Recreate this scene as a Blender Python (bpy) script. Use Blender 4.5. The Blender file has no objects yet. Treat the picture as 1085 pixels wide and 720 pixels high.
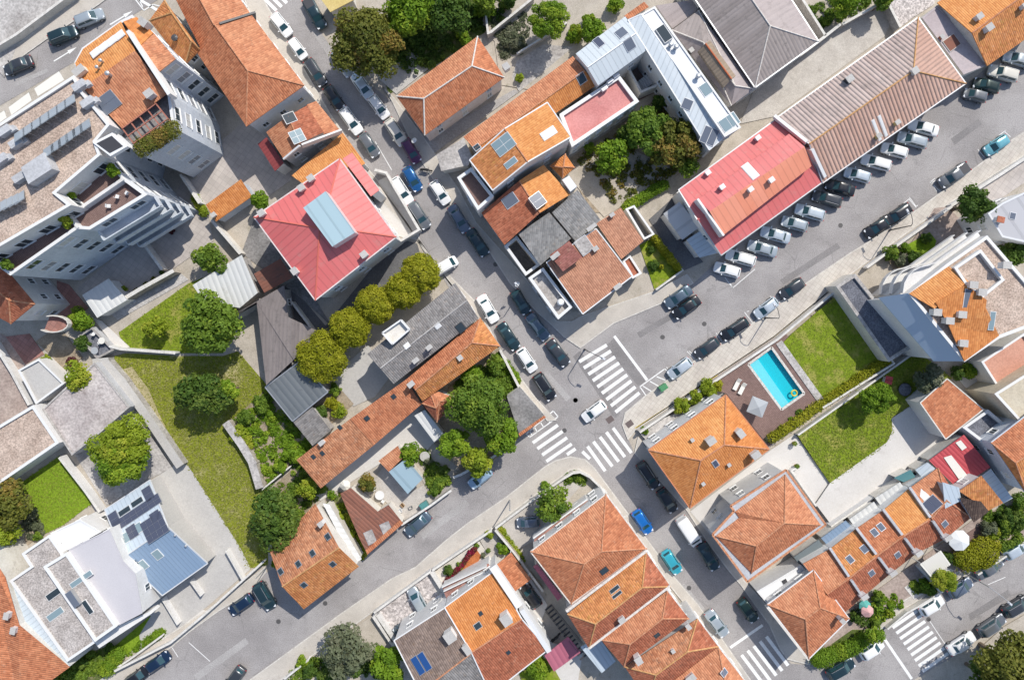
import bpy, math, random
from mathutils import Vector
R = math.radians
S = bpy.context.scene
COL = S.collection
V = Vector

# ---------------------------------------------------------------- camera, sky, sun, exposure
H = 103.3                      # metres above the street
F = 723.0                      # focal length in photo pixels (24 mm on a 36 mm wide frame)
CX, CY = 542.5, 330.0          # the point straight under the drone
cd = bpy.data.cameras.new('camera'); cam = bpy.data.objects.new('camera', cd); COL.objects.link(cam)
cd.sensor_width = 36.0; cd.lens = 36.0 * F / 1085.0
cd.shift_y = -30.0 / 1085.0
cd.clip_start = 1.0; cd.clip_end = 2000.0
cam.location = (0, 0, H); cam.rotation_euler = (0, 0, 0)
S.camera = cam

SUN_AZ = math.atan2(0.53, 0.85); SUN_EL = R(47.5)
w = bpy.data.worlds.new('World'); S.world = w; w.use_nodes = True
nt = w.node_tree
sky = nt.nodes.new('ShaderNodeTexSky'); sky.sky_type = 'NISHITA'; sky.sun_disc = False
sky.sun_elevation = SUN_EL; sky.sun_rotation = SUN_AZ
bg = nt.nodes['Background']; bg.inputs['Strength'].default_value = 0.15
nt.links.new(sky.outputs[0], bg.inputs['Color'])
sl = bpy.data.lights.new('sun', 'SUN'); sl.energy = 4.2; sl.angle = R(0.5); sl.color = (1.0, 0.95, 0.87)
so = bpy.data.objects.new('sun', sl); COL.objects.link(so)
sd = V((math.sin(SUN_AZ) * math.cos(SUN_EL), math.cos(SUN_AZ) * math.cos(SUN_EL), math.sin(SUN_EL)))
so.rotation_euler = (-sd).to_track_quat('-Z', 'Y').to_euler(); so.location = sd * 200
S.view_settings.view_transform = 'Standard'; S.view_settings.look = 'None'
S.view_settings.gamma = 1.0; S.view_settings.use_curve_mapping = False
S.view_settings.exposure = 0.06
S.cycles.max_bounces = 6; S.cycles.diffuse_bounces = 3; S.cycles.glossy_bounces = 3
S.cycles.transparent_max_bounces = 6; S.cycles.use_denoising = True

# ---------------------------------------------------------------- survey: photo tile -> photo pixel -> metres
TL = dict(A=(0,0,4),B=(200,0,4),C=(400,0,4),D=(600,0,4),E=(800,0,3.807),F=(0,160,4),G=(200,160,4),H=(400,160,4),I=(600,160,4),
  J=(800,160,3.807),K=(0,320,4),L=(200,320,4),M=(400,320,4),N=(600,320,4),O=(800,320,3.807),P=(0,540,4),Q=(200,540,4),R=(400,540,4),
  S=(600,540,4),U=(800,540,3.807),V=(0,440,4.5),W=(200,440,4.5),X=(400,440,4.5),Y=(640,420,4),Z=(840,420,4),
  a=(320,0,5.54),b=(0,270,4.8),c=(930,170,5.535),d=(360,440,4.5),p=(0,0,1))
def T(s):
    """'A 10 20 30 40 B 1 2' -> photo pixels"""
    out = []; k = (0, 0, 1); buf = []
    for t in s.split():
        if t in TL: k = TL[t]; continue
        buf.append(float(t))
        if len(buf) == 2:
            out.append((k[0] + buf[0] / k[2], k[1] + buf[1] / k[2])); buf = []
    return out
def P3(p, z=0.0):
    s = (H - z) / F
    return V(((p[0] - CX) * s, -(p[1] - CY) * s, z))
def q(p):                       # one point or a tile string
    return T(p)[0] if isinstance(p, str) else p
def qs(p):
    return T(p) if isinstance(p, str) else p
rnd = random.Random(11)

# ---------------------------------------------------------------- materials
MATS = {}
def base(name):
    m = bpy.data.materials.new(name); m.use_nodes = True
    nt = m.node_tree; b = nt.nodes['Principled BSDF']; MATS[name] = m
    return m, nt, b
def N(nt, t, **kw):
    n = nt.nodes.new(t)
    for k, v in kw.items():
        if k in n.inputs: n.inputs[k].default_value = v
        else: setattr(n, k, v)
    return n
def math_(nt, op, a, b=None, c=None):
    n = nt.nodes.new('ShaderNodeMath'); n.operation = op
    for i, x in enumerate((a, b, c)):
        if x is None: continue
        if isinstance(x, (int, float)): n.inputs[i].default_value = x
        else: nt.links.new(x, n.inputs[i])
    return n.outputs[0]
def mixc(nt, f, a, b, mode='MIX'):
    n = nt.nodes.new('ShaderNodeMix'); n.data_type = 'RGBA'; n.blend_type = mode
    for i, x in ((0, f), (6, a), (7, b)):
        if isinstance(x, (int, float)): n.inputs[i].default_value = x
        elif isinstance(x, tuple): n.inputs[i].default_value = (*x[:3], 1)
        else: nt.links.new(x, n.inputs[i])
    return n.outputs[2]
def noise(nt, co, scale, detail=3, rough=.6):
    n = N(nt, 'ShaderNodeTexNoise', Scale=scale, Detail=detail, Roughness=rough)
    nt.links.new(co, n.inputs['Vector']); return n.outputs['Fac']
def ramp(nt, f, a, b):          # smooth step between a and b
    n = nt.nodes.new('ShaderNodeMapRange'); n.interpolation_type = 'SMOOTHSTEP'
    n.inputs[1].default_value = a; n.inputs[2].default_value = b
    nt.links.new(f, n.inputs[0]); return n.outputs[0]
def bump(nt, b, h, st=.5, dist=.05):
    n = N(nt, 'ShaderNodeBump', Strength=st, Distance=dist)
    nt.links.new(h, n.inputs['Height']); nt.links.new(n.outputs[0], b.inputs['Normal'])
def pos(nt): return nt.nodes.new('ShaderNodeNewGeometry').outputs['Position']
def rgb(h):                     # '#rrggbb' as seen in an evenly lit sample -> linear albedo
    return tuple((int(h[i:i+2], 16) / 255) ** 2.2 for i in (1, 3, 5))

def plain(name, c, rough=.7, metal=0.0, spec=.5, coat=0.0):
    m, nt, b = base(name)
    b.inputs['Base Color'].default_value = (*c, 1); b.inputs['Roughness'].default_value = rough
    b.inputs['Metallic'].default_value = metal; b.inputs['Specular IOR Level'].default_value = spec
    b.inputs['Coat Weight'].default_value = coat
    return m
def rough_surface(name, c1, c2, scale=.35, stain=None, fine=6.0, rough=.9, bmp=.3, amt=.35):
    """mottled mineral surface: broad patches c1..c2, fine speckle, optional stains"""
    m, nt, b = base(name); p = pos(nt)
    f = ramp(nt, noise(nt, p, scale, 5, .65), .3, .7)
    col = mixc(nt, f, c1, c2)
    sp = noise(nt, p, fine, 2, .7)
    col = mixc(nt, amt, col, mixc(nt, ramp(nt, sp, .3, .7), (.25,.25,.25), (1,1,1)), 'OVERLAY')
    if stain:
        g = ramp(nt, noise(nt, p, scale * 2.3, 6, .7), .56, .72)
        col = mixc(nt, math_(nt, 'MULTIPLY', g, .65), col, stain)
    nt.links.new(col, b.inputs['Base Color']); b.inputs['Roughness'].default_value = rough
    b.inputs['Specular IOR Level'].default_value = .25
    bump(nt, b, sp, bmp, .04)
    return m
def uvco(nt):
    n = nt.nodes.new('ShaderNodeUVMap'); n.uv_map = 'UVMap'
    s = nt.nodes.new('ShaderNodeSeparateXYZ'); nt.links.new(n.outputs[0], s.inputs[0])
    return s.outputs[0], s.outputs[1]
def tile(name, c1, c2, lichen=(.09,.07,.05), pu=.30, pv=.40, wear=.5, bm=.5, rough=.85):
    """clay roof tiles: columns down the slope, courses across it, tile-by-tile colour, weathering"""
    m, nt, b = base(name); u, v = uvco(nt); p = pos(nt)
    cu = math_(nt, 'FLOOR', math_(nt, 'DIVIDE', u, pu)); cv = math_(nt, 'FLOOR', math_(nt, 'DIVIDE', v, pv))
    cb = nt.nodes.new('ShaderNodeCombineXYZ'); nt.links.new(cu, cb.inputs[0]); nt.links.new(cv, cb.inputs[1])
    wn = nt.nodes.new('ShaderNodeTexWhiteNoise'); wn.noise_dimensions = '2D'; nt.links.new(cb.outputs[0], wn.inputs['Vector'])
    big = ramp(nt, noise(nt, p, .45, 5, .7), .3, .72)
    f = math_(nt, 'ADD', math_(nt, 'MULTIPLY', wn.outputs[0], .4), math_(nt, 'MULTIPLY', big, .6))
    col = mixc(nt, f, c1, c2)
    st = ramp(nt, noise(nt, p, 1.3, 7, .75), .62 - .14 * wear, .78)
    col = mixc(nt, math_(nt, 'MULTIPLY', st, .25 + .55 * wear), col, lichen)
    cs = nt.nodes.new('ShaderNodeCombineXYZ'); nt.links.new(math_(nt, 'MULTIPLY', u, 2.2), cs.inputs[0]); nt.links.new(math_(nt, 'MULTIPLY', v, .28), cs.inputs[1])
    sk = ramp(nt, noise(nt, cs.outputs[0], 1.0, 5, .7), .5, .75)
    col = mixc(nt, math_(nt, 'MULTIPLY', sk, .06 + .28 * wear), col, tuple(.45 * a + .25 * b for a, b in zip(c1, lichen)))
    pale = ramp(nt, noise(nt, p, 1.7, 6, .75), .54, .72)
    col = mixc(nt, math_(nt, 'MULTIPLY', pale, .10 + .38 * wear), col, (.56,.40,.28))
    col = mixc(nt, .16 + .16 * wear, col, mixc(nt, wn.outputs[0], (.25,.25,.25), (.78,.78,.78)), 'OVERLAY')
    wave = math_(nt, 'ABSOLUTE', math_(nt, 'SINE', math_(nt, 'MULTIPLY', u, math.pi / pu)))
    saw = math_(nt, 'FRACT', math_(nt, 'DIVIDE', v, pv))
    h = math_(nt, 'ADD', wave, math_(nt, 'MULTIPLY', saw, .35))
    nt.links.new(col, b.inputs['Base Color']); b.inputs['Roughness'].default_value = rough
    b.inputs['Specular IOR Level'].default_value = .25
    bump(nt, b, h, bm, .09)
    return m
def corrug(name, c1, c2, period=.5, stain=None, rough=.6, sharp=False, metal=0.0, bm=.6, wear=.5, deep=.08):
    """corrugated or standing-seam sheet running down the slope"""
    m, nt, b = base(name); u, v = uvco(nt); p = pos(nt)
    k = math_(nt, 'FLOOR', math_(nt, 'DIVIDE', u, period * 2))
    wn = nt.nodes.new('ShaderNodeTexWhiteNoise'); wn.noise_dimensions = '1D'; nt.links.new(k, wn.inputs['W'])
    f = math_(nt, 'ADD', math_(nt, 'MULTIPLY', wn.outputs[0], .5), math_(nt, 'MULTIPLY', noise(nt, p, .5, 5, .7), .5))
    col = mixc(nt, f, c1, c2)
    if stain:
        g = ramp(nt, noise(nt, p, .8, 7, .78), .62 - .18 * wear, .74)
        col = mixc(nt, math_(nt, 'MULTIPLY', g, .75), col, stain)
        cs = nt.nodes.new('ShaderNodeCombineXYZ'); nt.links.new(math_(nt, 'MULTIPLY', u, 1.8), cs.inputs[0]); nt.links.new(math_(nt, 'MULTIPLY', v, .22), cs.inputs[1])
        sk = ramp(nt, noise(nt, cs.outputs[0], 1.0, 5, .7), .48, .74)
        col = mixc(nt, math_(nt, 'MULTIPLY', sk, .2 + .45 * wear), col, tuple(.5 * a + .4 * b for a, b in zip(c1, stain)))
    if sharp:
        fr = math_(nt, 'FRACT', math_(nt, 'DIVIDE', u, period)); h = math_(nt, 'LESS_THAN', fr, .16)
        col = mixc(nt, math_(nt, 'MULTIPLY', h, .22), col, tuple(x * .35 for x in c1))
    else:
        h = math_(nt, 'ABSOLUTE', math_(nt, 'SINE', math_(nt, 'MULTIPLY', u, math.pi / period)))
    nt.links.new(col, b.inputs['Base Color']); b.inputs['Roughness'].default_value = rough
    b.inputs['Metallic'].default_value = metal
    bump(nt, b, h, bm, deep)
    return m
def paving(name, c1, c2, size=1.0, joint=(.12,.11,.10), rot=35.0, jw=.05, amt=.5):
    m, nt, b = base(name); p = pos(nt)
    mp = N(nt, 'ShaderNodeMapping'); mp.inputs['Rotation'].default_value = (0, 0, R(rot)); nt.links.new(p, mp.inputs[0])
    br = N(nt, 'ShaderNodeTexBrick', Scale=1.0); br.inputs['Brick Width'].default_value = size
    br.inputs['Row Height'].default_value = size; br.inputs['Mortar Size'].default_value = jw * size; br.offset = 0.0
    br.inputs['Color1'].default_value = (*c1, 1); br.inputs['Color2'].default_value = (*c2, 1); br.inputs['Mortar'].default_value = (*joint, 1)
    nt.links.new(mp.outputs[0], br.inputs[0])
    g = ramp(nt, noise(nt, p, .3, 6, .7), .25, .75)
    col = mixc(nt, amt, br.outputs[0], mixc(nt, g, (.3,.3,.3), (.72,.72,.72)), 'OVERLAY')
    nt.links.new(col, b.inputs['Base Color']); b.inputs['Roughness'].default_value = .9
    b.inputs['Specular IOR Level'].default_value = .25
    return m
def grassy(name, c1, c2, c3, scale=.25, bare=.7):
    m, nt, b = base(name); p = pos(nt)
    f = ramp(nt, noise(nt, p, scale, 6, .7), .3, .7); g = ramp(nt, noise(nt, p, 3.2, 4, .75), .25, .75)
    col = mixc(nt, f, c1, c2); col = mixc(nt, .55, col, mixc(nt, g, tuple(x * .5 for x in c1), tuple(min(1, x * 1.5) for x in c2)))
    pt = ramp(nt, noise(nt, p, scale * 1.7, 6, .65), bare - .1, bare + .06)
    col = mixc(nt, math_(nt, 'MULTIPLY', pt, .8), col, c3)
    dk = ramp(nt, noise(nt, p, .8, 6, .75), .58, .68); col = mixc(nt, math_(nt, 'MULTIPLY', dk, .45), col, tuple(x * .5 for x in c1))
    nt.links.new(col, b.inputs['Base Color']); b.inputs['Roughness'].default_value = .95
    b.inputs['Specular IOR Level'].default_value = .1
    bump(nt, b, noise(nt, p, 9.0, 3, .8), .45, .08)
    return m
def leafmat(name, c1, c2, c3):
    """leaf colour from a per-leaf random attribute"""
    m, nt, b = base(name)
    a = nt.nodes.new('ShaderNodeAttribute'); a.attribute_name = 'tint'
    s = nt.nodes.new('ShaderNodeSeparateColor'); nt.links.new(a.outputs['Color'], s.inputs[0])
    col = mixc(nt, s.outputs[0], c1, c2); col = mixc(nt, s.outputs[1], col, c3)
    nt.links.new(col, b.inputs['Base Color']); b.inputs['Roughness'].default_value = .6
    b.inputs['Specular IOR Level'].default_value = .25
    tr = nt.nodes.new('ShaderNodeBsdfTranslucent'); nt.links.new(col, tr.inputs[0])
    mx = nt.nodes.new('ShaderNodeMixShader'); mx.inputs[0].default_value = .34
    nt.links.new(b.outputs[0], mx.inputs[1]); nt.links.new(tr.outputs[0], mx.inputs[2])
    nt.links.new(mx.outputs[0], nt.nodes['Material Output'].inputs[0])
    return m

# clay roofs
TERRA   = tile('clay_terracotta', (.39,.130,.062), (.53,.22,.112), wear=.65)
ORANGE  = tile('clay_orange', (.50,.175,.050), (.62,.26,.09), wear=.35)
ORANGE2 = tile('clay_bright_orange', (.56,.22,.068), (.66,.31,.115), wear=.25)
SALMON2 = tile('clay_dusty', (.40,.185,.115), (.51,.26,.165), wear=.4)
SALMON  = tile('clay_salmon', (.44,.165,.085), (.56,.26,.14), wear=.55)
REDDISH = tile('clay_red', (.31,.094,.050), (.44,.158,.088), wear=.75)
OLDTILE = tile('clay_old', (.36,.135,.065), (.52,.25,.135), (.13,.11,.09), wear=.95)
LICHEN  = tile('clay_lichen', (.42,.15,.052), (.57,.245,.095), (.42,.27,.06), wear=.9)
BROWNT  = tile('clay_brown', (0.250,0.093,0.074), (0.360,0.149,0.128), wear=.6)
GREYT   = tile('tile_grey', (.17,.16,.155), (.28,.265,.255), (.10,.095,.09), wear=.5, pu=.3, pv=.4)
SLATE   = tile('slate_grey', (.17,.17,.17), (.29,.285,.28), (.08,.08,.08), wear=.4, pu=.3, pv=.4, bm=.3)
SLATED  = tile('slate_dark', (.11,.115,.12), (.20,.205,.21), (.06,.06,.06), wear=.4, pu=.3, pv=.4, bm=.3)
CORRCLAY= corrug('corrugated_clay', (.37,.28,.25), (.50,.41,.375), .58, (.17,.15,.14), rough=.9, wear=.9, bm=1.0, deep=.13)
CORRCLAY2=corrug('corrugated_clay_orange', (.42,.25,.19), (.54,.36,.29), .58, (.24,.18,.16), rough=.9, wear=.8, bm=1.0, deep=.13)
REDMETAL= corrug('red_sheet', (.58,.125,.12), (.67,.17,.165), .95, (.50,.24,.21), rough=.55, sharp=True, wear=.6)
CORAL   = corrug('coral_sheet', (.68,.23,.13), (.74,.30,.20), .95, (.5,.2,.12), rough=.5, sharp=True, wear=.2)
ASBEST  = corrug('fibre_cement', (.25,.215,.20), (.36,.315,.298), .55, (.13,.115,.105), rough=.95, wear=.7, bm=.5)
ASBESTP = corrug('fibre_cement_pale', (.34,.29,.28), (.44,.385,.37), .8, (.22,.19,.18), rough=.95, wear=.7, bm=.35)
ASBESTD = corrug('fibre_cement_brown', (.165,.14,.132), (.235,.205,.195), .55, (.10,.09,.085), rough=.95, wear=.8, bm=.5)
BLUEGREY= corrug('blue_grey_sheet', (.115,.13,.14), (.155,.17,.18), .9, (.09,.10,.105), rough=.6, wear=.3)
WHITESHT= corrug('white_sheet', (.54,.55,.54), (.64,.64,.62), .8, (.40,.38,.34), rough=.6, wear=.35)
WHITESEAM=corrug('white_seam', (.52,.57,.60), (.57,.62,.65), .8, None, rough=.45, sharp=True)
BLUESEAM= corrug('blue_seam', (.20,.285,.40), (.235,.325,.44), .55, None, rough=.45, sharp=True)
PALESEAM= corrug('pale_seam', (.46,.53,.59), (.50,.57,.63), .7, None, rough=.45, sharp=True)
RUST    = corrug('rusty_sheet', (.19,.075,.05), (.29,.125,.085), .5, (.10,.07,.06), rough=.9, wear=.8)
MAROON  = corrug('maroon_sheet', (.24,.045,.045), (.30,.06,.06), .5, (.16,.05,.05), rough=.7, wear=.5)
PURPLE  = corrug('purple_sheet', (.36,.10,.15), (.44,.14,.19), .8, None, rough=.6, wear=.4)
REDCORR = corrug('red_corrugated', (.42,.05,.06), (.52,.09,.10), .55, (.30,.06,.06), rough=.55)
BROWNCOR= corrug('brown_corrugated', (.24,.18,.13), (.32,.25,.18), .5, (.12,.10,.08), rough=.9)
# roofs, walls, minerals
BEIGE   = rough_surface('beige_render', (.48,.42,.32), (.57,.51,.40), .3, (.36,.32,.25), 4.0, bmp=.1, amt=.15)
GRAVELR = rough_surface('roof_gravel', (.34,.26,.21), (.47,.375,.31), .4, (.24,.19,.16), 5.0, bmp=.5, amt=.5)
GRAVELG = rough_surface('roof_gravel_grey', (.30,.27,.25), (.42,.385,.36), .5, (.20,.18,.17), 5.0, bmp=.5, amt=.5)
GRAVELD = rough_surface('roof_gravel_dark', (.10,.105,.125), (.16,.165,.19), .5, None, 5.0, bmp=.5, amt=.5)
CONCR   = rough_surface('concrete', (.42,.405,.385), (.475,.46,.435), .2, (.35,.335,.315), 6.0, amt=.12, bmp=.1)
CONCRO  = rough_surface('concrete_old', (.30,.28,.265), (.47,.45,.43), .25, (.17,.145,.14), 3.0, amt=.3)
CONCRST = rough_surface('concrete_stained', (.33,.29,.28), (.48,.44,.42), .22, (.19,.15,.14), 3.0, amt=.3)
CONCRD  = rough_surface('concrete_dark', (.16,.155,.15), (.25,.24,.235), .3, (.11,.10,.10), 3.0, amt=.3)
WHITE   = rough_surface('white_render', (.60,.59,.575), (.70,.69,.675), .25, (.52,.50,.47), 4.0, bmp=.1, amt=.12, rough=.8)
WHITEC  = plain('white_coping', (.70,.70,.69), .6)
COPE    = rough_surface('wall_coping', (.54,.52,.48), (.64,.62,.58), .6, (.40,.37,.33), 4.0, bmp=.1, amt=.2)
OFFW    = rough_surface('offwhite_render', (.55,.52,.47), (.68,.65,.59), .3, (.38,.35,.31), 4.0, bmp=.1, amt=.15)
GREYW   = rough_surface('grey_render', (.38,.385,.40), (.48,.485,.50), .3, (.30,.30,.30), 4.0, bmp=.1, amt=.15)
BLUEW   = rough_surface('bluish_render', (.45,.49,.54), (.56,.60,.65), .3, (.36,.38,.42), 4.0, bmp=.1, amt=.12)
PINKW   = rough_surface('pinkish_render', (.58,.50,.48), (.70,.62,.60), .3, (.42,.36,.34), 4.0, bmp=.1, amt=.15)
YELLW   = rough_surface('yellow_render', (.55,.42,.16), (.64,.50,.22), .3, (.40,.31,.14), 4.0, bmp=.1, amt=.15)
LILAC   = rough_surface('pale_membrane', (.47,.455,.475), (.51,.495,.515), .15, None, 6.0, bmp=.05, amt=.06, rough=.7)
WHITEM  = rough_surface('white_membrane', (.70,.71,.715), (.75,.75,.75), .15, None, 6.0, bmp=.05, amt=.06, rough=.7)
PINKR   = rough_surface('pink_terrace', (.52,.205,.19), (.62,.27,.25), .3, (.45,.22,.20), 4.0, bmp=.1, amt=.15)
SALMR   = rough_surface('salmon_terrace', (.48,.24,.17), (.56,.30,.22), .3, (.38,.20,.15), 4.0, bmp=.1, amt=.15)
MAUVE   = rough_surface('mauve_roof', (.42,.36,.36), (.49,.43,.43), .3, (.34,.29,.29), 4.0, bmp=.1, amt=.1)
STONE   = rough_surface('stone_wall', (.28,.25,.21), (.42,.38,.33), 1.2, (.16,.15,.12), 4.0, bmp=.6, amt=.4)
CHIMS   = rough_surface('chimney_render', (.58,.54,.49), (.70,.66,.61), .8, (.35,.32,.29), 5.0, amt=.2)
BRICK   = rough_surface('brick_red', (.30,.10,.06), (.40,.15,.09), 1.0, (.2,.09,.06), 6.0, amt=.3)
# ground
def asphalt(name, c1, c2, patch):
    m, nt, b = base(name); p = pos(nt)
    f = ramp(nt, noise(nt, p, .11, 6, .65), .32, .68); col = mixc(nt, f, c1, c2)
    col = mixc(nt, math_(nt, 'MULTIPLY', ramp(nt, noise(nt, p, .42, 7, .72), .55, .70), .6), col, patch)
    col = mixc(nt, math_(nt, 'MULTIPLY', ramp(nt, noise(nt, p, 1.6, 5, .8), .61, .70), .5), col, tuple(x * .55 for x in c1))
    col = mixc(nt, .30, col, mixc(nt, ramp(nt, noise(nt, p, 7.0, 2, .7), .3, .7), (.25,.25,.25), (.95,.95,.95)), 'OVERLAY')
    w = N(nt, 'ShaderNodeTexNoise', Scale=.6, Detail=4.0); nt.links.new(p, w.inputs['Vector'])
    wp = mixc(nt, .35, p, w.outputs['Color'], 'ADD')
    vo = N(nt, 'ShaderNodeTexVoronoi', Scale=.16); vo.feature = 'DISTANCE_TO_EDGE'; nt.links.new(wp, vo.inputs['Vector'])
    k = math_(nt, 'MULTIPLY', math_(nt, 'SUBTRACT', 1.0, ramp(nt, vo.outputs['Distance'], .004, .016)), ramp(nt, noise(nt, p, .2, 3), .48, .62))
    col = mixc(nt, math_(nt, 'MULTIPLY', k, .32), col, (.12,.115,.113))
    nt.links.new(col, b.inputs['Base Color']); b.inputs['Roughness'].default_value = .9; b.inputs['Specular IOR Level'].default_value = .25
    bump(nt, b, noise(nt, p, 7.0, 2, .7), .25, .03); return m
ASPH    = asphalt('asphalt', (.250,.234,.228), (.345,.326,.317), (.19,.181,.177))
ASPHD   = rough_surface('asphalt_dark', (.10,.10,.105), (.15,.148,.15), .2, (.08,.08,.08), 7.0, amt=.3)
ASPHL   = rough_surface('asphalt_pale', (.30,.285,.275), (.365,.35,.34), .2, (.25,.24,.235), 7.0, amt=.3)
PAVE    = paving('pavement_flags', (.515,.475,.42), (.55,.505,.45), .6, (.40,.365,.32), 35, .04, .45)
PAVEO   = rough_surface('pavement_old', (.43,.395,.35), (.51,.47,.415), .35, (.34,.305,.265), 9.0, amt=.18, bmp=.15)
KERB    = rough_surface('kerb_stone', (.48,.455,.415), (.58,.55,.50), .8, (.35,.32,.29), 4.0, amt=.2)
SOIL    = rough_surface('soil', (.23,.185,.13), (.34,.28,.21), .5, (.13,.11,.06), 7.0, amt=.35, bmp=.4)
EARTH   = rough_surface('dusty_earth', (.36,.32,.265), (.45,.405,.345), .4, (.24,.22,.15), 9.0, amt=.25, bmp=.2)
YARD    = rough_surface('yard_concrete', (.40,.37,.335), (.50,.47,.43), .35, (.30,.27,.24), 7.0, amt=.2, bmp=.15)
YARDP   = rough_surface('yard_pale', (.555,.53,.495), (.615,.59,.555), .2, (.49,.465,.43), 6.0, amt=.1, bmp=.1)
YARDB   = rough_surface('yard_brown', (.30,.235,.205), (.38,.31,.27), .4, (.22,.17,.15), 3.0, amt=.25)
PAVEG   = paving('court_flags', (.43,.39,.36), (.48,.435,.40), .8, (.34,.305,.285), 35, .03, .35)
PAVEW   = paving('cream_flags', (.55,.515,.46), (.62,.58,.52), .9, (.42,.39,.35), 35, .02, .25)
PAVER   = paving('red_flags', (.30,.15,.125), (.38,.20,.17), .7, (.22,.13,.11), 35, .04, .4)
DECKW   = paving('wood_deck', (.20,.13,.115), (.25,.165,.145), .22, (.10,.07,.06), 35, .06, .3)
DECKR   = paving('red_wood_deck', (.28,.075,.04), (.34,.10,.055), .25, (.13,.04,.03), -50, .06, .3)
PEBBLE  = rough_surface('pebbles', (.33,.30,.29), (.50,.46,.44), 2.2, (.12,.10,.10), 3.4, amt=.6, bmp=.8)
LAWN    = grassy('lawn_mown', (.12,.185,.014), (.21,.275,.022), (.34,.31,.09), .26, .58)
LAWNB   = grassy('lawn_bright', (.14,.235,.016), (.21,.31,.025), (.15,.22,.04), .3, .9)
MEADOW  = grassy('meadow_grass', (.135,.175,.012), (.235,.255,.030), (.44,.38,.22), .16, .62)
ROUGHG  = grassy('rough_grass', (.05,.085,.02), (.12,.15,.04), (.26,.22,.13), .4, .6)
PAINT   = rough_surface('road_paint', (.70,.70,.68), (.80,.80,.78), 1.5, (.42,.41,.40), 5.0, amt=.15, bmp=.05)
PAINTY  = plain('yellow_paint', (.55,.42,.10), .8)
# misc
GLASS   = plain('window_glass', (.035,.05,.06), .08, spec=.6)
SKYGL   = plain('skylight_glass', (.22,.30,.33), .12, spec=.6)
AUTOGL  = plain('car_glass', (.022,.065,.08), .08, spec=.8)
SOLAR   = plain('solar_cell', (.075,.085,.125), .22, spec=.5)
SOLARG  = plain('solar_grey', (.13,.15,.19), .2, spec=.5)
FRAME   = plain('window_frame', (.74,.74,.73), .5)
STEEL   = plain('galvanised', (.48,.49,.50), .45, .6)
ALU     = plain('pale_metal', (.66,.67,.68), .4, .2)
DARKM   = plain('dark_metal', (.05,.05,.055), .5)
RUBBER  = plain('rubber', (.018,.018,.018), .8)
BARK    = rough_surface('bark', (.12,.09,.065), (.20,.155,.115), 3.0, None, 8.0, bmp=.7, amt=.4)
WOODD   = plain('dark_wood', (.14,.06,.03), .6)
RIDGEC  = rough_surface('ridge_tiles', (.40,.16,.08), (.52,.27,.16), 2.0, (.45,.38,.30), 5.0, amt=.3)
RIDGEY  = rough_surface('ridge_lichen', (.44,.22,.09), (.52,.31,.14), 2.0, (.40,.33,.25), 5.0, amt=.3)
RIDGEP  = rough_surface('ridge_pale', (.55,.50,.45), (.66,.61,.55), 2.0, (.40,.33,.28), 5.0, amt=.3)
CREAM   = plain('cream_fabric', (.70,.68,.62), .9)
GREYF   = plain('grey_fabric', (.36,.38,.40), .9)
# leaves
L_OLIVE = leafmat('leaf_olive', (0.081,0.114,0.017), (0.200,0.216,0.034), (0.374,0.240,0.060))
L_GREEN = leafmat('leaf_green', (0.073,0.154,0.020), (0.182,0.280,0.031), (0.291,0.378,0.042))
L_DEEP  = leafmat('leaf_deep', (0.039,0.095,0.016), (0.105,0.182,0.024), (0.183,0.243,0.041))
L_LIME  = leafmat('leaf_lime', (0.167,0.253,0.014), (0.311,0.391,0.029), (0.478,0.483,0.057))
L_GOLD  = leafmat('leaf_golden', (0.208,0.230,0.008), (0.374,0.380,0.020), (0.478,0.450,0.040))
L_SAGE  = leafmat('leaf_sage', (0.108,0.132,0.069), (0.191,0.218,0.127), (0.275,0.276,0.184))
L_FRESH = leafmat('leaf_fresh', (0.098,0.200,0.013), (0.215,0.350,0.022), (0.351,0.438,0.037))
L_RED   = leafmat('leaf_crimson', (.16,.012,.025), (.36,.015,.07), (.10,.09,.03))
L_PLUM  = leafmat('leaf_plum', (.08,.02,.025), (.15,.035,.045), (.10,.06,.04))

L_GRASS = leafmat('grass_blade', (.12,.19,.012), (.24,.31,.025), (.36,.36,.08))
L_DRY   = leafmat('grass_blade_dry', (.15,.19,.012), (.29,.31,.035), (.46,.41,.19))

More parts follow.
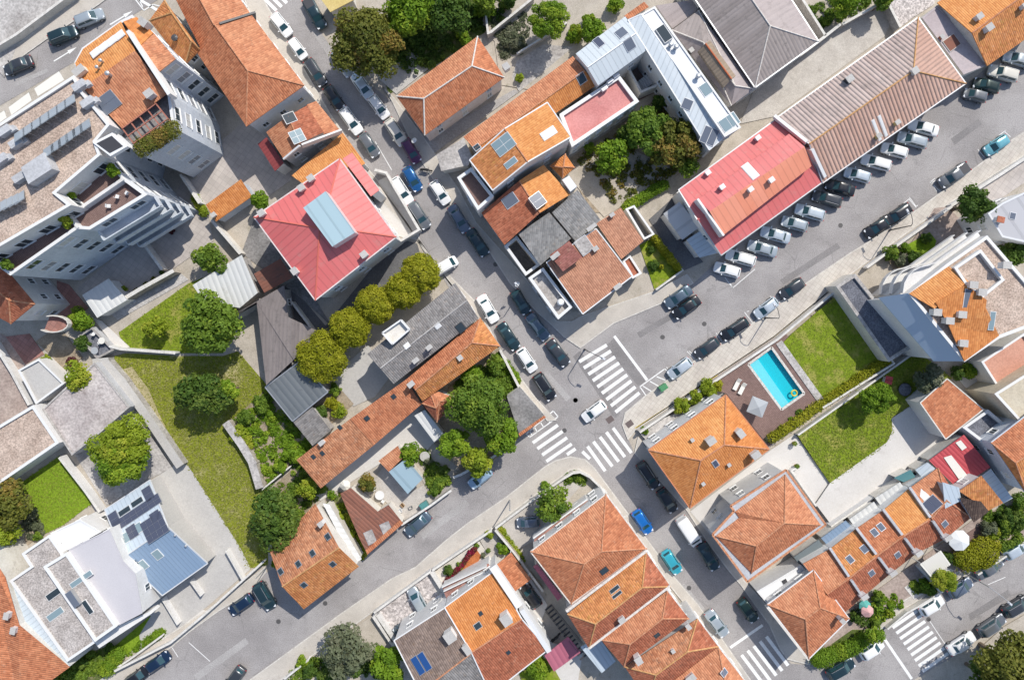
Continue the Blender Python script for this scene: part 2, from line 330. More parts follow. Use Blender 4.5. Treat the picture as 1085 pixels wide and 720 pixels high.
# ---------------------------------------------------------------- mesh building
ORG = {}
def origin(o):
    while o.parent: o = o.parent
    return ORG.get(o.name, V((0, 0, 0)))
def props(o, label=None, cat=None, group=None, kind=None):
    if label: o['label'] = label
    if cat: o['category'] = cat
    if group: o['group'] = group
    if kind: o['kind'] = kind
    return o
def empty(name, loc, label, cat, group=None):
    o = bpy.data.objects.new(name, None); COL.objects.link(o); o.location = loc; o.empty_display_size = .3
    ORG[o.name] = V(loc); return props(o, label, cat, group)
class MB:
    def __init__(s): s.v = []; s.f = []; s.m = []; s.u = []
    def face(s, pts, m=0, udir=None):
        i = len(s.v); s.v += [V(p) for p in pts]; s.f.append(list(range(i, i + len(pts)))); s.m.append(m); s.u.append(udir)
    def box(s, c, sx, sy, sz, ax=V((1,0,0)), up=V((0,0,1)), m=0):
        """box whose base centre is c; ax along sx, up along sz"""
        ax = ax.normalized(); up = up.normalized(); ay = up.cross(ax)
        b = [c + ax * (i * sx / 2) + ay * (j * sy / 2) for i, j in ((-1,-1),(1,-1),(1,1),(-1,1))]
        t = [p + up * sz for p in b]
        s.face(t, m); s.face(b[::-1], m)
        for k in range(4): s.face([b[k], b[(k+1)%4], t[(k+1)%4], t[k]], m)
    def prism(s, poly, z0, z1, m=0, ms=None, bottom=False):
        p = [V((a.x, a.y)) for a in poly]
        if area(p) < 0: p = p[::-1]
        s.face([V((a.x, a.y, z1)) for a in p], m)
        if bottom: s.face([V((a.x, a.y, z0)) for a in p[::-1]], m)
        for a, b in zip(p, p[1:] + p[:1]):
            s.face([V((a.x,a.y,z0)), V((b.x,b.y,z0)), V((b.x,b.y,z1)), V((a.x,a.y,z1))], m if ms is None else ms)
    def tube(s, path, r, n=6, m=0, cap=True):
        rs = r if isinstance(r, (list, tuple)) else [r] * len(path)
        rings = []
        for i, p in enumerate(path):
            d = (path[min(i+1, len(path)-1)] - path[max(i-1, 0)]).normalized()
            a = d.orthogonal().normalized() if abs(d.z) > .95 else d.cross(V((0,0,1))).normalized()
            b = d.cross(a)
            rings.append([p + (a * math.cos(2*math.pi*k/n) + b * math.sin(2*math.pi*k/n)) * rs[i] for k in range(n)])
        for A, B in zip(rings, rings[1:]):
            for k in range(n): s.face([A[k], A[(k+1)%n], B[(k+1)%n], B[k]], m)
        if cap: s.face(rings[0][::-1], m); s.face(rings[-1], m)
    def strip(s, a, b, wd, z0, z1, m=0):
        """wall-like bar between two 3-D points (z ignored) standing z0..z1"""
        a = V((a.x, a.y, 0)); b = V((b.x, b.y, 0)); d = b - a
        s.box((a + b) / 2 + V((0,0,z0)), d.length, wd, z1 - z0, d, V((0,0,1)), m)
    def bar(s, a, b, wd, ht, m=0):
        """bar following two 3-D points, ht thick upwards"""
        d = b - a; side = d.cross(V((0,0,1))).normalized(); up = side.cross(d).normalized()
        s.box((a + b) / 2, d.length, wd, ht, d, up, m)
    def build(s, name, mats, parent=None, smooth=False, uv=False, at=None):
        me = bpy.data.meshes.new(name)
        o = bpy.data.objects.new(name, me); COL.objects.link(o)
        if parent: o.parent = parent; og = origin(parent)
        else:
            if at is None:
                xs = [p.x for p in s.v]; ys = [p.y for p in s.v]
                at = V(((min(xs)+max(xs))/2, (min(ys)+max(ys))/2, min(p.z for p in s.v)))
            og = V(at); o.location = og; ORG[o.name] = og
        me.from_pydata([(p - og)[:] for p in s.v], [], s.f)
        for m in (mats if isinstance(mats, (list, tuple)) else [mats]): me.materials.append(m)
        me.polygons.foreach_set('material_index', s.m)
        if smooth: me.polygons.foreach_set('use_smooth', [True] * len(s.f))
        if uv:
            L = me.uv_layers.new(name='UVMap'); data = [0.0] * (2 * len(me.loops)); k = 0
            for f, ud in zip(s.f, s.u):
                pts = [s.v[i] for i in f]; n = normal(pts)
                if n.z < 0: n = -n
                if ud is not None: d = V(ud).normalized(); h = n.cross(d).normalized() if abs(n.z) > .3 else V((0,0,1))
                elif n.z > .9995: h = V((math.cos(R(35)), math.sin(R(35)), 0)); d = V((-h.y, h.x, 0))
                else: h = V((-n.y, n.x, 0)).normalized(); d = n.cross(h)
                for p in pts: data[k] = p.dot(h); data[k+1] = p.dot(d); k += 2
            L.data.foreach_set('uv', data)
        me.update(); return o
def normal(pts):
    n = V((0,0,0))
    for a, b in zip(pts, pts[1:] + pts[:1]):
        n += V(((a.y-b.y)*(a.z+b.z), (a.z-b.z)*(a.x+b.x), (a.x-b.x)*(a.y+b.y)))
    return n.normalized() if n.length > 1e-9 else V((0,0,1))
def area(p):
    return sum(a.x*b.y - b.x*a.y for a, b in zip(p, p[1:] + p[:1])) / 2
def inset(pts, d):
    """move every edge of a plan polygon inwards by d, keeping z"""
    n = len(pts); sg = 1 if area(pts) > 0 else -1; out = []
    for i in range(n):
        a, b, c = pts[i-1], pts[i], pts[(i+1) % n]
        e1 = V((b.x-a.x, b.y-a.y)); e2 = V((c.x-b.x, c.y-b.y))
        if e1.length < 1e-6 or e2.length < 1e-6: out.append(b.copy()); continue
        e1.normalize(); e2.normalize()
        n1 = V((-e1.y, e1.x)) * sg; n2 = V((-e2.y, e2.x)) * sg
        m = n1 + n2; k = m.length_squared
        m = m * (2 * d / k) if k > .2 else n1 * d
        out.append(V((b.x + m.x, b.y + m.y, b.z)))
    return out
def inside(p, poly):
    x, y = p; c = False; j = len(poly) - 1
    for i in range(len(poly)):
        xi, yi = poly[i]; xj, yj = poly[j]
        if (yi > y) != (yj > y) and x < (xj - xi) * (y - yi) / (yj - yi) + xi: c = not c
        j = i
    return c

# ---------------------------------------------------------------- ground pieces
def sheet(name, poly, z, mat, label=None, kind='structure', thick=None):
    """ground surface; thick gives it a kerb-like side down to z - thick"""
    mb = MB(); pts = [P3(p, 0) for p in qs(poly)]
    if thick: mb.prism(pts, z - thick, z)
    else:
        if area(pts) < 0: pts = pts[::-1]
        mb.face([V((p.x, p.y, z)) for p in pts])
    o = mb.build(name, mat); return props(o, label, None, None, kind)
def garden_wall(label, path, h=1.2, wd=.2, mat=None, cat='wall', name='garden_wall', group=None, z0=0.0, cope=None):
    pts = [P3(p, 0) for p in qs(path)]; mat = mat or OFFW
    mb = MB()
    for i, (a, b) in enumerate(zip(pts, pts[1:])):
        d = (b - a).normalized() * (wd / 2 if i < len(pts) - 2 else 0)
        hh = h + .003 * (i % 2); mb.strip(a, b + d, wd + .002 * (i % 2), z0, z0 + hh - .06)
        mb.strip(a, b + d, wd + .06 + .002 * (i % 2), z0 + hh - .06, z0 + hh, 1)
    return props(mb.build(name, [mat, cope or COPE]), label, cat, group)
# ---------------------------------------------------------------- buildings
_win = {}
def window_meshes(w, h):
    k = (round(w, 2), round(h, 2))
    if k not in _win:
        fr = MB(); t = .09; d = .07                                   # local: x along wall, z up, -y outwards
        X = V((1,0,0))
        for zz in (0, h - t): fr.box(V((0, -d/2, zz)), w, d, t, X)
        for xx in (-w/2 + t/2, w/2 - t/2): fr.box(V((xx, -d/2, t)), t, d, h - 2*t, X)
        fr.box(V((0, -d/2 + .006, t)), .06, d, h - 2*t, X)
        fr.box(V((0, -.09, -.07)), w + .2, .18, .07, X)
        pn = MB(); pn.face([V((-w/2+t, -.03, t)), V((w/2-t, -.03, t)), V((w/2-t, -.03, h-t)), V((-w/2+t, -.03, h-t))])
        res = []
        for nm, mb, mt in (('window', fr, FRAME), ('pane', pn, GLASS)):
            me = bpy.data.meshes.new(nm); me.from_pydata([p[:] for p in mb.v], [], mb.f); me.materials.append(mt); res.append(me)
        _win[k] = res
    return _win[k]
BLIND = plain('window_blind', (.52,.52,.50), .7); BLINDG = plain('window_blind_grey', (.25,.26,.28), .7)
class Bld:
    def __init__(s, label, centre, name='house', cat='house', group=None):
        c = P3(centre, 0); s.root = empty(name, c, label, cat, group); s.faces = []; s.roof = None; s.nwin = 0
    def skin(s, faces, mats, mi=None, t=.14, name='roof', udir=None):
        """roof from 3-D faces: top skin with a real thickness"""
        mb = MB(); edges = {}
        for k, f in enumerate(faces):
            if normal(f).z < 0: f = f[::-1]
            i = mi[k] if mi else 0
            mb.face(f, i, udir); s.faces.append(f)
            mb.face([p - V((0,0,t)) for p in f[::-1]], i, udir)
            for a, b in zip(f, f[1:] + f[:1]):
                ka, kb = tuple(round(x, 2) for x in a), tuple(round(x, 2) for x in b)
                if (kb, ka) in edges: edges[(kb, ka)] = None
                else: edges[(ka, kb)] = (a, b, i)
        for e in edges.values():
            if e:
                a, b, i = e; mb.face([a - V((0,0,t)), b - V((0,0,t)), b, a], i, udir)
        o = mb.build(name, mats, s.root, uv=True)
        if s.roof is None: s.roof = o
        return o
    def wall(s, outline, mat, over=.35, z0=0.0, drop=.12, name='wall', floors=True, cap=None, size=(1.0, 1.25), fh=3.0, gap=2.5, sill=.95, facing=True, tops=None):
        """walls below a roof outline (3-D points), pulled in by the overhang"""
        pts = inset(outline, over) if over else [p.copy() for p in outline]
        if area(pts) < 0: pts = pts[::-1]
        mb = MB(); n = len(pts)
        for i in range(n):
            a, b = pts[i], pts[(i+1) % n]
            mb.face([V((a.x,a.y,z0)), V((b.x,b.y,z0)), b - V((0,0,drop)), a - V((0,0,drop))])
        if cap is not None: mb.face([p - V((0,0,drop)) for p in pts])
        o = mb.build(name, mat, s.root)
        if floors: 
            for i in range(n):
                a, b = pts[i], pts[(i+1) % n]; d = V((b.x-a.x, b.y-a.y, 0)); L = d.length
                out = V((d.y, -d.x, 0))
                if L < 2.2 or (facing and out.dot(-(a + b) / 2) <= 0): continue
                top = min(a.z, b.z) - drop; k = max(1, int((L - .8) / gap)); st = L / k; z = z0 + sill
                while z + size[1] < top - .15:
                    for j in range(k):
                        if s.nwin >= 90: return o
                        c = a + d * ((j + .5) / k); s.window(V((c.x, c.y, z)), d, size)
                    z += fh
        return o
    def window(s, at, d, win):
        me = window_meshes(*win); s.nwin += 1
        o = bpy.data.objects.new('window', me[0]); COL.objects.link(o); o.parent = s.root
        o.location = at - origin(s.root); o.rotation_euler = (0, 0, math.atan2(d.y, d.x))
        g = bpy.data.objects.new('pane', me[1]); COL.objects.link(g); g.parent = o
        if rnd.random() < .38: g.name = 'blind'; g.material_slots[0].link = 'OBJECT'; g.material_slots[0].material = rnd.choice((BLIND, BLIND, BLINDG))
    def caps(s, lines, mat=None, r=.11, name='ridge_cap'):
        mb = MB()
        for a, b in lines: mb.tube([a + V((0,0,.01)), b + V((0,0,.01))], r, 6)
        return mb.build(name, mat or RIDGEC, s.roof)
    def gutter(s, outline, mat=None, wd=.16, name='gutter', ht=.12):
        mb = MB(); pts = outline
        for i in range(len(pts)):
            a, b = pts[i], pts[(i+1) % len(pts)]
            if (a - b).length > .3: mb.bar(a - V((0,0,.09)), b - V((0,0,.09)), wd, ht)
        return mb.build(name, mat or ALU, s.root)
    def at(s, p):
        """point, normal and slope axes of the roof where the drone sees photo pixel p"""
        p = q(p); C = V((0,0,H)); d = V(((p[0]-CX)/F, -(p[1]-CY)/F, -1)); best = None
        for f in s.faces:
            n = normal(f)
            den = n.dot(d)
            if abs(den) < 1e-6: continue
            t = n.dot(f[0] - C) / den; x = C + d * t
            if inside((x.x, x.y), [(a.x, a.y) for a in f]) and (best is None or x.z > best[0].z): best = (x, n, f)
        if best is None:
            f = min(s.faces, key=lambda f: (sum(f, V()) / len(f) - (C + d * H)).length); n = normal(f)
            x = C + d * (n.dot(f[0] - C) / n.dot(d)); best = (x, n, f)
        x, n, f = best
        if n.z > .9995:
            e = max(zip(f, f[1:] + f[:1]), key=lambda e: (e[0]-e[1]).length); h = (e[1]-e[0]).normalized()
        else: h = V((-n.y, n.x, 0)).normalized()
        return x, n, h, n.cross(h)
    def chimney(s, p, a=.9, b=.6, h=1.1, mat=None, cap=None, ax=None, pots=0):
        x, n, hh, d = s.at(p); mb = MB(); ax = V((*ax, 0)) if ax else V((hh.x, hh.y, 0))
        mb.box(x - V((0,0,.5)), a, b, h + .5, ax); mb.box(x + V((0,0,h)), a + .16, b + .16, .1, ax, m=1)
        for k in range(pots): mb.tube([x + V((0,0,h+.1)) + ax.normalized() * (k - (pots-1)/2) * .35, x + V((0,0,h+.45)) + ax.normalized() * (k - (pots-1)/2) * .35], .11, 8, 2)
        return mb.build('chimney', [mat or CHIMS, cap or CONCR, BRICK], s.roof)
    def skylight(s, p, a=.8, b=1.1, glass=None, frame=None, lift=.1, name='skylight', panes=1, rows=1, ang=0, gp=.08):
        x, n, hh, d = s.at(p); mb = MB()
        if ang: 
            c, sn = math.cos(R(ang)), math.sin(R(ang)); hh, d = hh * c + d * sn, d * c - hh * sn
        mb.box(x - n * .02, a, b, lift, hh, n)
        for i in range(panes):
            for j in range(rows):
                pw, ph = (a - .08) / panes, (b - .08) / rows
                c = x + hh * ((i - (panes-1)/2) * pw) + d * ((j - (rows-1)/2) * ph) + n * (lift - .02)
                mb.box(c, pw - gp, ph - gp, .03, hh, n, 1)
        return mb.build(name, [frame or ALU, glass or SKYGL], s.roof)
    def panel(s, p, a, b, lift=.15, name='solar_panel', mat=None, nx=1, ny=1, ang=0):
        return s.skylight(p, a, b, mat or SOLAR, STEEL, lift, name, nx, ny, ang, .03)
    def vent(s, p, r=.12, h=.5, mat=None):
        x, n, hh, d = s.at(p); mb = MB(); mb.tube([x - V((0,0,.1)), x + V((0,0,h))], r, 8); mb.tube([x + V((0,0,h)), x + V((0,0,h+.12))], [r*1.6, r*.6], 8)
        return mb.build('vent_pipe', mat or STEEL, s.roof)
    def parapet(s, a, b, z0, z1, wd=.3, mat=None, name='parapet', zb=None):
        """bar along a line on the photo; z0..z1 its foot and top (zb: top at the far end)"""
        A, B = P3(q(a), z1), P3(q(b), zb if zb is not None else z1)
        mb = MB()
        if zb is None: mb.strip(A, B, wd, z0, z1)
        else: mb.bar(A - V((0,0,z1-z0)), B - V((0,0,z1-z0)), wd, z1 - z0)
        return mb.build(name, mat or WHITEC, s.root)
def cent(c): return (sum(p[0] for p in c) / len(c), sum(p[1] for p in c) / len(c))
def lerp(a, b, t): return (a[0] + (b[0]-a[0]) * t, a[1] + (b[1]-a[1]) * t)
def pitched(label, c, r, ze, zr, roof, wall=None, g=(0, 0), over=.35, name='house', cat='house', group=None, cap=None, gut=None, win=True, fh=3.0, z0=0.0, gap=2.6, mats2=None, part=None, caps=True, size=(1.0, 1.25)):
    """hip (g 0) or gable (g 1) ends. c: four eave corners, r: two ridge ends; r[0] lies by side c3-c0, r[1] by side c1-c2"""
    c = qs(c); r = qs(r) if r else [lerp(c[3], c[0], .5), lerp(c[1], c[2], .5)]
    B = part or Bld(label, cent(c), name, cat, group)
    z = ze if isinstance(ze, (list, tuple)) else [ze] * 4
    E = [P3(p, zz) for p, zz in zip(c, z)]; q0, q1 = P3(r[0], zr), P3(r[1], zr)
    fs = [[E[0], E[1], q1, q0], [E[2], E[3], q0, q1]]; mi = [0, 1 if mats2 else 0]
    if not g[1]: fs.append([E[1], E[2], q1]); mi.append(0)
    if not g[0]: fs.append([E[3], E[0], q0]); mi.append(0)
    ol = [E[0], E[1]] + ([q1] if g[1] else []) + [E[2], E[3]] + ([q0] if g[0] else [])
    B.skin(fs, [roof] + ([mats2] if mats2 else []), mi)
    if wall: B.wall(ol, wall, over, floors=win, fh=fh, z0=z0, gap=gap, size=size)
    if caps:
        ln = [(q0, q1)]
        if not g[1]: ln += [(E[1], q1), (E[2], q1)]
        if not g[0]: ln += [(E[3], q0), (E[0], q0)]
        B.caps(ln, cap)
    if gut: B.gutter(ol, gut)
    B.ol = ol; return B
def shed(label, c, zs, roof, wall=None, over=.2, name='shed', cat='shed', group=None, part=None, win=False, gut=None, udir=None, z0=0.0, **kw):
    """one roof plane over any outline; zs one height or one per corner"""
    c = qs(c); zs = zs if isinstance(zs, (list, tuple)) else [zs] * len(c)
    B = part or Bld(label, cent(c), name, cat, group)
    E = [P3(p, z) for p, z in zip(c, zs)]
    ud = None
    if udir: a, b = T(udir); ud = (P3(b) - P3(a)).normalized()
    B.skin([E], [roof], udir=ud)
    if wall: B.wall(E, wall, over, floors=win, z0=z0, **kw)
    if gut: B.gutter(E, gut)
    B.ol = E; return B
def flat(label, c, z, deck, wall, par=.5, pw=.28, cope=None, name='house', cat='house', group=None, part=None, win=True, z0=0.0, pname='parapet', rname='roof', **kw):
    """flat roof or terrace at z - par inside a parapet whose top is at z"""
    c = qs(c); B = part or Bld(label, cent(c), name, cat, group)
    O = [P3(p, z) for p in c]; I = inset(O, pw)
    if area(O) < 0: O, I = O[::-1], I[::-1]
    B.wall(O, wall, 0, drop=.1, floors=win, z0=z0, **kw)
    mb = MB(); n = len(O)
    o2 = inset(O, -.03); i2 = inset(I, .03)
    for i in range(n):
        j = (i + 1) % n; dn = V((0,0,.1))
        mb.face([o2[i], o2[j], i2[j], i2[i]]); mb.face([o2[i] - dn, o2[j] - dn, o2[j], o2[i]]); mb.face([i2[j] - dn, i2[i] - dn, i2[i], i2[j]])
        a, b = I[i], I[j]
        mb.face([V((b.x,b.y,z-par-.02)), V((a.x,a.y,z-par-.02)), a - dn, b - dn], 1)
    mb.build(pname, [cope or WHITEC, wall], B.root)
    D = [V((p.x, p.y, z - par)) for p in inset(O, pw * .5)]
    m2 = MB(); m2.face(D); o = m2.build(rname, deck, B.root, uv=True)
    if B.roof is None: B.roof = o
    B.faces.append(D); B.ol = O; return B
def block(B, name, c, z0, z1, mat, parent=None, mside=None):
    mb = MB(); c = qs(c); mb.prism([P3(p, z1) for p in c], z0, z1, 0, 1 if mside else None)
    return mb.build(name, [mat] + ([mside] if mside else []), parent or B.root, uv=True)
# ---------------------------------------------------------------- cars
def body_mesh(L, W, Hh, kind):
    mb = MB(); h = L / 2; w = W / 2
    hood = {'hatch': .98, 'small': .72, 'sedan': 1.2, 'estate': 1.15, 'suv': 1.15, 'van': .62, 'pickup': 1.15}[kind]
    zb = {'suv': 1.02, 'van': 1.12, 'pickup': 1.05}.get(kind, .90)
    zt = {'sedan': zb + .02, 'pickup': .95}.get(kind, zb + .03)
    st = [(h, .62, .38, .62), (h-.05, .76, .30, .68), (h-.22, .90, .24, zb-.20), (h-.55, .97, .22, zb-.11), (h-hood, 1.0, .22, zb),
          (0, 1.0, .22, zb+.02), (-h+.9, 1.0, .22, zt+.02), (-h+.40, .97, .24, zt), (-h+.14, .91, .28, zt-.06), (-h+.03, .82, .34, zt-.16), (-h, .72, .42, zt-.24)]
    rings = []
    for x, k, z0, z1 in st:
        a = w * k
        half = [(a*.86, z0), (a*.985, z0+.14), (a, z0 + (z1-z0)*.55), (a*.965, z1-.09), (a*.87, z1-.015), (a*.5, z1+.02), (0, z1+.03)]
        rings.append([V((x, y, z)) for y, z in half] + [V((x, -y, z)) for y, z in half[-2::-1]])
    for A, B in zip(rings, rings[1:]):
        for k in range(len(A) - 1): mb.face([A[k], B[k], B[k+1], A[k+1]])
        mb.face([A[-1], B[-1], B[0], A[0]])
    mb.face(rings[0]); mb.face(rings[-1][::-1])
    # greenhouse
    xf0, xf1, xr1, xr0 = {'hatch': (h-.88, h-1.62, -h+.52, -h+.16), 'small': (h-.62, h-1.30, -h+.42, -h+.12), 'sedan': (h-1.10, h-1.86, -h+1.30, -h+.72),
        'estate': (h-1.05, h-1.80, -h+.50, -h+.14), 'suv': (h-1.05, h-1.72, -h+.48, -h+.14), 'van': (h-.50, h-1.15, -h+.16, -h+.05), 'pickup': (h-1.05, h-1.7, -h+1.95, -h+1.70)}[kind]
    wb, wt = w * .90, w * (.86 if kind == 'van' else .72)
    zl, zm = zb - .03, Hh - .07
    def ring(xf, xr, ww, z, ch): return [V((xf, ww-ch, z)), V((xf-ch*.8, ww, z)), V((xr+ch*.8, ww, z)), V((xr, ww-ch, z)), V((xr, -ww+ch, z)), V((xr+ch*.8, -ww, z)), V((xf-ch*.8, -ww, z)), V((xf, -ww+ch, z))]
    r0, r1 = ring(xf0, xr0, wb, zl, .14), ring(xf1, xr1, wt, zm, .10)
    r2 = ring(xf1-.16, xr1+.14, wt-.13, Hh-.01, .08); r3 = ring(xf1-.5, xr1+.4, wt-.35, Hh+.015, .05)
    for A, B in ((r0, r1), (r1, r2), (r2, r3)):
        for k in range(8): mb.face([A[k], A[(k+1)%8], B[(k+1)%8], B[k]])
    mb.face(r3)
    if kind == 'pickup':
        mb.box(V((-h+.92, 0, zb+.012)), 1.4, W*.74, .02, V((1,0,0)), m=1)
    glass = {}
    def pane(nm, a, b, c, d, s0=.10, s1=.10, t0=.12, t1=.08):
        m = MB(); n = normal([a, b, c, d])
        P = lambda s, t: (a.lerp(b, s)).lerp(d.lerp(c, s), t)
        pts = [P(s0, t0), P(1-s1, t0), P(1-s1, 1-t1), P(s0, 1-t1)]
        m.face([p + n * .012 for p in pts]); glass[nm] = [m]
        return m
    pane('windscreen', r0[7], r0[0], r1[0], r1[7], .04, .04, .10, .06)
    if kind != 'van': pane('rear_window', r0[3], r0[4], r1[4], r1[3], .07, .07, .30, .10)
    sides = []
    for a, b, c, d in ((r0[1], r0[2], r1[2], r1[1]), (r0[5], r0[6], r1[6], r1[5])):
        m = MB(); n = normal([a, b, c, d]); P = lambda s, t: (a.lerp(b, s)).lerp(d.lerp(c, s), t)
        cuts = [(.07, .46), (.50, .92)] if kind != 'van' else ([(.04, .22)] if a is r0[1] else [(.78, .96)])
        for s0, s1 in cuts: m.face([p + n * .012 for p in (P(s0,.22), P(s1,.22), P(s1,.90), P(s0,.90))])
        sides.append(m)
    return mb, glass, sides, zb
CARS = {}
DIM = dict(hatch=(4.05, 1.76, 1.46), small=(3.55, 1.64, 1.48), sedan=(4.6, 1.80, 1.44), estate=(4.6, 1.80, 1.50), suv=(4.5, 1.86, 1.66), van=(5.0, 1.95, 2.0), pickup=(5.1, 1.85, 1.75))
def mesh_of(mb, name, mats, smooth=False):
    me = bpy.data.meshes.new(name); me.from_pydata([p[:] for p in mb.v], [], mb.f)
    for m in mats: me.materials.append(m)
    me.polygons.foreach_set('material_index', mb.m)
    if smooth:
        import bmesh
        bm = bmesh.new(); bm.from_mesh(me); bmesh.ops.remove_doubles(bm, verts=bm.verts, dist=.0005)
        for f in bm.faces: f.smooth = True
        for e in bm.edges:
            if len(e.link_faces) == 2 and e.calc_face_angle(0) > R(38): e.smooth = False
        bm.to_mesh(me); bm.free()
    return me
HEADL = plain('headlamp', (.75,.77,.80), .15); TAILL = plain('tail_lamp', (.40,.02,.02), .25); RIM = plain('wheel_rim', (.45,.46,.47), .35, .7)
def car_parts(kind):
    if kind in CARS: return CARS[kind]
    L, W, Hh = DIM[kind]; mb, gl, sd, zb = body_mesh(L, W, Hh, kind); out = []
    out.append(('body', mesh_of(mb, 'body', [RUBBER, DARKM], True), V((0,0,0)), 0))
    for nm, (m,) in gl.items(): out.append((nm, mesh_of(m, nm, [AUTOGL]), V((0,0,0)), 0))
    for m in sd: out.append(('side_window', mesh_of(m, 'side_window', [AUTOGL]), V((0,0,0)), 0))
    wh = MB(); wh.tube([V((0,-.1,0)), V((0,.1,0))], .32, 16); 
    for y in (-.103, .103): wh.tube([V((0,y-.004,0)), V((0,y+.004,0))], .2, 12, 1)
    wm = mesh_of(wh, 'wheel', [RUBBER, RIM])
    for x in (L/2-.82, -L/2+.80):
        for y in (W/2-.09, -W/2+.09): out.append(('wheel', wm, V((x, y, .32)), 0))
    hl = MB(); hl.box(V((0,0,0)), .34, .30, .12, V((1,0,0))); hm = mesh_of(hl, 'headlight', [HEADL])
    tl = MB(); tl.box(V((0,0,0)), .14, .26, .16, V((1,0,0))); tm = mesh_of(tl, 'tail_light', [TAILL])
    for y in (1, -1):
        out.append(('headlight', hm, V((L/2-.27, y*(W/2-.30), zb-.30)), -y*.35)); out.append(('tail_light', tm, V((-L/2+.11, y*(W/2-.26), zb-.24)), y*.25))
    mi = MB(); mi.box(V((0,0,0)), .13, .24, .13, V((1,0,0))); mm = mesh_of(mi, 'mirror', [DARKM])
    for y in (1, -1): out.append(('mirror', mm, V((L/2-(1.30 if kind not in ('small','van') else 1.0), y*(W/2+.06), zb-.02)), y*.15))
    if kind in ('suv', 'estate'):
        for y in (1, -1):
            rb = MB(); rb.tube([V((.5,y*W*.33,Hh-.03)), V((.45,y*W*.335,Hh+.05)), V((-L/2+.75,y*W*.335,Hh+.05)), V((-L/2+.7,y*W*.33,Hh-.03))], .025, 6)
            out.append(('roof_rail', mesh_of(rb, 'roof_rail', [STEEL]), V((0,0,0)), 0))
    CARS[kind] = out; return out
PAINTS = {}
def paint(c):
    if c not in PAINTS:
        col = dict(white=(.76,.76,.75), silver=(.40,.45,.48), palesilver=(.54,.60,.64), grey=(.16,.17,.18), darkgrey=(.055,.06,.068), black=(.012,.013,.016), navy=(.012,.03,.07),
            blue=(.015,.10,.28), teal=(.012,.06,.085), petrol=(.02,.045,.055), turquoise=(.05,.42,.52), brightblue=(.012,.16,.52), lightblue=(.34,.47,.58), purple=(.09,.02,.075),
            cream=(.62,.59,.52), green=(.012,.03,.025), skyteal=(.16,.42,.48), greyblue=(.10,.14,.18), redroof=(.5,.5,.5), slateblue=(.13,.16,.21))[c]
        PAINTS[c] = plain('car_paint_' + c, col, .35 if c in ('white','cream') else .28, 0.0 if c in ('white','cream','black') else .35, .5, .6)
    return PAINTS[c]
def car(label, at, head, kind='hatch', col='grey', group=None, cat='car', scale=1.0):
    """at: photo point of the car's middle; head: photo vector its nose points along"""
    at = q(at); p = P3(at, .7); g = V((p.x, p.y, .012))
    rz = math.atan2(-head[1], head[0])
    r = empty('van' if kind == 'van' else 'pickup' if kind == 'pickup' else 'car', g, label, 'van' if kind == 'van' else 'pickup' if kind == 'pickup' else cat, group)
    r.rotation_euler = (0, 0, rz); r.scale = (scale,) * 3
    for nm, me, loc, a in car_parts(kind):
        o = bpy.data.objects.new(nm, me); COL.objects.link(o); o.parent = r; o.location = loc; o.rotation_euler = (0, 0, a)
        if nm in ('body', 'mirror'):
            o.material_slots[0].link = 'OBJECT'; o.material_slots[0].material = paint(col)
    return r

# ---------------------------------------------------------------- plants
def leaf_cloud(clumps, n, size, seed, flat=.0, tint_c=.5):
    """n leaf-sized faces over the skins of clumps (centre, rx, ry, rz); returns verts, faces, tints"""
    rr = random.Random(seed); vs = []; fs = []; ts = []
    wts = [max(.05, c[1] * c[2] + c[3] * c[1]) for c in clumps]; tot = sum(wts)
    for (c, rx, ry, rz), wt in zip(clumps, wts):
        tb = rr.random(); hue = rr.random()
        for _ in range(int(n * wt / tot) + 1):
            while True:
                d = V((rr.gauss(0,1), rr.gauss(0,1), rr.gauss(0,1)))
                if d.length > .01: break
            d.normalize()
            if d.z < -.35 and rr.random() < .7: d.z = -d.z
            k = 1 - abs(rr.gauss(0, .16)); 
            if rr.random() < .06: k = 1.08 + rr.random() * .12
            p = c + V((d.x*rx, d.y*ry, d.z*rz)) * k
            nn = (d + V((rr.gauss(0,.55), rr.gauss(0,.55), rr.gauss(0,.55) + .25))).normalized()
            a = nn.orthogonal().normalized(); b = nn.cross(a); th = rr.random() * 6.283
            a, b = a * math.cos(th) + b * math.sin(th), b * math.cos(th) - a * math.sin(th)
            s = size * (.6 + .8 * rr.random()); a *= s * .62; b *= s * .42
            i = len(vs); vs += [p - a, p - b * .9 + nn * s * .08, p + a, p + b * .9 + nn * s * .08]; fs.append((i, i+1, i+2, i+3))
            t = min(1, max(0, .45 * rr.random() + .55 * tb)); ts.append((t, (hue > .7) * rr.random() * .8 + .15 * rr.random()))
    return vs, fs, ts
def leaf_mesh(name, vs, fs, ts, mat, og):
    me = bpy.data.meshes.new(name); me.from_pydata([(p - og)[:] for p in vs], [], fs); me.materials.append(mat)
    at = me.color_attributes.new('tint', 'FLOAT_COLOR', 'CORNER'); d = []
    for t in ts: d += [t[0], t[1], 0, 1] * 4
    at.data.foreach_set('color', d); return me
def clump_set(c, rx, ry, rz, n, k, seed, core=.66):
    rr = random.Random(seed); out = [(c, rx*core, ry*core, rz*core)]; tight = core > .8
    for i in range(n):
        th = i * 2.39996 + rr.random() * .8; z = 1 - 1.45 * (i + .5) / n; ro = math.sqrt(max(0, 1 - z*z))
        j = .72 + .04 * rr.random() if tight else .50 + .32 * rr.random(); kk = k * ((.85 + .3 * rr.random()) if tight else (.55 + .8 * rr.random()))
        out.append((c + V((math.cos(th)*ro*rx*j, math.sin(th)*ro*ry*j, z*rz*j)), rx*kk, ry*kk, rz*kk*1.05))
    return out
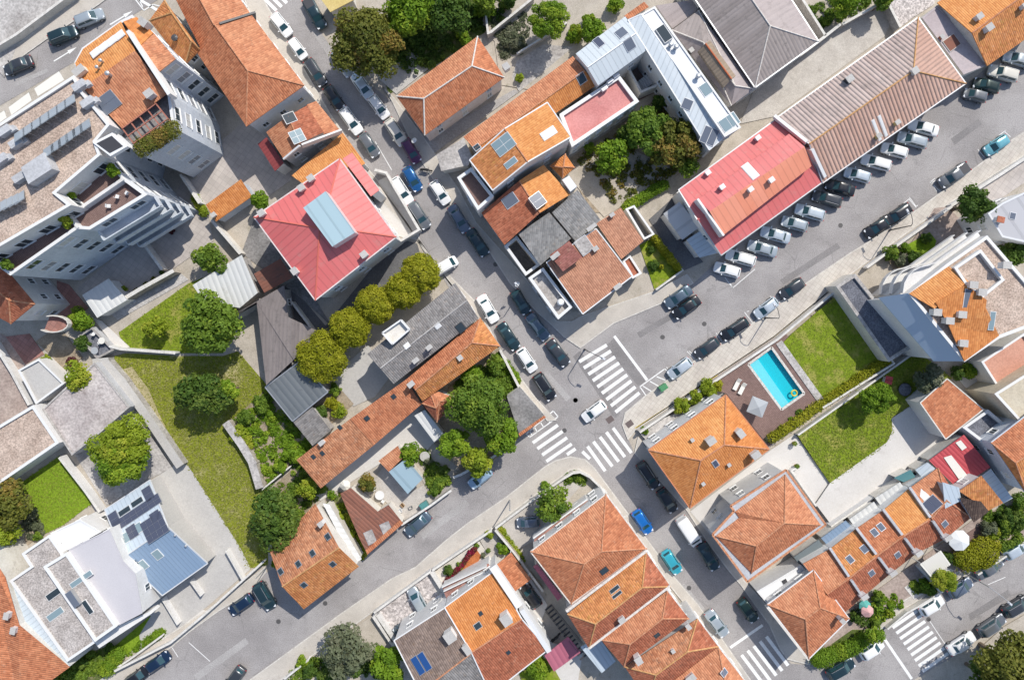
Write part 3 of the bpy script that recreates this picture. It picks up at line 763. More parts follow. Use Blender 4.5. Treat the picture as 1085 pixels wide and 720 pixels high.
def tree(label, at, r, h, mat, name='tree', cat='tree', group=None, ry=None, clumps=16, k=.36, leaf=None, dens=1.0, seed=None, rz=None, low=.3, ang=0, core=.62):
    """at: photo point of the crown's middle, r its radius in photo pixels, h its height in metres"""
    at = q(at); sd = seed if seed is not None else int(at[0] * 7 + at[1] * 13)
    zc = h * (1 + low) / 2; s = (H - zc) / F * 1.1; R1 = r * s; R2 = (ry or r) * s; RZ = rz or h * (1 - low) / 2
    c = P3(at, zc); g = V((c.x, c.y, 0)); root = empty(name, g, label, cat, group)
    cl = clump_set(c, R1, R2, RZ, clumps, k, sd, core)
    if ang:
        ca, sa = math.cos(R(ang)), math.sin(R(ang))
        cl = [(c + V(((p-c).x*ca-(p-c).y*sa, (p-c).x*sa+(p-c).y*ca, (p-c).z)), a, b, d) for p, a, b, d in cl]
    lf = (leaf or max(.20, min(.5, .10 * R1 + .16))) * .85
    ar = 4 * math.pi * ((R1*R2) ** 1.6 / 3 + 2 * ((R1+R2)/2*RZ) ** 1.6 / 3) ** (1/1.6)
    n = int(min(16000, dens * 2.5 * ar / (lf * lf * .5)))
    vs, fs, ts = leaf_cloud(cl, n, lf, sd)
    me = leaf_mesh('crown', vs, fs, ts, mat, g)
    o = bpy.data.objects.new('crown', me); COL.objects.link(o); o.parent = root
    mb = MB(); rt = max(.06, .035 * h); rr = random.Random(sd)
    mb.tube([g - V((0,0,.1)), g + V((.03,.02,h*low*.6)), V((c.x, c.y, h*low*1.1)), V((c.x,c.y, zc + RZ*.3))], [rt*1.25, rt, rt*.8, rt*.3], 8)
    for i in range(5):
        th = i * 1.256 + rr.random(); d = V((math.cos(th)*R1*.6, math.sin(th)*R2*.6, RZ*(.1+.3*rr.random())))
        b0 = V((c.x, c.y, h*low*(.75+.25*rr.random()))); mb.tube([b0, b0.lerp(c + d, .5) + V((0,0,.15)), c + d], [rt*.5, rt*.35, rt*.12], 6)
    mb.build('trunk', BARK, root, smooth=True); return root
def shrub(label, at, r, h, mat, name='shrub', cat='shrub', group=None, clumps=8, leaf=None, dens=1.0, ry=None, z0=0.0, k=.42):
    at = q(at); zc = z0 + h * .5; s = (H - zc) / F; c = P3(at, zc); sd = int(at[0] * 31 + at[1] * 17); R1 = r * s; R2 = (ry or r) * s
    cl = clump_set(c, R1, R2, h * .5, clumps, k, sd); lf = leaf or max(.14, min(.3, .12 * R1 + .1))
    n = int(min(5000, dens * 2.6 * 4 * math.pi * (R1 * R2 + R1 * h * .5) / 2 / (lf * lf * .5)))
    vs, fs, ts = leaf_cloud(cl, n, lf, sd); og = V((c.x, c.y, z0))
    o = bpy.data.objects.new(name, leaf_mesh(name, vs, fs, ts, mat, og)); COL.objects.link(o); o.location = og; ORG[o.name] = og
    return props(o, label, cat, group)
def hedge(label, path, wd, h, mat, group=None, leaf=.2, dens=1.0, z0=0.0, name='hedge', cat='hedge'):
    """clipped hedge along a photo path, wd metres wide"""
    pts = [P3(p, z0 + h * .6) for p in qs(path)]; rr = random.Random(int(pts[0].x * 100)); cl = []
    for a, b in zip(pts, pts[1:]):
        n = max(2, int((b - a).length / (wd * .45)))
        for i in range(n):
            p = a.lerp(b, (i + .5) / n); cl.append((V((p.x + rr.gauss(0,.06), p.y + rr.gauss(0,.06), z0 + h * .5)), wd * (.5 + .1 * rr.random()), wd * (.5 + .1 * rr.random()), h * (.5 + .06 * rr.random())))
    L = sum((b - a).length for a, b in zip(pts, pts[1:]))
    vs, fs, ts = leaf_cloud(cl, int(min(9000, dens * L * (wd + 2 * h) * 3.2 / (leaf * leaf * .5))), leaf, int(L * 100)); og = V((pts[0].x, pts[0].y, z0))
    o = bpy.data.objects.new(name, leaf_mesh(name, vs, fs, ts, mat, og)); COL.objects.link(o); o.location = og; ORG[o.name] = og
    return props(o, label, cat, group)
def cover(label, poly, n, mat, hmax=.7, size=.28, name='ground_cover', seed=3, lumps=0):
    """loose low plants over a plot: one mass nobody could count"""
    p2 = qs(poly); rr = random.Random(seed + int(p2[0][0])); xs = [p[0] for p in p2]; ys = [p[1] for p in p2]; cl = []
    while len(cl) < n:
        p = (rr.uniform(min(xs), max(xs)), rr.uniform(min(ys), max(ys)))
        if inside(p, p2):
            h = hmax * (.25 + .75 * rr.random() ** 2); r = .25 + .55 * rr.random(); cl.append((P3(p, h * .4), r, r, h * .5))
    vs, fs, ts = leaf_cloud(cl, int(sum(c[1] ** 2 for c in cl) * 30 / (size * size * 2)), size, seed)
    g = P3(cent(p2), 0); o = bpy.data.objects.new(name, leaf_mesh(name, vs, fs, ts, mat, g)); COL.objects.link(o); o.location = g; ORG[o.name] = g
    return props(o, label, None, None, 'stuff')
def blades(label, poly, n, mat, h=.10, name='grass', seed=5, wd=.12):
    """grass blades over a lawn: one mass"""
    p2 = qs(poly); rr = random.Random(seed + int(p2[0][1])); xs = [p[0] for p in p2]; ys = [p[1] for p in p2]; vs = []; fs = []; ts = []; g = P3(cent(p2), 0)
    while len(fs) < n:
        p = (rr.uniform(min(xs), max(xs)), rr.uniform(min(ys), max(ys)))
        if not inside(p, p2): continue
        c = P3(p, 0); c.z = .03; th = rr.random() * 6.283; a = V((math.cos(th), math.sin(th), 0)) * wd * (.5 + rr.random())
        hh = h * (.5 + rr.random()); ln = 1.1 + rr.random(); la = th + 1.571; up = V((math.cos(la) * hh * ln, math.sin(la) * hh * ln, hh * .8)); i = len(vs)
        vs += [c - a * .5, c + a * .5, c + a * .4 + up, c - a * .4 + up]; fs.append((i, i+1, i+2, i+3)); ts.append((rr.random(), rr.random() * .6))
    o = bpy.data.objects.new(name, leaf_mesh(name, vs, fs, ts, mat, g)); COL.objects.link(o); o.location = g; ORG[o.name] = g
    return props(o, label, None, None, 'stuff')

# ---------------------------------------------------------------- street furniture and small things
def lamp_post(label, foot, top, head, h=5.8, group='street lamps on curved arms', pole=None):
    """foot on the ground; top and head where the photo shows the bend and the lamp"""
    f = P3(q(foot), 0); t = V((f.x, f.y, h)); hd = P3(q(head), h + .6); r = empty('street_lamp', f, label, 'street lamp', group)
    a = MB(); a.tube([f, f.lerp(t, .5), t], [.10, .08, .06], 8); a.tube([f, f + V((0,0,.35))], [.17, .15], 8); a.build('pole', pole or DARKM, r)
    d = hd - t; b = MB(); path = [t, t + V((0,0,.35)) + d * .12, t + V((0,0,.62)) + d * .4, t + V((0,0,.68)) + d * .75, hd + V((0,0,.08))]
    b.tube(path, .045, 6); b.build('arm', pole or DARKM, r)
    c = MB(); dd = V((d.x, d.y, 0)).normalized(); c.box(hd - dd * .05, .75, .30, .10, dd); c.box(hd + V((0,0,.10)), .55, .22, .07, dd); c.box(hd - dd * .05 - V((0,0,.03)), .5, .2, .03, dd, m=1)
    c.build('lamp_head', [ALU, SKYGL], r); return r
def paint_quads(name, quads, z=.014, mat=None, label=None):
    mb = MB()
    for k in quads:
        p = [P3(x, 0) for x in k]
        if area(p) < 0: p = p[::-1]
        mb.face([V((x.x, x.y, z)) for x in p])
    return props(mb.build(name, mat or PAINT), label, None, None, 'structure')
def line_quad(a, b, w):          # w metres
    A, B = P3(a, 0), P3(b, 0); d = (B - A).normalized(); n = V((-d.y, d.x, 0)) * w / 2
    k = F / H
    return [(CX + v.x * k, CY - v.y * k) for v in (A - n, B - n, B + n, A + n)]
def lines(name, segs, w=.12, z=.014, mat=None, label=None):
    quads = []
    for s in segs:
        s = qs(s); quads += [line_quad(a, b, w) for a, b in zip(s, s[1:])]
    return paint_quads(name, quads, z, mat, label)
# ================================================================ THE SETTING: ground, streets, pavements, yards
mb = MB(); mb.face([V((-420,-420,-.03)), V((420,-420,-.03)), V((420,420,-.03)), V((-420,420,-.03))]); props(mb.build('ground', EARTH), None, None, None, 'structure')
STREET_A = 'p 100 745 135 720 185 683 200 670 232 647 265 627 282 606 294 600 322 640 382 592 400 579 427 555 453 533 489 502 524 488 544 467 577 440 597 357 650 343 700 322 735 300 765 272 872 195 1023 90 1046 71 1100 32 1180 -25 1180 80 1100 130 1073 147 1040 172 992 207 971 222 923 254 900 268 866 291 825 320 797 342 765 362 735 382 707 402 682 420 662 437 659 450 665 465 620 486 604 483 589 487 578 493 560 507 536 526 496 553 473 571 440 600 415 612 360 650 345 661 265 719 220 755'
sheet('road', STREET_A, .004, ASPH)
STREET_B = 'p 262 -30 287 12 350 120 385 172 422 217 450 265 482 297 507 322 530 370 550 397 567 420 590 445 604 482 620 486 630 495 667 545 700 590 710 605 740 640 775 690 810 740 875 740 834 698 826 687 815 662 785 620 770 602 750 575 727 540 672 480 661 452 640 400 615 369 597 357 585 345 570 332 540 300 517 265 475 215 452 180 440 160 415 107 355 62 330 20 300 -30'
sheet('road', STREET_B, .008, ASPH)
sheet('road', 'p 832 702 860 704 931 669 957 645 992 624 1028 607 1062 590 1150 530 1150 605 1085 645 1063 658 1010 695 971 718 930 745 850 745', .006, ASPH)
sheet('road', 'p -40 112 0 77 52 40 105 5 150 -30 215 -30 135 20 80 65 0 112 -40 140', .004, ASPH)
KB = .12
def pavement(poly, mat=None, kz=KB):
    """raised footway with a kerb stone edge"""
    sheet('pavement', poly, kz, mat or PAVE, thick=.2)
    o = [P3(p, kz) for p in qs(poly)]; o = o if area(o) > 0 else o[::-1]; i = inset(o, .17); mb = MB(); u = V((0,0,.006))
    for a in range(len(o)):
        b = (a + 1) % len(o); mb.face([o[a] + u, o[b] + u, i[b] + u, i[a] + u])
    props(mb.build('kerb', KERB), None, None, None, 'structure')
pavement('p 1180 80 1100 130 1073 147 1040 172 992 207 971 222 923 254 900 268 866 291 825 320 797 342 765 362 735 382 707 402 682 420 662 437 659 450 665 466 674 455 760 397 820 357 887 302 913 282 947 257 1002 218 1052 186 1085 165 1100 155 1180 100')
pavement('p 667 545 630 495 620 486 604 483 589 487 578 493 560 507 536 526 496 553 473 571 440 600 415 612 360 650 345 661 265 719 220 755 250 755 305 715 330 695 420 630 462 600 524 558 542 543 569 523 596 504 604 498 613 497 622 502 641 522 660 548', PAVEO)
pavement('p 667 545 700 590 710 605 740 640 775 690 810 740 800 740 760 683 710 621 685 581 660 548', PAVEO)
pavement('p 100 745 135 720 185 683 200 670 232 647 265 627 282 606 281 600 220 645 125 706 70 745', PAVEO)
pavement('p 262 -30 287 12 350 120 385 172 422 217 450 265 482 297 507 322 530 370 550 397 567 420 590 445 580 446 551 412 529 369 505 337 480 303 440 252 396 204 358 142 320 92 265 14 245 -30', PAVEO)
pavement('p 735 300 700 322 650 343 615 369 597 357 585 345 570 332 540 300 517 265 475 215 452 180 440 160 415 107 406 92 418 104 449 145 486 200 505 236 557 294 590 340 606 340 617 334 694 308 728 290', PAVEO)
pavement('p 672 480 727 540 750 575 770 602 785 620 815 662 826 687 834 698 858 704 860 702 852 690 813 641 790 616 754 566 731 540 688 479 676 462', PAVEO)
pavement('p 860 704 931 669 957 645 992 624 1028 607 1062 590 1150 530 1150 523 1060 584 1026 600 989 617 953 638 925 662 856 696', PAVEO)
pavement('p -40 112 0 77 52 40 105 5 150 -30 120 -30 85 -4 25 42 -5 62 -40 85', PAVEO)
# painted markings
zeb = []
for i in range(9):
    zeb.append(line_quad((600+(55+19.2*i)/4, 320+(252+26.7*i)/4), (600+(172+17.3*i)/4, 320+(181+25.3*i)/4), .52))
for s in ('N 68 632 100 663','N 90 610 165 715','N 115 590 195 695','N 143 570 222 675','N 170 550 248 655','N 198 532 276 638'):
    a, b = T(s); zeb.append(line_quad(a, b, .5))
for s in ('X 740 130 860 45','X 762 158 883 75','X 785 188 904 105','X 805 218 926 135','X 903 186 944 158'):
    a, b = T(s); zeb.append(line_quad(a, b, .5))
for s in ('S 743 613 838 740','S 769 594 865 722','S 795 575 890 700','S 821 555 915 680','S 848 535 940 658'):
    a, b = T(s); zeb.append(line_quad(a, b, .5))
for i in range(9):
    zeb.append(line_quad((800+(555+15*i)/3.807, 540+(474+22*i)/3.807), (800+(655+15.5*i)/3.807, 540+(405+21.5*i)/3.807), .5))
for i in range(5):
    zeb.append(line_quad((200+(295+22*i)/4, (8-16*i)/4), (200+(350+22*i)/4, (62-16*i)/4), .5))
paint_quads('crosswalk_stripes', zeb, .015)
lines('stop_line', ['N 203 143 343 330', 'S 695 582 832 487', 'U 508 498 632 680', 'A 560 -20 668 45'], .42)
lines('hatched_box', ['M 630 557 745 460 765 485 645 572 630 557', 'M 645 545 655 563', 'M 665 528 677 549', 'M 690 507 703 528', 'M 715 487 730 508', 'M 732 472 745 500',
    'N 312 358 418 282 435 300', 'N 312 358 338 395', 'N 325 355 362 378', 'N 355 335 390 355', 'N 383 315 420 330', 'A 575 0 610 45 650 20 690 30', 'A 590 0 605 30'], .16)
lines('parking_lines', ['N 425 275 445 300', 'N 512 208 548 245', 'N 520 207 535 219', 'N 635 130 662 168', 'N 645 128 657 125', 'N 755 42 790 88', 'N 765 40 775 37', 'J 60 585 110 610', 'J 705 125 750 165', 'J 710 130 730 118', 'J 622 195 650 228', 'J 600 210 625 190',
    'E 898 602 925 635', 'E 1005 530 1030 552', 'E 985 545 1010 527', 'I 672 535 705 580 800 500', 'I 705 580 695 560', 'S 400 205 440 260', 'P 600 660 633 707', 'P 725 575 755 622', 'Q 0 560 90 640',
    'U 700 440 780 560', 'U 940 300 1010 270', 'c 310 120 345 180', 'c 310 125 335 105', 'c 185 215 225 270 235 262', 'B 790 600 860 720', 'A 470 105 540 62'], .10)
mb = MB()
for s in ('A 228 260 290 222', 'A 465 105 527 68'):
    a, b = T(s); A, B2 = P3(a, .015), P3(b, .015); d = (B2 - A).normalized(); n = V((-d.y, d.x, 0))
    mb.face([A - n*.09, B2 - n*.09, B2 + n*.09, A + n*.09]); mb.face([B2 - n*.3, B2 + d*1.5, B2 + n*.3])
props(mb.build('lane_arrows', PAINT), None, None, None, 'structure')
lines('yellow_kerb_line', ['p 674 453 760 396.2 820 356.2 887 301', 'N 290 533 640 308'], .14, KB + .006, PAINTY)
# manholes, patches
mb = MB()
for s in ('N 38 415', 'N 408 148', 'N 585 92', 'Q 380 472', 'Q 578 395', 'M 840 415', 'M 792 543', 'J 345 300', 'H 500 480', 'S 520 330', 'U 700 440'):
    c = P3(T(s)[0], .014); mb.face([c + V((math.cos(a*.5236)*.36, math.sin(a*.5236)*.36, 0)) for a in range(12)])
props(mb.build('manhole_covers', plain('cast_iron', (.085,.08,.078), .6)), None, None, None, 'structure')
mb = MB()
for s in ('N 185 497', 'N 268 515'):
    c = P3(T(s)[0], .014 if '185' in s else KB + .005); d = V((.81,.58,0)) * .55; n = V((-.58,.81,0)) * .45
    mb.face([c-d-n, c+d-n, c+d+n, c-d+n])
props(mb.build('service_hatches', plain('iron_plate', (.13,.10,.095), .7)), None, None, None, 'structure')
sheet('road_patch', 'N 28 230 60 205 230 470 210 490 195 480', .010, rough_surface('asphalt_patch', (.19,.18,.177), (.235,.222,.218), .2, (.165,.16,.16), 7.0, amt=.3))
sheet('road_patch', 'N 175 178 205 150 335 335 305 355 160 180', .010, MATS['asphalt_patch'])
# yards and gardens
_yn = [0]
def yard(poly, mat, z=.04, name='yard'):
    _yn[0] += 1; return sheet(name, poly, z + .0011 * _yn[0], mat, thick=.12)
yard('F 330 580 600 360 720 510 540 650 400 700', PAVEG, .05, 'paved_court')
yard('F 600 350 780 130 860 110 880 250 905 380 722 508', PAVEG, .055, 'paved_court')
yard('B 20 700 200 545 300 440 440 760 300 860 90 900', PAVEG, .05, 'paved_court')
yard('F 500 715 800 545 770 520 470 690', CONCRO, .05, 'path')
yard('p 126 352 200 300 222 292 258 336 236 374 190 374 131 370', LAWN, .05, 'lawn')
yard('p 117 378 133 374 190 377 236 377 252 372 283 408 270 426 244 449 262 480 283 519 284 598 262 602 250 572 200 493 165 440', MEADOW, .04, 'meadow')
yard('p 243 447 282 412 312 447 331 473 318 487 284 517', SOIL, .06, 'garden_soil')
yard('p 284 520 318 489 340 520 333 536 288 584', SOIL, .05, 'garden_soil')
yard('p 159 509 192 488 200 494 255 580 266 602 222 640 150 695 148 672 172 632 222 596 178 558', CONCR, .07, 'concrete_yard')
yard('V 95 325 285 192 442 415 300 522 215 562', LAWNB, .06, 'lawn')
yard('V 285 190 310 185 520 470 480 540 440 420', CONCRST, .05, 'path')
yard('P 470 590 640 445 692 500 520 622', LAWNB, .05, 'lawn')
yard('P 260 650 470 570 510 630 440 720 200 745', ROUGHG, .04, 'garden_soil')
yard('P 600 400 720 360 880 430 700 540 660 480', YARDP, .045, 'yard')
yard('V 360 190 450 130 640 0 740 120 820 245 715 305 510 430', CONCRO, .045, 'yard')
yard('P 0 130 60 140 110 230 40 290 -40 300', YARDP, .045, 'yard')
yard('V -40 330 90 320 215 560 100 640 60 600 -40 660', SOIL, .03, 'garden_soil')
# left: terraces by the tiled villa
yard('b 0 400 30 410 150 560 100 600 0 470', YARDB, .04, 'path')
yard('b 30 415 150 400 225 505 130 555', PAVER, .05, 'paved_court')
yard('b 180 440 300 360 420 520 330 590 245 495', SOIL, .06, 'garden_soil')
yard('b 290 130 350 150 450 270 330 350 300 330', PAVER, .055, 'paved_court')
yard('p -40 355 0 372 35 430 -10 465 -40 470', YARDB, .05, 'yard')
# mansion surroundings
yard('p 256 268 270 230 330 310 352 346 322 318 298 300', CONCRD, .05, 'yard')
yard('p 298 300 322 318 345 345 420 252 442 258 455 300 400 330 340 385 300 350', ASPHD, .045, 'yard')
yard('p 400 192 412 186 440 228 445 255 420 250 396 212', YARDP, .06, 'yard')
yard('L 600 320 760 180 850 320 790 400 700 440 640 380', CONCR, .055, 'paved_court')
yard('L 520 440 620 340 700 430 600 520', SOIL, .06, 'garden_soil')
yard('p 396 471 447 428 470 462 458 470 445 486 420 480 340 530 330 525', YARDP, .06, 'yard')
yard('d 140 330 220 230 330 370 400 330 440 410 310 500 240 430', YARD, .05, 'yard')
yard('d 300 130 380 80 520 330 440 390 390 300', EARTH, .05, 'garden_soil')
yard('p 475 409 530 367 551 412 540 425 552 462 520 490 490 500 460 470', SOIL, .05, 'garden_soil')
yard('p 343 534 362 522 390 585 383 594', ROUGHG, .05, 'garden_soil')
# top middle gardens
yard('p 400 60 420 -20 470 -30 520 -10 540 20 508 38 440 84 412 100', ROUGHG, .05, 'garden_soil')
yard('C 0 330 150 210 215 295 80 400', CONCR, .06, 'paved_court')
yard('p 520 -20 600 -25 640 -5 660 20 607 60 560 95 530 90 524 44 510 30', EARTH, .05, 'garden_soil')
yard('C 590 260 700 190 830 200 600 390 570 330', CONCRO, .055, 'yard')
yard('C 200 590 580 380 600 390 240 650', ASPHL, .05, 'path')
yard('D 0 680 120 600 440 380 600 640 560 680 250 900 100 900', SOIL, .05, 'garden_soil')
yard('I 0 100 100 20 230 -30 480 90 420 150 240 230 160 280', EARTH, .055, 'garden_soil')
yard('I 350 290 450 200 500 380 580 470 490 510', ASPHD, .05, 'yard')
yard('I 310 400 375 360 487 505 375 590', LAWN, .05, 'lawn')
yard('D 240 310 330 250 420 370 300 430', DECKW, .06, 'paved_court')
yard('E -60 500 80 470 520 150 560 60 640 -20 520 20 380 60 260 165 0 350', YARD, .045, 'yard')
yard('E 505 10 560 -40 740 -40 720 20 640 70 560 130', PEBBLE, .05, 'gravel_yard')
# pool plot, raised a little above the street
pool = T('p 791 385.5 815.5 367.5 850 416 826 433'); PZ = .75
deck = T('p 744 408 820 357.5 830 352 872 414 813 472 768 416')
import bmesh
bm = bmesh.new()
for loop in (deck, pool):
    vs_ = [bm.verts.new(P3(p, 0)) for p in loop]
    for a, b in zip(vs_, vs_[1:] + vs_[:1]): bm.edges.new((a, b))
bmesh.ops.triangle_fill(bm, use_beauty=True, edges=bm.edges[:])
bmesh.ops.recalc_face_normals(bm, faces=bm.faces[:])
for f in bm.faces:
    if f.normal.z < 0: f.normal_flip()
for v_ in bm.verts: v_.co.z = PZ
me = bpy.data.meshes.new('pool_deck'); bm.to_mesh(me); bm.free(); me.materials.append(DECKW)
o = bpy.data.objects.new('pool_deck', me); COL.objects.link(o); props(o, None, None, None, 'structure')
sheet('pool_deck_base', deck, .01, YARDB)
pr = empty('swimming_pool', P3(cent(pool), .02), 'turquoise rectangular swimming pool sunk in the brown deck', 'swimming pool')
LINER = plain('pool_liner', (.03,.58,.66), .5); LINERP = plain('pool_step', (.42,.74,.78), .5)
mb = MB(); pp = [P3(p, 0) for p in pool]
mb.face([V((p.x,p.y,.03)) for p in pp])
for a, b in zip(pp, pp[1:] + pp[:1]): mb.face([V((a.x,a.y,.03)), V((b.x,b.y,.03)), V((b.x,b.y,PZ-.01)), V((a.x,a.y,PZ-.01))])
mb.build('basin', LINER, pr)
mb = MB(); st = [P3(p, 0) for p in (lerp(pool[0], pool[1], .02), lerp(pool[0], pool[1], .40), lerp(pool[3], pool[2], .36), lerp(pool[3], pool[2], .02))]
mb.prism(st, .035, .42); mb.build('shallow_step', LINERP, pr)
mb = MB(); cp = [P3(p, 0) for p in pool]
for a, b in zip(cp, cp[1:] + cp[:1]): mb.strip(a, b, .35, PZ - .1, PZ + .03)
mb.build('coping', rough_surface('pool_coping', (.50,.47,.43), (.58,.55,.51), .8, None, 4.0), pr)
m, nt, b = base('pool_water'); nt.nodes.remove(b)
tr = N(nt, 'ShaderNodeBsdfTransparent', Color=(.62,.93,.97,1)); gl = N(nt, 'ShaderNodeBsdfGlossy', Roughness=.04); mx = nt.nodes.new('ShaderNodeMixShader')
fr = N(nt, 'ShaderNodeFresnel', IOR=1.33); bp = N(nt, 'ShaderNodeBump', Strength=.5, Distance=.15); nt.links.new(noise(nt, pos(nt), 2.2, 3), bp.inputs['Height']); nt.links.new(bp.outputs[0], gl.inputs['Normal'])
nt.links.new(fr.outputs[0], mx.inputs[0]); nt.links.new(tr.outputs[0], mx.inputs[1]); nt.links.new(gl.outputs[0], mx.inputs[2]); nt.links.new(mx.outputs[0], nt.nodes['Material Output'].inputs[0])
mb = MB(); mb.face([V((p.x,p.y,PZ-.14)) for p in pp[::-1]]); mb.build('water', m, pr)
yard('p 824 366 838 352 880 316 888 312 937 379 868 427', LAWN, .76, 'lawn')
sheet('path', 'p 820 364 826 360 872 424 866 428', .86, CONCRO, thick=.7)
yard('p 842 458 968 370 1006 400 968 425 943 441 945 455 939 467 929 476 878 511', LAWN, .5, 'lawn')
yard('Z 410 90 500 30 640 180 150 530 90 450 150 362 390 190 414 140', YARDP, .55, 'driveway')
yard('p 731 541 815 477 842 459 879 512 865 536 833 498 771 540 752 566', YARDP, .12, 'paved_court')
yard('N 295 535 640 395 680 370 360 610', CONCRO, .5, 'terrace')
yard('p 875 556 1002 466 1016 480 985 490 890 585', CONCRO, .06, 'yard')
# corner apartment surroundings
yard('c 190 490 330 280 410 270 560 440 450 520 330 520', YARDB, .08, 'paved_court')
yard('c 170 495 300 420 340 470 320 540 200 570', LAWNB, .11, 'lawn')
yard('c 30 540 110 490 160 640 110 670', SOIL, .10, 'garden_soil')
yard('c 570 160 780 40 858 0 858 130 680 250', PAVEG, .08, 'paved_court')
yard('c 440 240 560 170 660 260 580 440', EARTH, .05, 'garden_soil')
yard('p 1040 260 1085 240 1100 330 1060 330', EARTH, .045, 'yard')
yard('O 800 290 920 240 990 330 900 400', YARDP, .08, 'yard')
# bottom: fronts of the houses
yard('p 400 645 457 600 462 603 430 655', PEBBLE, .06, 'gravel_yard')
yard('R 0 425 220 270 290 380 70 545', PEBBLE, .075, 'gravel_yard')
yard('R 220 270 260 250 310 370 270 400', PAVEW, .08, 'path')
yard('R 255 250 430 130 500 230 300 370', PAVEW, .07, 'paved_court')
yard('R 430 120 500 75 580 190 500 240', YARD, .08, 'yard')
yard('X 570 530 640 470 880 300 940 290 990 310 740 600 660 640', YARD, .06, 'yard')
yard('R 580 350 650 290 720 400 690 480 740 560 870 600 850 720 720 720', YARDP, .05, 'yard')
yard('R 600 690 720 620 800 760 640 800', LAWN, .08, 'lawn')
yard('Q 420 700 520 630 880 370 900 460 700 760 400 760', EARTH, .04, 'garden_soil')
yard('Q 780 440 880 360 900 460 860 580', PEBBLE, .06, 'gravel_yard')
yard('U 355 420 770 120 930 0 1085 0 1085 110 720 320 500 470 230 620', YARDB, .04, 'yard')
yard('U 220 600 390 480 520 480 240 630', ROUGHG, .07, 'garden_soil')
yard('U 780 140 900 60 960 160 830 250', DECKW, .09, 'paved_court')
yard('U 600 310 740 220 800 240 700 320 640 360', YARDP, .08, 'yard')
yard('U 900 560 1000 470 1085 420 1085 700 880 700', EARTH, .06, 'garden_soil')
yard('A -20 280 20 330 90 160 260 0 -40 -40', CONCRO, .05, 'yard')

for k, (poly, m_) in enumerate((('J 100 520 330 370 345 390 115 540', MATS['asphalt_patch']), ('N 300 130 470 30 485 50 312 152', MATS['asphalt_patch']), ('Q 20 700 240 540 255 565 40 720', ASPHL), ('X 200 560 420 400 440 425 220 590', ASPHL), ('H 240 480 330 620 360 600 270 465', ASPHL), ('S 470 330 560 440 590 420 500 310', ASPHL), ('U 860 420 1020 320 1035 345 870 445', MATS['asphalt_patch']), ('E 790 560 900 480 915 500 805 585', MATS['asphalt_patch']), ('M 700 300 800 420 820 405 720 290', ASPHL), ('B 520 130 590 240 620 225 545 115', ASPHL), ('A 60 350 200 290 205 305 65 368', ASPHL))):
    sheet('road_patch', poly, .0095 + .0004 * k, m_)
sheet('bare_ground', 'p 128 392 140 388 158 412 168 436 176 452 170 458 158 446 146 424 134 408', .125, rough_surface('bare_grass', (.27,.235,.115), (.40,.35,.21), .8, (.18,.19,.05), 8.0, amt=.35, bmp=.4))

sheet('planting_bed', 'R 292 345 325 358 442 195 418 163 300 305', .2, rough_surface('red_earth', (.36,.115,.04), (.45,.16,.06), .8, (.22,.09,.04), 6.0, amt=.3, bmp=.3), thick=.2)
yard('K 395 65 432 78 552 190 500 202', YARDP, .1, 'path')
# ================================================================ BUILDINGS
PVPALE = plain('solar_glass_pale', (.30,.35,.40), .25, spec=.5)
# --- top left: apartment block with gravel roof, penthouse set back behind terraces
B = flat('tall apartment block with brown gravel roof, solar rows and planted terraces', 'p -30 262 11 291.5 82 242 95 243 156 206 130 187 112 165 122 125 80 92 -30 160', 14.5, DECKW, BLUEW, .9, .35, name='apartment_block', cat='apartment block', size=(2.1, 1.4), fh=2.9, gap=3.3)
top = 'p -30 150 78 80 87 97 116 132 101 150 106 164 59 204 75 217 -30 278'
flat(None, top, 17.4, GRAVELR, WHITE, .35, .3, part=B, z0=13.7, pname='roof_parapet', rname='penthouse_roof', gap=3.2, size=(1.9, 1.9), sill=.1, fh=9)
for k, (z0, off) in enumerate(((3.0, 0), (5.9, 0), (8.8, 0), (11.6, 0))):
    o = [P3(p, 14.5) for p in T('p 95 243 156 206 143 195 82 229')]; o = [V((p.x, p.y, z0)) for p in o]
    mbb = MB(); a, b = o[0], o[1]; d = (b - a).normalized(); n = V((d.y, -d.x, 0)); 
    if n.dot(-a) < 0: n = -n
    mbb.prism([a - n*.2, b - n*.2, b + n*1.5, a + n*1.5], z0, z0 + .22)
    mbb.strip(a + n*1.45, b + n*1.45, .14, z0 + .2, z0 + 1.15); mbb.strip(a, a + n*1.38, .14, z0 + .2, z0 + 1.14); mbb.strip(b, b + n*1.38, .14, z0 + .2, z0 + 1.14)
    mbb.build('balcony', BLUEW, B.root)  # white bands; the bluish render puts the tint of shade into their colour
for s, n in (('A 85 590 330 425', 7), ('A 210 655 392 530', 6)):
    a, b = T(s)
    for i in range(n):
        p = lerp(a, b, (i + .5) / n); x = P3(p, 17.05); dd = (P3(b, 17) - P3(a, 17)).normalized(); nn = V((-dd.y, dd.x, 0))
        m2 = MB(); up = (V((0,0,1)) + nn * .75).normalized()
        m2.box(x + V((0,0,.75)), 1.62, 2.0, .07, dd, up); m2.box(x + V((0,0,.75)) + up*.07, 1.5, 1.85, .02, dd, up, 1)
        m2.bar(x - nn*.7, x - nn*.7 + V((0,0,1.2)) + nn*.02, .06, .06, 0); m2.build('solar_panel', [STEEL, PVPALE], B.roof)
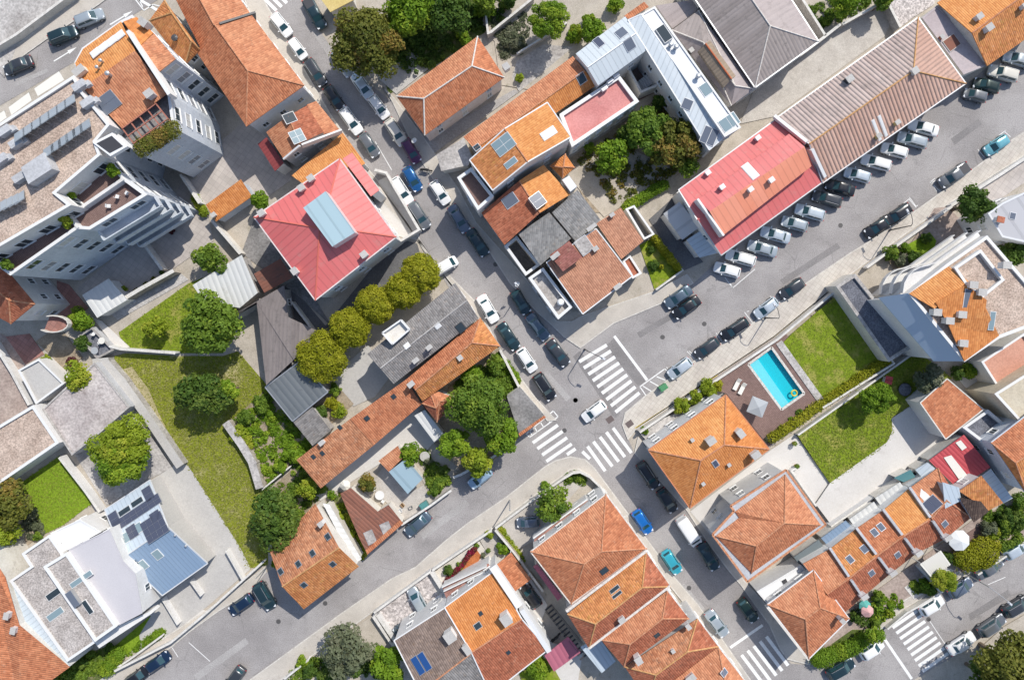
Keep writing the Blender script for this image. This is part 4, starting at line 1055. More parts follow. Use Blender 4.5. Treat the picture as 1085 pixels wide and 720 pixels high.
for i in range(5):
    p = lerp(T('F -10 255')[0], T('F 115 195')[0], (i + .5) / 5); x = P3(p, 17.05); dd = V((.83, .55, 0)); nn = V((-.55, .83, 0))
    m2 = MB(); up = (V((0,0,1)) + nn * .75).normalized(); m2.box(x + V((0,0,.75)), 1.4, 1.9, .07, dd, up); m2.box(x + V((0,0,.75)) + up*.07, 1.3, 1.75, .02, dd, up, 1)
    m2.bar(x - nn*.7, x - nn*.7 + V((0,0,1.2)) + nn*.02, .06, .06, 0); m2.build('solar_panel', [STEEL, PVPALE], B.roof)
B.parapet('F 290 275', 'F 522 116', 13.6, 14.7, .4, WHITE, 'terrace_divider'); B.parapet('F 330 325', 'F 285 270', 13.6, 14.65, .35, WHITE, 'terrace_divider')
block(B, 'stair_house', 'F 88 70 185 5 220 75 120 140', 17.0, 18.6, GREYW, B.roof)
block(B, 'lightwell', 'A 392 605 475 562 540 620 468 662', 16.9, 17.6, WHITEM, B.roof); block(B, 'lightwell_opening', 'A 408 608 473 575 522 620 465 650', 17.0, 17.61, DARKM, B.roof)
for s in ('A 35 560', 'A 85 610', 'A 350 370', 'A 385 440', 'F 100 115', 'F 20 40'):
    x = P3(T(s)[0], 17.05); m2 = MB(); m2.box(x, 1.7, .9, .9, V((.83,.55,0))); m2.box(x + V((.9,.3,0)), .7, .7, .6, V((.83,.55,0))); m2.build('roof_fan', GREYW, B.roof)
for s in ('A 36 455 122 392 134 425 48 488', 'A 145 376 250 302 272 338 160 408', 'A -60 520 18 468 28 498 -50 555'):   # white awnings on the street side
    c = [P3(p, 15.9) for p in T(s)]; m2 = MB(); m2.face(c); dn = V((0,0,.3)); m2.face([c[1], c[0], c[0] - dn, c[1] - dn]); m2.build('awning', CREAM, B.root)
# --- its taller tiled neighbour
ol = 'p 79 66 87 51 128 22 140 16 186 62.5 169 76.5 180 100 185 136 148 164 115 137 86 95'
B = flat('tall grey apartment building with orange tiled roof and rooftop pergola', ol, 15.0, CONCRD, BLUEW, 1.0, .3, name='apartment_block', cat='apartment block', size=(1.9, 1.4), gap=3.0, cope=WHITEC)
P = lambda s, z: [P3(p, z) for p in T(s)]
a = P('A 345 372 318 268 352 208 512 92 560 215', 15.2); b = P('A 360 375 580 220 712 400 640 440 518 545', 15.2)
fr = [P3(p, 15.3) for p in T('A 318 268 352 208 512 92')]; rg = [P3(p, 16.6) for p in T('A 572 215 352 372')]
B.faces = []; B.roof = None
B.skin([fr + rg], [ORANGE2]); B.skin([[rg[1], rg[0]] + [P3(p, 15.25) for p in T('A 705 398 518 545')]], [SALMON], name='roof_slope')
B.skin([[P3(p, z) for p, z in zip(T('A 522 92 578 72 650 140 592 196'), (15.6, 15.2, 15.2, 16.2))]], [ORANGE], name='roof_slope')
B.skin([[P3(p, z) for p, z in zip(T('A 592 198 652 142 744 250 676 303'), (16.1, 15.2, 15.2, 15.6))]], [SALMON], name='roof_slope')
B.parapet('A 540 130', 'A 716 400', 15.0, 16.9, .45, WHITEC, 'party_wall')
for i in range(4): B.skylight(lerp(T('A 405 225')[0], T('A 508 150')[0], i / 3), 1.3, 1.1, plain('skylight_white%d' % i, (.72,.74,.74), .3) if i == 0 else MATS['skylight_white0'], WHITEC)
B.panel('A 460 435', 2.6, 2.2, .15, mat=SOLARG, nx=1, ny=2); B.chimney('A 350 308', 1.4, .8, .8); B.chimney('A 645 405', 1.0, .8, .9, ALU); B.chimney('A 622 108', 1.0, .8, 1.0)
B.vent('A 470 320', .2, .9); B.vent('A 420 290', .15, .6); B.vent('A 435 262', .15, .6)
pg = MB(); z = 15.1
for i in range(5):
    t = i / 4; pg.bar(P3(lerp(T('A 520 545')[0], T('A 662 440')[0], t), z), P3(lerp(T('A 592 640')[0], T('A 738 535')[0], t), z), .14, .16)
for i in range(4):
    t = i / 3; pg.bar(P3(lerp(T('A 520 545')[0], T('A 592 640')[0], t), z + .17), P3(lerp(T('A 662 440')[0], T('A 738 535')[0], t), z + .17), .12, .12)
pg.build('pergola', plain('rust_paint', (.36,.14,.10), .7), B.root)
# --- orange houses along the steep street, left side
pitched('long two storey house with worn orange tiled roof and streaked white gable', 'p 208 55 261 134 322.5 90.5 266 15', 'p 228 27 262.5 75', 8.4, 10.2, TERRA, WHITE, (1, 0), mats2=SALMON, group='row of orange roofs by the steep street')  # salmon on the lit slope, terracotta on the shaded: sunlight put into tile colour
B = pitched('orange tiled house at the top edge with smooth pale street slope', 'p 172 -28 213 52 265 14 230 -35', 'p 196 -30 227 27', 8.2, 10.0, TERRA, OFFW, (1, 1), mats2=SALMON, group='row of orange roofs by the steep street'); B.parapet('B 105 110', 'B 258 62', 8.0, 10.35, .3, DARKM, 'party_gutter', zb=8.5)
B = pitched('orange hipped roof with bright ridge faces against the white fin wall', 'p 158 22 196 69 212 53 174 0', 'p 182 14 203 44', 8.6, 10.2, LICHEN, OFFW, mats2=ORANGE2, cap=RIDGEY, group='row of orange roofs by the steep street'); B.vent('A 745 165', .3, .4, DARKM)  # bright orange on the sun-facing slope paints its sunlight into the tiles
B = pitched('low salmon tiled house with two white skylights below the streaked gable', 'p 282 140 300.5 168.5 343 140 325 112', 'p 305 123 318 152', 6.2, 7.3, SALMON, GREYW, (1, 1), over=.1, mats2=REDDISH)
B.skylight('B 428 500', 1.5, 1.7, GLASS, WHITEC); B.skylight('B 460 578', 1.9, 1.9, None, WHITEC, panes=2, rows=2); B.parapet('B 402 672', 'B 470 615', 6.2, 6.6, .25, zb=7.5); B.parapet('B 470 615', 'B 640 552', 6.2, 7.5, .25, zb=6.2)
shed('terracotta lean-to roof on the street side of the low salmon house', 'p 325 111 335 107 360 138 343 142', [6.1, 5.4, 5.4, 6.1], SALMON, OFFW, name='lean_to', cat='lean-to')
shed('small dark red roof squeezed between court and salmon house', 'B 292 610 330 582 402 690 365 725', [4.4, 4.8, 4.8, 4.4], MAROON, WHITE)
shed('flat orange tiled roof tucked behind the red mansion', 'p 309 186 363 140.5 387 173 335 205', [4.2, 4.2, 4.5, 4.5], ORANGE2, OFFW, name='annex', cat='annex')
B = shed('small orange tiled outbuilding in the paved court', 'p 218 217 255 190 267 208 229 234.5', [3.6, 3.6, 3.0, 3.0], ORANGE, BLUEW, name='outbuilding', cat='outbuilding'); B.chimney('G 110 272', .6, .5, .5)
# --- red mansion
B = pitched('large red metal hipped mansion topped by a pale blue rectangular lantern', 'p 334 318 420 251 360 168 269 230', 'p 338.5 241.5 341 239.5', 9.4, 11.5, REDMETAL, WHITE, gut=PINKW, cap=plain('red_ridge', (.60,.15,.11), .5), name='mansion', size=(1.1, 1.7), gap=3.4)
block(B, 'lantern', 'G 485 240 580 170 705 345 608 405', 10.4, 12.6, corrug('lantern_sheet', (.33,.46,.51), (.37,.50,.55), 1.6, None, sharp=True), B.roof, MATS['pale_metal'])
for s in ('G 485 160', 'G 525 120', 'G 318 266', 'G 457 510', 'G 748 440'): B.chimney(s, .8, .7, 1.0)
shed('narrow red metal roof running along the mansion front', 'G 652 32 692 6 808 165 772 192', [7.6, 7.2, 7.2, 7.6], REDMETAL, WHITE, name='annex', cat='annex')
garden_wall('white forecourt wall along the pavement before the mansion', 'p 400 183 412 186 446 245 421 260', 2.2, .3, WHITE)
# --- villa left edge
B = pitched('white villa with dark red hipped roof and a curved balcony', 'p 37 322 -8 268 -70 300 11.5 343', 'p 9.5 318 -20 295', 8.4, 10.0, REDDISH, WHITE, name='villa', cat='villa', gap=2.2)
mbb = MB(); c = P3(T('b 285 350')[0], 4.2); pts = [V((c.x + math.cos(a)*2.3, c.y + math.sin(a)*1.2, 4.2)) for a in [i * .393 for i in range(-6, 6)]]
mbb.prism(pts, 4.0, 4.25, 1)
for a, b in zip(pts, pts[1:]): mbb.strip(a, b, .15, 4.25, 5.1)
mbb.build('balcony', [OFFW, PAVER], B.root)
flat('concrete garage with pale flat roof and white rim below the villa', 'p 19 392 41 380 68 406 38 428', 3.0, CONCR, WHITE, .3, .22, name='garage', cat='garage', win=False)
flat('long low building with brown gravel roof and white rim', 'p -30 468 35 429 62 469 -30 532', 4.2, GRAVELR, WHITE, .3, .35, name='garage', cat='garage', win=False)
flat('flat weathered concrete roof with dark moss stains and yellow bush', 'p 45 433 72 408 100 384 137 431 106 458 76 482', 3.2, CONCRST, GREYW, .12, .2, CONCRO, name='garage', cat='garage', win=False)
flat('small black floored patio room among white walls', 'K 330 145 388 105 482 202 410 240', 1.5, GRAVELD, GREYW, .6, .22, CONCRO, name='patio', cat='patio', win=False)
shed('white corrugated shelter on the edge of the paved terrace', 'F 348 610 460 540 540 630 412 706', [3.0, 2.8, 2.8, 3.0], WHITESHT, WHITE, udir='F 348 610 412 706', name='shelter', cat='shelter')
# --- sheds between mansion and meadow
shed('white ribbed shed roof beside the meadow with rusted lower edge', 'p 204 302 256 270 273 310 254 326 217 321', [3.0, 3.4, 3.4, 3.2, 3.0], WHITESHT, CONCRO, udir='G 225 440 290 610', name='shed')
shed('rust brown shed roof under the corner of the red mansion', 'p 269 290 297 274 310 294 280 310', [3.2, 3.4, 3.4, 3.2], RUST, CONCRO)
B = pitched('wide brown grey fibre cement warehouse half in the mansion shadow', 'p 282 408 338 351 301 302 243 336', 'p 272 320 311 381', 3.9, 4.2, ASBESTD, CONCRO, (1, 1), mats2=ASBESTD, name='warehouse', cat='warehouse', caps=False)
shed('blue grey ribbed roof between warehouse and vegetable garden', 'p 281 410 317 383 347.5 415 310 446', [3.3, 3.6, 3.6, 3.3], BLUEGREY, CONCRO, gut=STEEL, udir='L 325 360 440 500')
shed('small slate grey shed roof at the end of the blue grey roof', 'p 310 446 331 431 350.5 456 331 472', [3.0, 3.2, 3.2, 3.0], GREYT, CONCRO)
# --- long orange low houses in the middle
B = shed('long low house with patchy lichen spotted orange tiles', 'p 314 487 371 443.5 396 471.5 340 517', [5.4, 5.4, 4.4, 4.4], OLDTILE, OFFW, win=True, name='house', cat='house'); B.chimney('L 568 592', .7, .5, .7, WHITE)
for s in ('L 528 655', 'L 566 640', 'L 640 530'): B.skylight(s, .55, .7, GLASS, DARKM, .06)
B = shed('long low house with even red orange tiles in the middle row', 'p 371 443.5 430 402 446.5 428 396 471.5', [5.5, 5.5, 4.5, 4.5], TERRA, OFFW, win=True, name='house', cat='house'); B.skylight('L 755 492', .7, .7, GLASS, DARKM, .06); B.skylight('M 68 400', .7, .7, GLASS, DARKM, .06)
B = pitched('orange tiled house with a hipped end facing the junction', 'p 447.5 425 530 366.5 509 336.5 430 402', 'p 440 413 500 363', 5.2, 6.6, LICHEN, OFFW, (1, 0), mats2=TERRA); B.chimney('M 145 345', .9, .6, .8, BRICK); B.chimney('M 350 235', .6, .6, .3)
pitched('small hipped wing with worn tiles beside the big garden tree', 'p 447 427 463 447 484.5 422 454 411', 'p 462 432 466 425', 4.6, 5.6, REDDISH, OFFW, mats2=SALMON, name='house_wing', cat='house wing')
B = pitched('dark grey slate tiled double house with a cream roof terrace', 'p 417 406.5 507 337 482 299.5 389 375', 'p 403 390 495 318', 5.8, 6.9, GREYT, WHITE, (1, 1), mats2=GREYT, cap=CONCRO)
B.skylight('M 125 185', .9, .8, WHITEC, WHITEC); B.skylight('M 255 100', .9, .8, WHITEC, WHITEC); B.skylight('M 352 108', 1.2, 1.4, GLASS, DARKM); B.chimney('M 165 245', .8, .5, .9, GREYW); B.chimney('M 222 190', .7, .5, 1.1, ALU)
block(B, 'roof_terrace', 'M 22 132 95 78 132 115 62 176', 5.4, 6.8, OFFW, B.roof, WHITE)
for a, b in (('M 20 130', 'M 98 76'), ('M 98 76', 'M 134 116'), ('M 134 116', 'M 62 178'), ('M 62 178', 'M 20 130')): B.parapet(a, b, 6.5, 7.4, .22, WHITEC, 'terrace_parapet')
shed('light metal lean-to roof at the end of the orange wing', 'p 439 440 450 434 470 459 460 468', [3.4, 3.4, 2.8, 2.8], WHITESHT, OFFW, udir='M 160 480 240 590', name='lean_to', cat='lean-to')
B = shed('dark grey felt roof on the junction corner with an orange tile edge', 'p 537 420 551 410 577 440 550 459', [3.6, 3.5, 3.3, 3.4], CONCRD, OFFW, over=.05, name='garage', cat='garage')
B.skin([P('M 598 556 706 480 714 488 604 568', 3.45)], [TERRA], name='tile_edge')
B = pitched('old isolated orange house with rough tiles by the parking bay', 'p 322 645 380 600 334 533.5 285.5 583', 'p 299 621 359 580', 4.6, 6.8, LICHEN, OFFW, (1, 1), mats2=OLDTILE, cap=RIDGEY)
for s in ('Q 590 112', 'Q 525 182', 'Q 465 228', 'Q 390 260', 'Q 610 228', 'Q 488 316'): B.skylight(s, .8, .95, GLASS, STEEL, .1)
B.chimney('Q 568 50', .6, .6, 1.2, WHITE)
shed('narrow white sheet roof down the side of the isolated orange house', 'p 342 533 349 534 383 592 375 597', [3.0, 2.8, 2.8, 3.0], WHITESHT, OFFW, udir='p 342 533 349 534')
B = shed('patched rusty sheet shed with an orange edge to the street', 'd 2 372 52 345 180 458 232 426 300 512 132 660 96 590', [2.8]*7, RUST, OFFW, name='shed', udir='d 52 345 180 460', over=.12)
B.skin([P('d 122 642 288 498 302 514 132 662', 2.95)], [TERRA], name='tile_edge'); B.panel('d 220 535', 1.6, 1.5, .06, 'patch_sheet', CONCRO); B.panel('d 145 580', 2.0, 1.4, .06, 'patch_sheet', MATS['concrete_old'])
shed('little salmon tiled shed in the cluttered garden', 'p 401 488 421.5 472 427 484.5 412 499.5', [3.0, 3.0, 2.7, 2.7], SALMON, WHITE)
shed('pale blue flat shed roof in the cluttered garden', 'p 412 499.5 430 485.5 448 507 432 523', [2.8, 2.8, 2.6, 2.6], corrug('blue_flat_sheet', (.27,.38,.44), (.31,.42,.48), 2.2, None, sharp=True, rough=.6), OFFW)
# --- solar house and modern white house, bottom left
B = pitched('metal roofed modern house with solar panels above a blue seam slope', 'p 172 630.5 220 596.5 159 508 111 539.5', 'p 130 590.5 178 558', 3.4, 5.2, BLUESEAM, CONCR, (1, 1), win=False, mats2=PALESEAM, cap=ALU, over=.15, gut=ALU)
for s, a, b, nx, ny in (('V 708 372', 1.5, 2.1, 1, 2), ('V 547 492', 1.5, 2.1, 1, 2), ('V 652 463', 8.2, 1.5, 8, 2), ('V 738 532', 3.6, 3.3, 4, 3), ('V 632 553', 1.6, 1.9, 2, 2), ('V 742 478', 1.6, 1.4, 2, 1)): B.panel(s, a, b, .12, nx=nx, ny=ny)
for s in ('V 595 455', 'V 655 412'): B.skylight(s, 2.0, .9, GLASS, ALU)
for s in ('V 662 535', 'V 600 582', 'P 606 232', 'P 668 188'): B.skylight(s, 1.2, 1.5, None, WHITEC)
for s in ('P 745 105', 'P 790 150', 'P 620 298'): B.vent(s, .12, .3)
for i in range(3): garden_wall(('white slanted garden wall below the blue seam roof', 'low grey divider wall in the paved front plot', 'white boundary wall dividing the front plot from the concrete yard')[i], (('P 705 362 770 470', 'P 822 285 868 350', 'p 243 580 260 610'))[i], 1.3, .18, WHITE)
B = flat('modern white house with stepped gravel roofs and a lilac grey wing', 'P 92 185 208 105 262 180 405 560 285 642 40 300 128 240', 6.2, GRAVELG, WHITE, .25, .3, name='modern_house', cat='house')
flat(None, 'P 183 240 282 180 495 492 402 558', 7.6, GRAVELG, WHITE, .25, .35, part=B, z0=5.9, win=False, pname='upper_parapet', rname='upper_roof')
flat(None, 'P 290 168 462 82 520 215 572 270 602 436 502 488', 6.9, LILAC, WHITE, .05, .12, part=B, pname='wing_rim', rname='wing_roof', cope=LILAC)
flat(None, 'P 213 98 338 40 428 92 285 170', 5.2, WHITEM, WHITE, .08, .15, part=B, pname='terrace_rim', rname='terrace_roof')
B.faces.sort(key=lambda f: f[0].z)
B.skylight('P 345 292', .8, 3.6, None, WHITEC, ang=0); B.skylight('P 235 350', 1.0, 2.9, GLASS, WHITEC); B.skylight('P 235 440', 1.0, 2.6, None, WHITEC); B.panel('P 318 370', 2.4, 1.0, .6, mat=SOLARG); B.skylight('P 372 410', 2.2, .8, GLASS, WHITEC)
block(B, 'front_ledge', 'P 402 562 500 490 630 432 640 440 420 585', 3.0, 5.6, WHITE)
B = shed('large orange tiled roof cut off by the lower left corner', 'p -50 640 -12 585 5 611 20 662 73.5 706.5 20 745 -50 745', [8.0, 7.0, 6.6, 7.2, 6.0, 6.2, 7.8], TERRA, OFFW, name='house', cat='house')
B.chimney('P 42 440', .8, .6, .7, ALU); B.chimney('P 70 502', .8, .6, .7, ALU)
shed('narrow pale metal roof between orange roof and modern house', 'P 30 302 42 300 285 640 296 662 78 490', [5.6, 5.6, 5.6, 5.6, 5.8], PALESEAM, WHITE, over=.05, name='annex', cat='annex')
# --- top middle
B = pitched('white house with orange hipped roof and pale ridges by the old garden', 'p 450 143.5 534.5 82 506 38.5 420 102', 'p 449 104.5 500 70', 5.6, 7.4, TERRA, PINKW, mats2=SALMON, cap=RIDGEP, size=(.9, 1.5), fh=2.6, gap=3.2); B.chimney('C 545 290', .8, .8, .8)
B = pitched('very long narrow orange house behind the pink terrace', 'p 512 173 632 90 607 59.5 491 145', 'p 503 158 620 75', 5.4, 6.6, ORANGE, OFFW, (1, 1), mats2=SALMON); B.skylight('D 64 333', 1.3, 1.5, GLASS, ALU); B.skylight('C 422 625', 1.0, 1.0, GLASS, ALU)
B = pitched('tall white house with orange gabled roof and large roof windows', 'p 497.5 169.5 522 201.5 605 145 580 108.5', 'p 534.5 136.5 559 171.5', 9.8, 10.9, LICHEN, WHITE, (1, 1), mats2=ORANGE2, over=.05, gut=WHITEC, gap=3.2)
B.skylight('C 535 612', 2.2, 2.9, None, WHITEC, panes=2, rows=2); B.skylight('C 565 690', .9, 1.9, None, WHITEC); B.skylight('C 725 565', 1.2, 2.3, WHITEC, WHITEC)
flat(None, 'H 338 112 397 70 492 190 425 250', 8.2, DECKW, WHITE, .9, .35, part=B, pname='balcony_parapet', rname='balcony_floor', gap=2.4)
shed('low white walled entrance roof beside the tall orange house', 'C 250 655 365 585 400 660 385 700 270 725', [3.4]*5, CONCRO, OFFW, name='annex', cat='annex')
flat('pink flat roof terrace with white parapets between orange and white roofs', 'p 593 121 656 79.5 677 107.5 606 155.5', 5.8, PINKR, WHITE, .5, .45, name='terrace_house', cat='house', gap=1.6, size=(.8, 1.2))
B = pitched('white seam metal roof with three dark roof windows', 'D 135 362 342 212 250 70 40 228', 'D 90 286 295 142', 7.2, 8.2, WHITESEAM, WHITE, (1, 1), over=.1, cap=ALU)
B.skylight('D 138 180', 1.1, 1.7, SOLAR, ALU); B.skylight('D 234 140', 1.5, 1.5, SOLARG, ALU); B.skylight('D 267 188', 1.5, 1.7, SOLARG, ALU)
B = shed('long white metal wing running away from the seam roof', 'D 262 85 318 60 672 580 606 636', [7.6, 7.8, 6.6, 6.4], WHITESEAM, WHITE, over=.05, name='house', cat='house', win=True, gut=ALU)
B.skylight('D 512 442', 1.5, 1.5, SOLARG, WHITEC); B.skylight('D 606 576', 2.2, 2.4, SOLARG, WHITEC, panes=2)
B = flat('white membrane roofed strip building with roof hatch and vents', 'D 318 60 375 28 740 540 672 580', 7.4, WHITEM, WHITE, .15, .2, name='house', cat='house'); B.skylight('D 590 380', 1.8, 1.4, None, ALU); B.skylight('D 690 518', 1.9, 2.7, None, ALU, rows=2); B.skylight('D 412 148', 2.4, 1.4, GLASS, WHITEC, .5)
for s in ('D 440 195', 'D 462 205', 'D 555 328'): B.vent(s, .25, .7)
garden_wall('white walls round the small sunken court beside the pink terrace', 'D 248 320 300 418 420 368', 3.2, .3, WHITE)
stm = MB()
for i in range(9):
    x = P3(lerp(T('D 290 385')[0], T('D 345 350')[0], i / 8), 0); stm.box(V((x.x, x.y, .05)), .30, 1.6, .2 + .2 * i, V((.8,.52,0)))
props(stm.build('outdoor_stairs', WHITE), 'short white outdoor stairs in the sunken court', 'stairs')
shed('small orange tiled roof on the top edge behind the white strip building', 'D 245 68 330 8 350 30 300 60 270 85', [5.4]*5, TERRA, OFFW)
# --- grey roofs top right
pitched('big grey tiled hipped roof at the top edge', 'p 722 -22 800 93 867.5 44 800 -60', 'p 768 -42 816 27.5', 6.0, 7.8, ASBEST, OFFW, mats2=ASBESTP, cap=RIDGEP, gut=STEEL);  # paler sheet on the sunward slope puts its light into the colour
B = pitched('mauve grey hipped roof carrying a brown ribbed roof lantern', 'p 775 112 799 94 740 11 712 32', 'p 745 45 779 91', 5.2, 6.6, ASBESTP, OFFW, mats2=ASBEST, cap=RIDGEP)
x0 = [P3(p, z) for p, z in zip(T('D 560 215 668 370 718 322 608 170'), (7.6, 7.6, 7.6, 7.6))]; r0 = [P3(p, 8.3) for p in T('D 590 185 700 335')]
B.skin([[x0[0], x0[1], r0[1], r0[0]], [x0[2], x0[3], r0[0], r0[1]]], [BROWNCOR], t=.6, name='lantern'); 
ln = MB(); ln.tube([r0[0], r0[1]], .13, 6); ln.build('lantern_ridge', plain('red_ridge_tile', (.48,.13,.05), .8), B.root)
B.vent('D 738 240', .25, .8); B.chimney('D 525 220', .5, .5, .7, DARKM)
shed('low mauve sheet roof wedged between white strip and grey hips', 'D 380 24 535 0 558 44 450 122', [4.0, 4.4, 4.4, 4.0], ASBESTP, OFFW)
B = pitched('long warehouse with faded ribbed clay roof beside angled parking', 'p 871.5 194 1023.5 88.5 973 18.5 824 124', 'p 857.5 152.5 968 75', 6.2, 8.6, CORRCLAY2, OFFW, (1, 0), mats2=CORRCLAY, cap=RIDGEY, gut=STEEL, name='warehouse', cat='warehouse')
B.chimney('E 372 325', .9, .8, .8, DARKM); B.chimney('E 565 498', .6, .5, .7, YELLW); B.chimney('E 490 552', .6, .5, .7, YELLW); B.chimney('E 638 290', .8, .8, .5); B.skylight('E 490 525', .5, 3.4, WHITEC, WHITEC, .05); B.skylight('E 515 508', .5, 3.4, WHITEC, WHITEC, .05)
B = pitched('long red metal warehouse with a raised coral roof lantern', 'p 764 270.5 871.5 193 822 126.5 719 201', 'p 739 233 850 151', 6.2, 7.8, REDMETAL, WHITE, (1, 1), mats2=REDMETAL, cap=MATS['red_sheet'], gut=STEEL, name='warehouse', cat='warehouse')
x0 = [P3(p, 8.4) for p in T('I 665 357 E 228 670 E 137 540 I 557 206')]; r0 = [P3(p, 9.2) for p in T('I 608 256 E 200 592')]
B.skin([[x0[0], x0[1], r0[1], r0[0]], [x0[2], x0[3], r0[0], r0[1]]], [CORAL, REDMETAL], [0, 1], t=.9, name='roof_lantern')
B.parapet('I 557 202', 'I 668 358', 7.2, 8.95, .3, WHITEC, 'lantern_end'); B.parapet('E 84 470', 'E 215 575', 6.2, 6.9, .45, WHITEC, 'party_wall', zb=8.9); B.parapet('E 215 575', 'E 268 688', 6.2, 8.9, .45, WHITEC, 'party_wall', zb=6.9)
for s in ('I 595 95', 'I 655 155', 'I 775 165', 'I 862 125', 'J 60 120', 'E 5 560'): B.chimney(s, .6, .5, .7, ALU, WHITEC)
B.skylight('I 780 85', 1.2, 2.6, WHITEC, WHITEC, .06)
shed('slanted grey panel roof at the near end of the red warehouse', 'I 412 265 480 215 566 322 492 376', [3.6, 4.6, 4.6, 3.6], corrug('pale_panel', (.46,.46,.46), (.52,.52,.52), 2.5, None, sharp=True), WHITE, name='lean_to', cat='lean-to')
shed('bluish white panel roof by the end of the red warehouse', 'I 510 376 592 322 648 428 566 452', [3.4, 4.4, 4.4, 3.4], PALESEAM, WHITE, name='lean_to', cat='lean-to')
B = flat('low mauve flat roof with a small brown opening', 'E 675 72 735 22 872 138 905 143 936 262 842 300', 5.0, MAUVE, OFFW, .12, .25, name='house', cat='house', cope=MAUVE, win=False); B.skylight('E 790 175', 1.9, 2.0, RUST, OFFW, .25); B.chimney('E 745 155', .5, .4, .6, BRICK); B.chimney('E 840 132', .5, .3, .6, BRICK)
B = pitched('orange tiled house in the upper right corner beside parked cars', 'p 1046 70 1125 15 1070 -50 993 3', 'p 1030 35 1100 -16', 5.4, 7.0, LICHEN, OFFW, (1, 1), mats2=ORANGE2); B.chimney('E 892 75', .8, .7, .8, WHITE); B.chimney('E 930 120', .9, .8, .9, WHITE); B.chimney('E 1075 30', .8, .6, .8, WHITE)
# --- middle block by the junction
B = pitched('low orange roofs carrying a tilted solar panel beside grey slate', 'p 510 225.5 534.5 259.5 604 206 576 174.5', 'p 550 191.5 572 225.5', 5.8, 6.9, REDDISH, WHITE, (1, 1), mats2=ORANGE2); B.skylight('H 562 210', 1.7, 2.1, SOLARG, ALU); B.panel('H 675 214', 2.0, 1.9, .7, nx=2, mat=SOLARG); 
pitched('tiny orange pyramid roof beside the tall orange house', 'H 785 116 836 70 796 12 730 62', 'H 785 70 788 66', 4.6, 5.6, ORANGE, OFFW, name='annex', cat='annex')
shed('grey slate roof between orange roof and ruined court', 'p 549 247.5 582 225 605 252.5 572.5 281', [5.4, 5.6, 5.4, 5.2], SLATE, WHITE, name='house', cat='house', win=True)
shed('lighter grey slate roof next to the overgrown garden', 'p 585 225 612 201 636.5 233 610 256', [5.5, 5.5, 5.2, 5.2], SLATE, WHITE, name='house', cat='house', win=True)
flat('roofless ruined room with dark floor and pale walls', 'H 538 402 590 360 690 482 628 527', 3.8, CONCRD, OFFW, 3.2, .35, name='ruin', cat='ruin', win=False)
flat('grey roof terrace with a round white water tank', 'H 640 537 702 494 826 660 766 712', 5.2, CONCRO, WHITE, .8, .35, name='terrace_house', cat='house')
B = shed('large salmon tiled single slope roof facing the wide street', 'p 579 278 631.5 242 670 292.5 617.5 332.5', [6.6, 6.6, 5.6, 5.6], SALMON2, OFFW, name='house', cat='house', win=True, gut=WHITEC); B.chimney('I 215 575', 1.0, .5, .5, OFFW); B.chimney('I 122 415', .7, .5, .5, BRICK); B.skylight('I 75 400', 2.0, 2.4, CONCRO, ALU, .2); B.chimney('I 105 325', 1.4, .4, .6, YELLW)
B = shed('raised brown tiled roof box with a yellow chimney', 'H 730 440 812 380 868 450 786 510', [7.6, 7.8, 7.8, 7.6], BROWNT, SLATED, z0=5.5, name='roof_hut', cat='roof hut'); B.chimney('H 752 445', .5, 1.2, .5, YELLW)
B = shed('terracotta roof with bare strip beside the shaded corner garden', 'p 632 236.5 658 220 682 255 658.5 274.5', [5.2, 5.2, 4.8, 4.8], SALMON2, OFFW, name='house', cat='house', win=True); B.chimney('I 192 272', .6, .4, .5, BRICK)
flat('narrow walled concrete court beside the terracotta roof', 'I 252 245 288 230 374 352 330 375', 3.0, CONCRO, OFFW, 2.6, .22, name='ruin', cat='walled court', win=False)
flat('small brick red porch below the terracotta roof', 'I 238 465 270 440 320 518 282 540', 3.2, BRICK, WHITE, .3, .25, name='porch', cat='porch', win=False)
B = Bld('white rooftop cabin beside the slate roofs', T('H 810 140')[0], 'roof_hut', 'roof hut'); block(B, 'cabin', 'H 782 122 812 104 845 150 818 172', 0, 6.4, WHITEM, None, WHITE)
# --- right side villas
B = pitched('bright orange hipped villa beside the pool with three pale chimneys', 'p 731 538 815 475.5 769 418 687 476.5', 'p 742.5 487.5 767.5 471', 7.2, 9.2, ORANGE, WHITE, mats2=ORANGE2, gut=TERRA, name='villa', cat='villa'); 
for s in ('Y 445 182', 'Y 568 150', 'Y 632 240'): B.chimney(s, 1.1, .8, 1.2, CHIMS)
for s in ('Y 372 182', 'Y 418 367', 'Y 527 287'): B.chimney(s, .35, .35, .35, WHITE)
B.skylight('Y 472 283', .8, 1.2, SOLAR, ALU)
B = Bld('salmon orange hipped villa edged by a white gutter band', (815, 556), 'villa', 'villa')
O_ = [P3(p, 7.0) for p in T('p 755 566 778 541 774 536 833 497.5 875 555.5 792 616')]
B.wall(O_, WHITE, .3, gap=2.8)
B.skin([O_], [GREYW], t=.3, name='eaves')
E = [P3(p, 7.12) for p in T('Y 474 590 573 513 555 488 768 330 918 543 625 748')]; a1, a2, a3 = P3(T('Y 645 632')[0], 8.6), P3(T('Y 765 535')[0], 8.9), P3(T('Y 750 552')[0], 8.3)
B.roof = None; B.faces = []
B.skin([[E[5], E[4], a2, a1], [E[4], E[3], a2], [E[3], E[2], a2], [E[5], a1, E[0]], [E[0], a1, a2, E[1]], [E[1], a2, E[2]]], [TERRA, SALMON], [0, 1, 1, 0, 1, 0], t=.1); B.caps([(a1, a2), (E[5], a1), (E[0], a1), (a2, E[3]), (a2, E[4])])
B.gutter(O_, RIDGEC, .3)
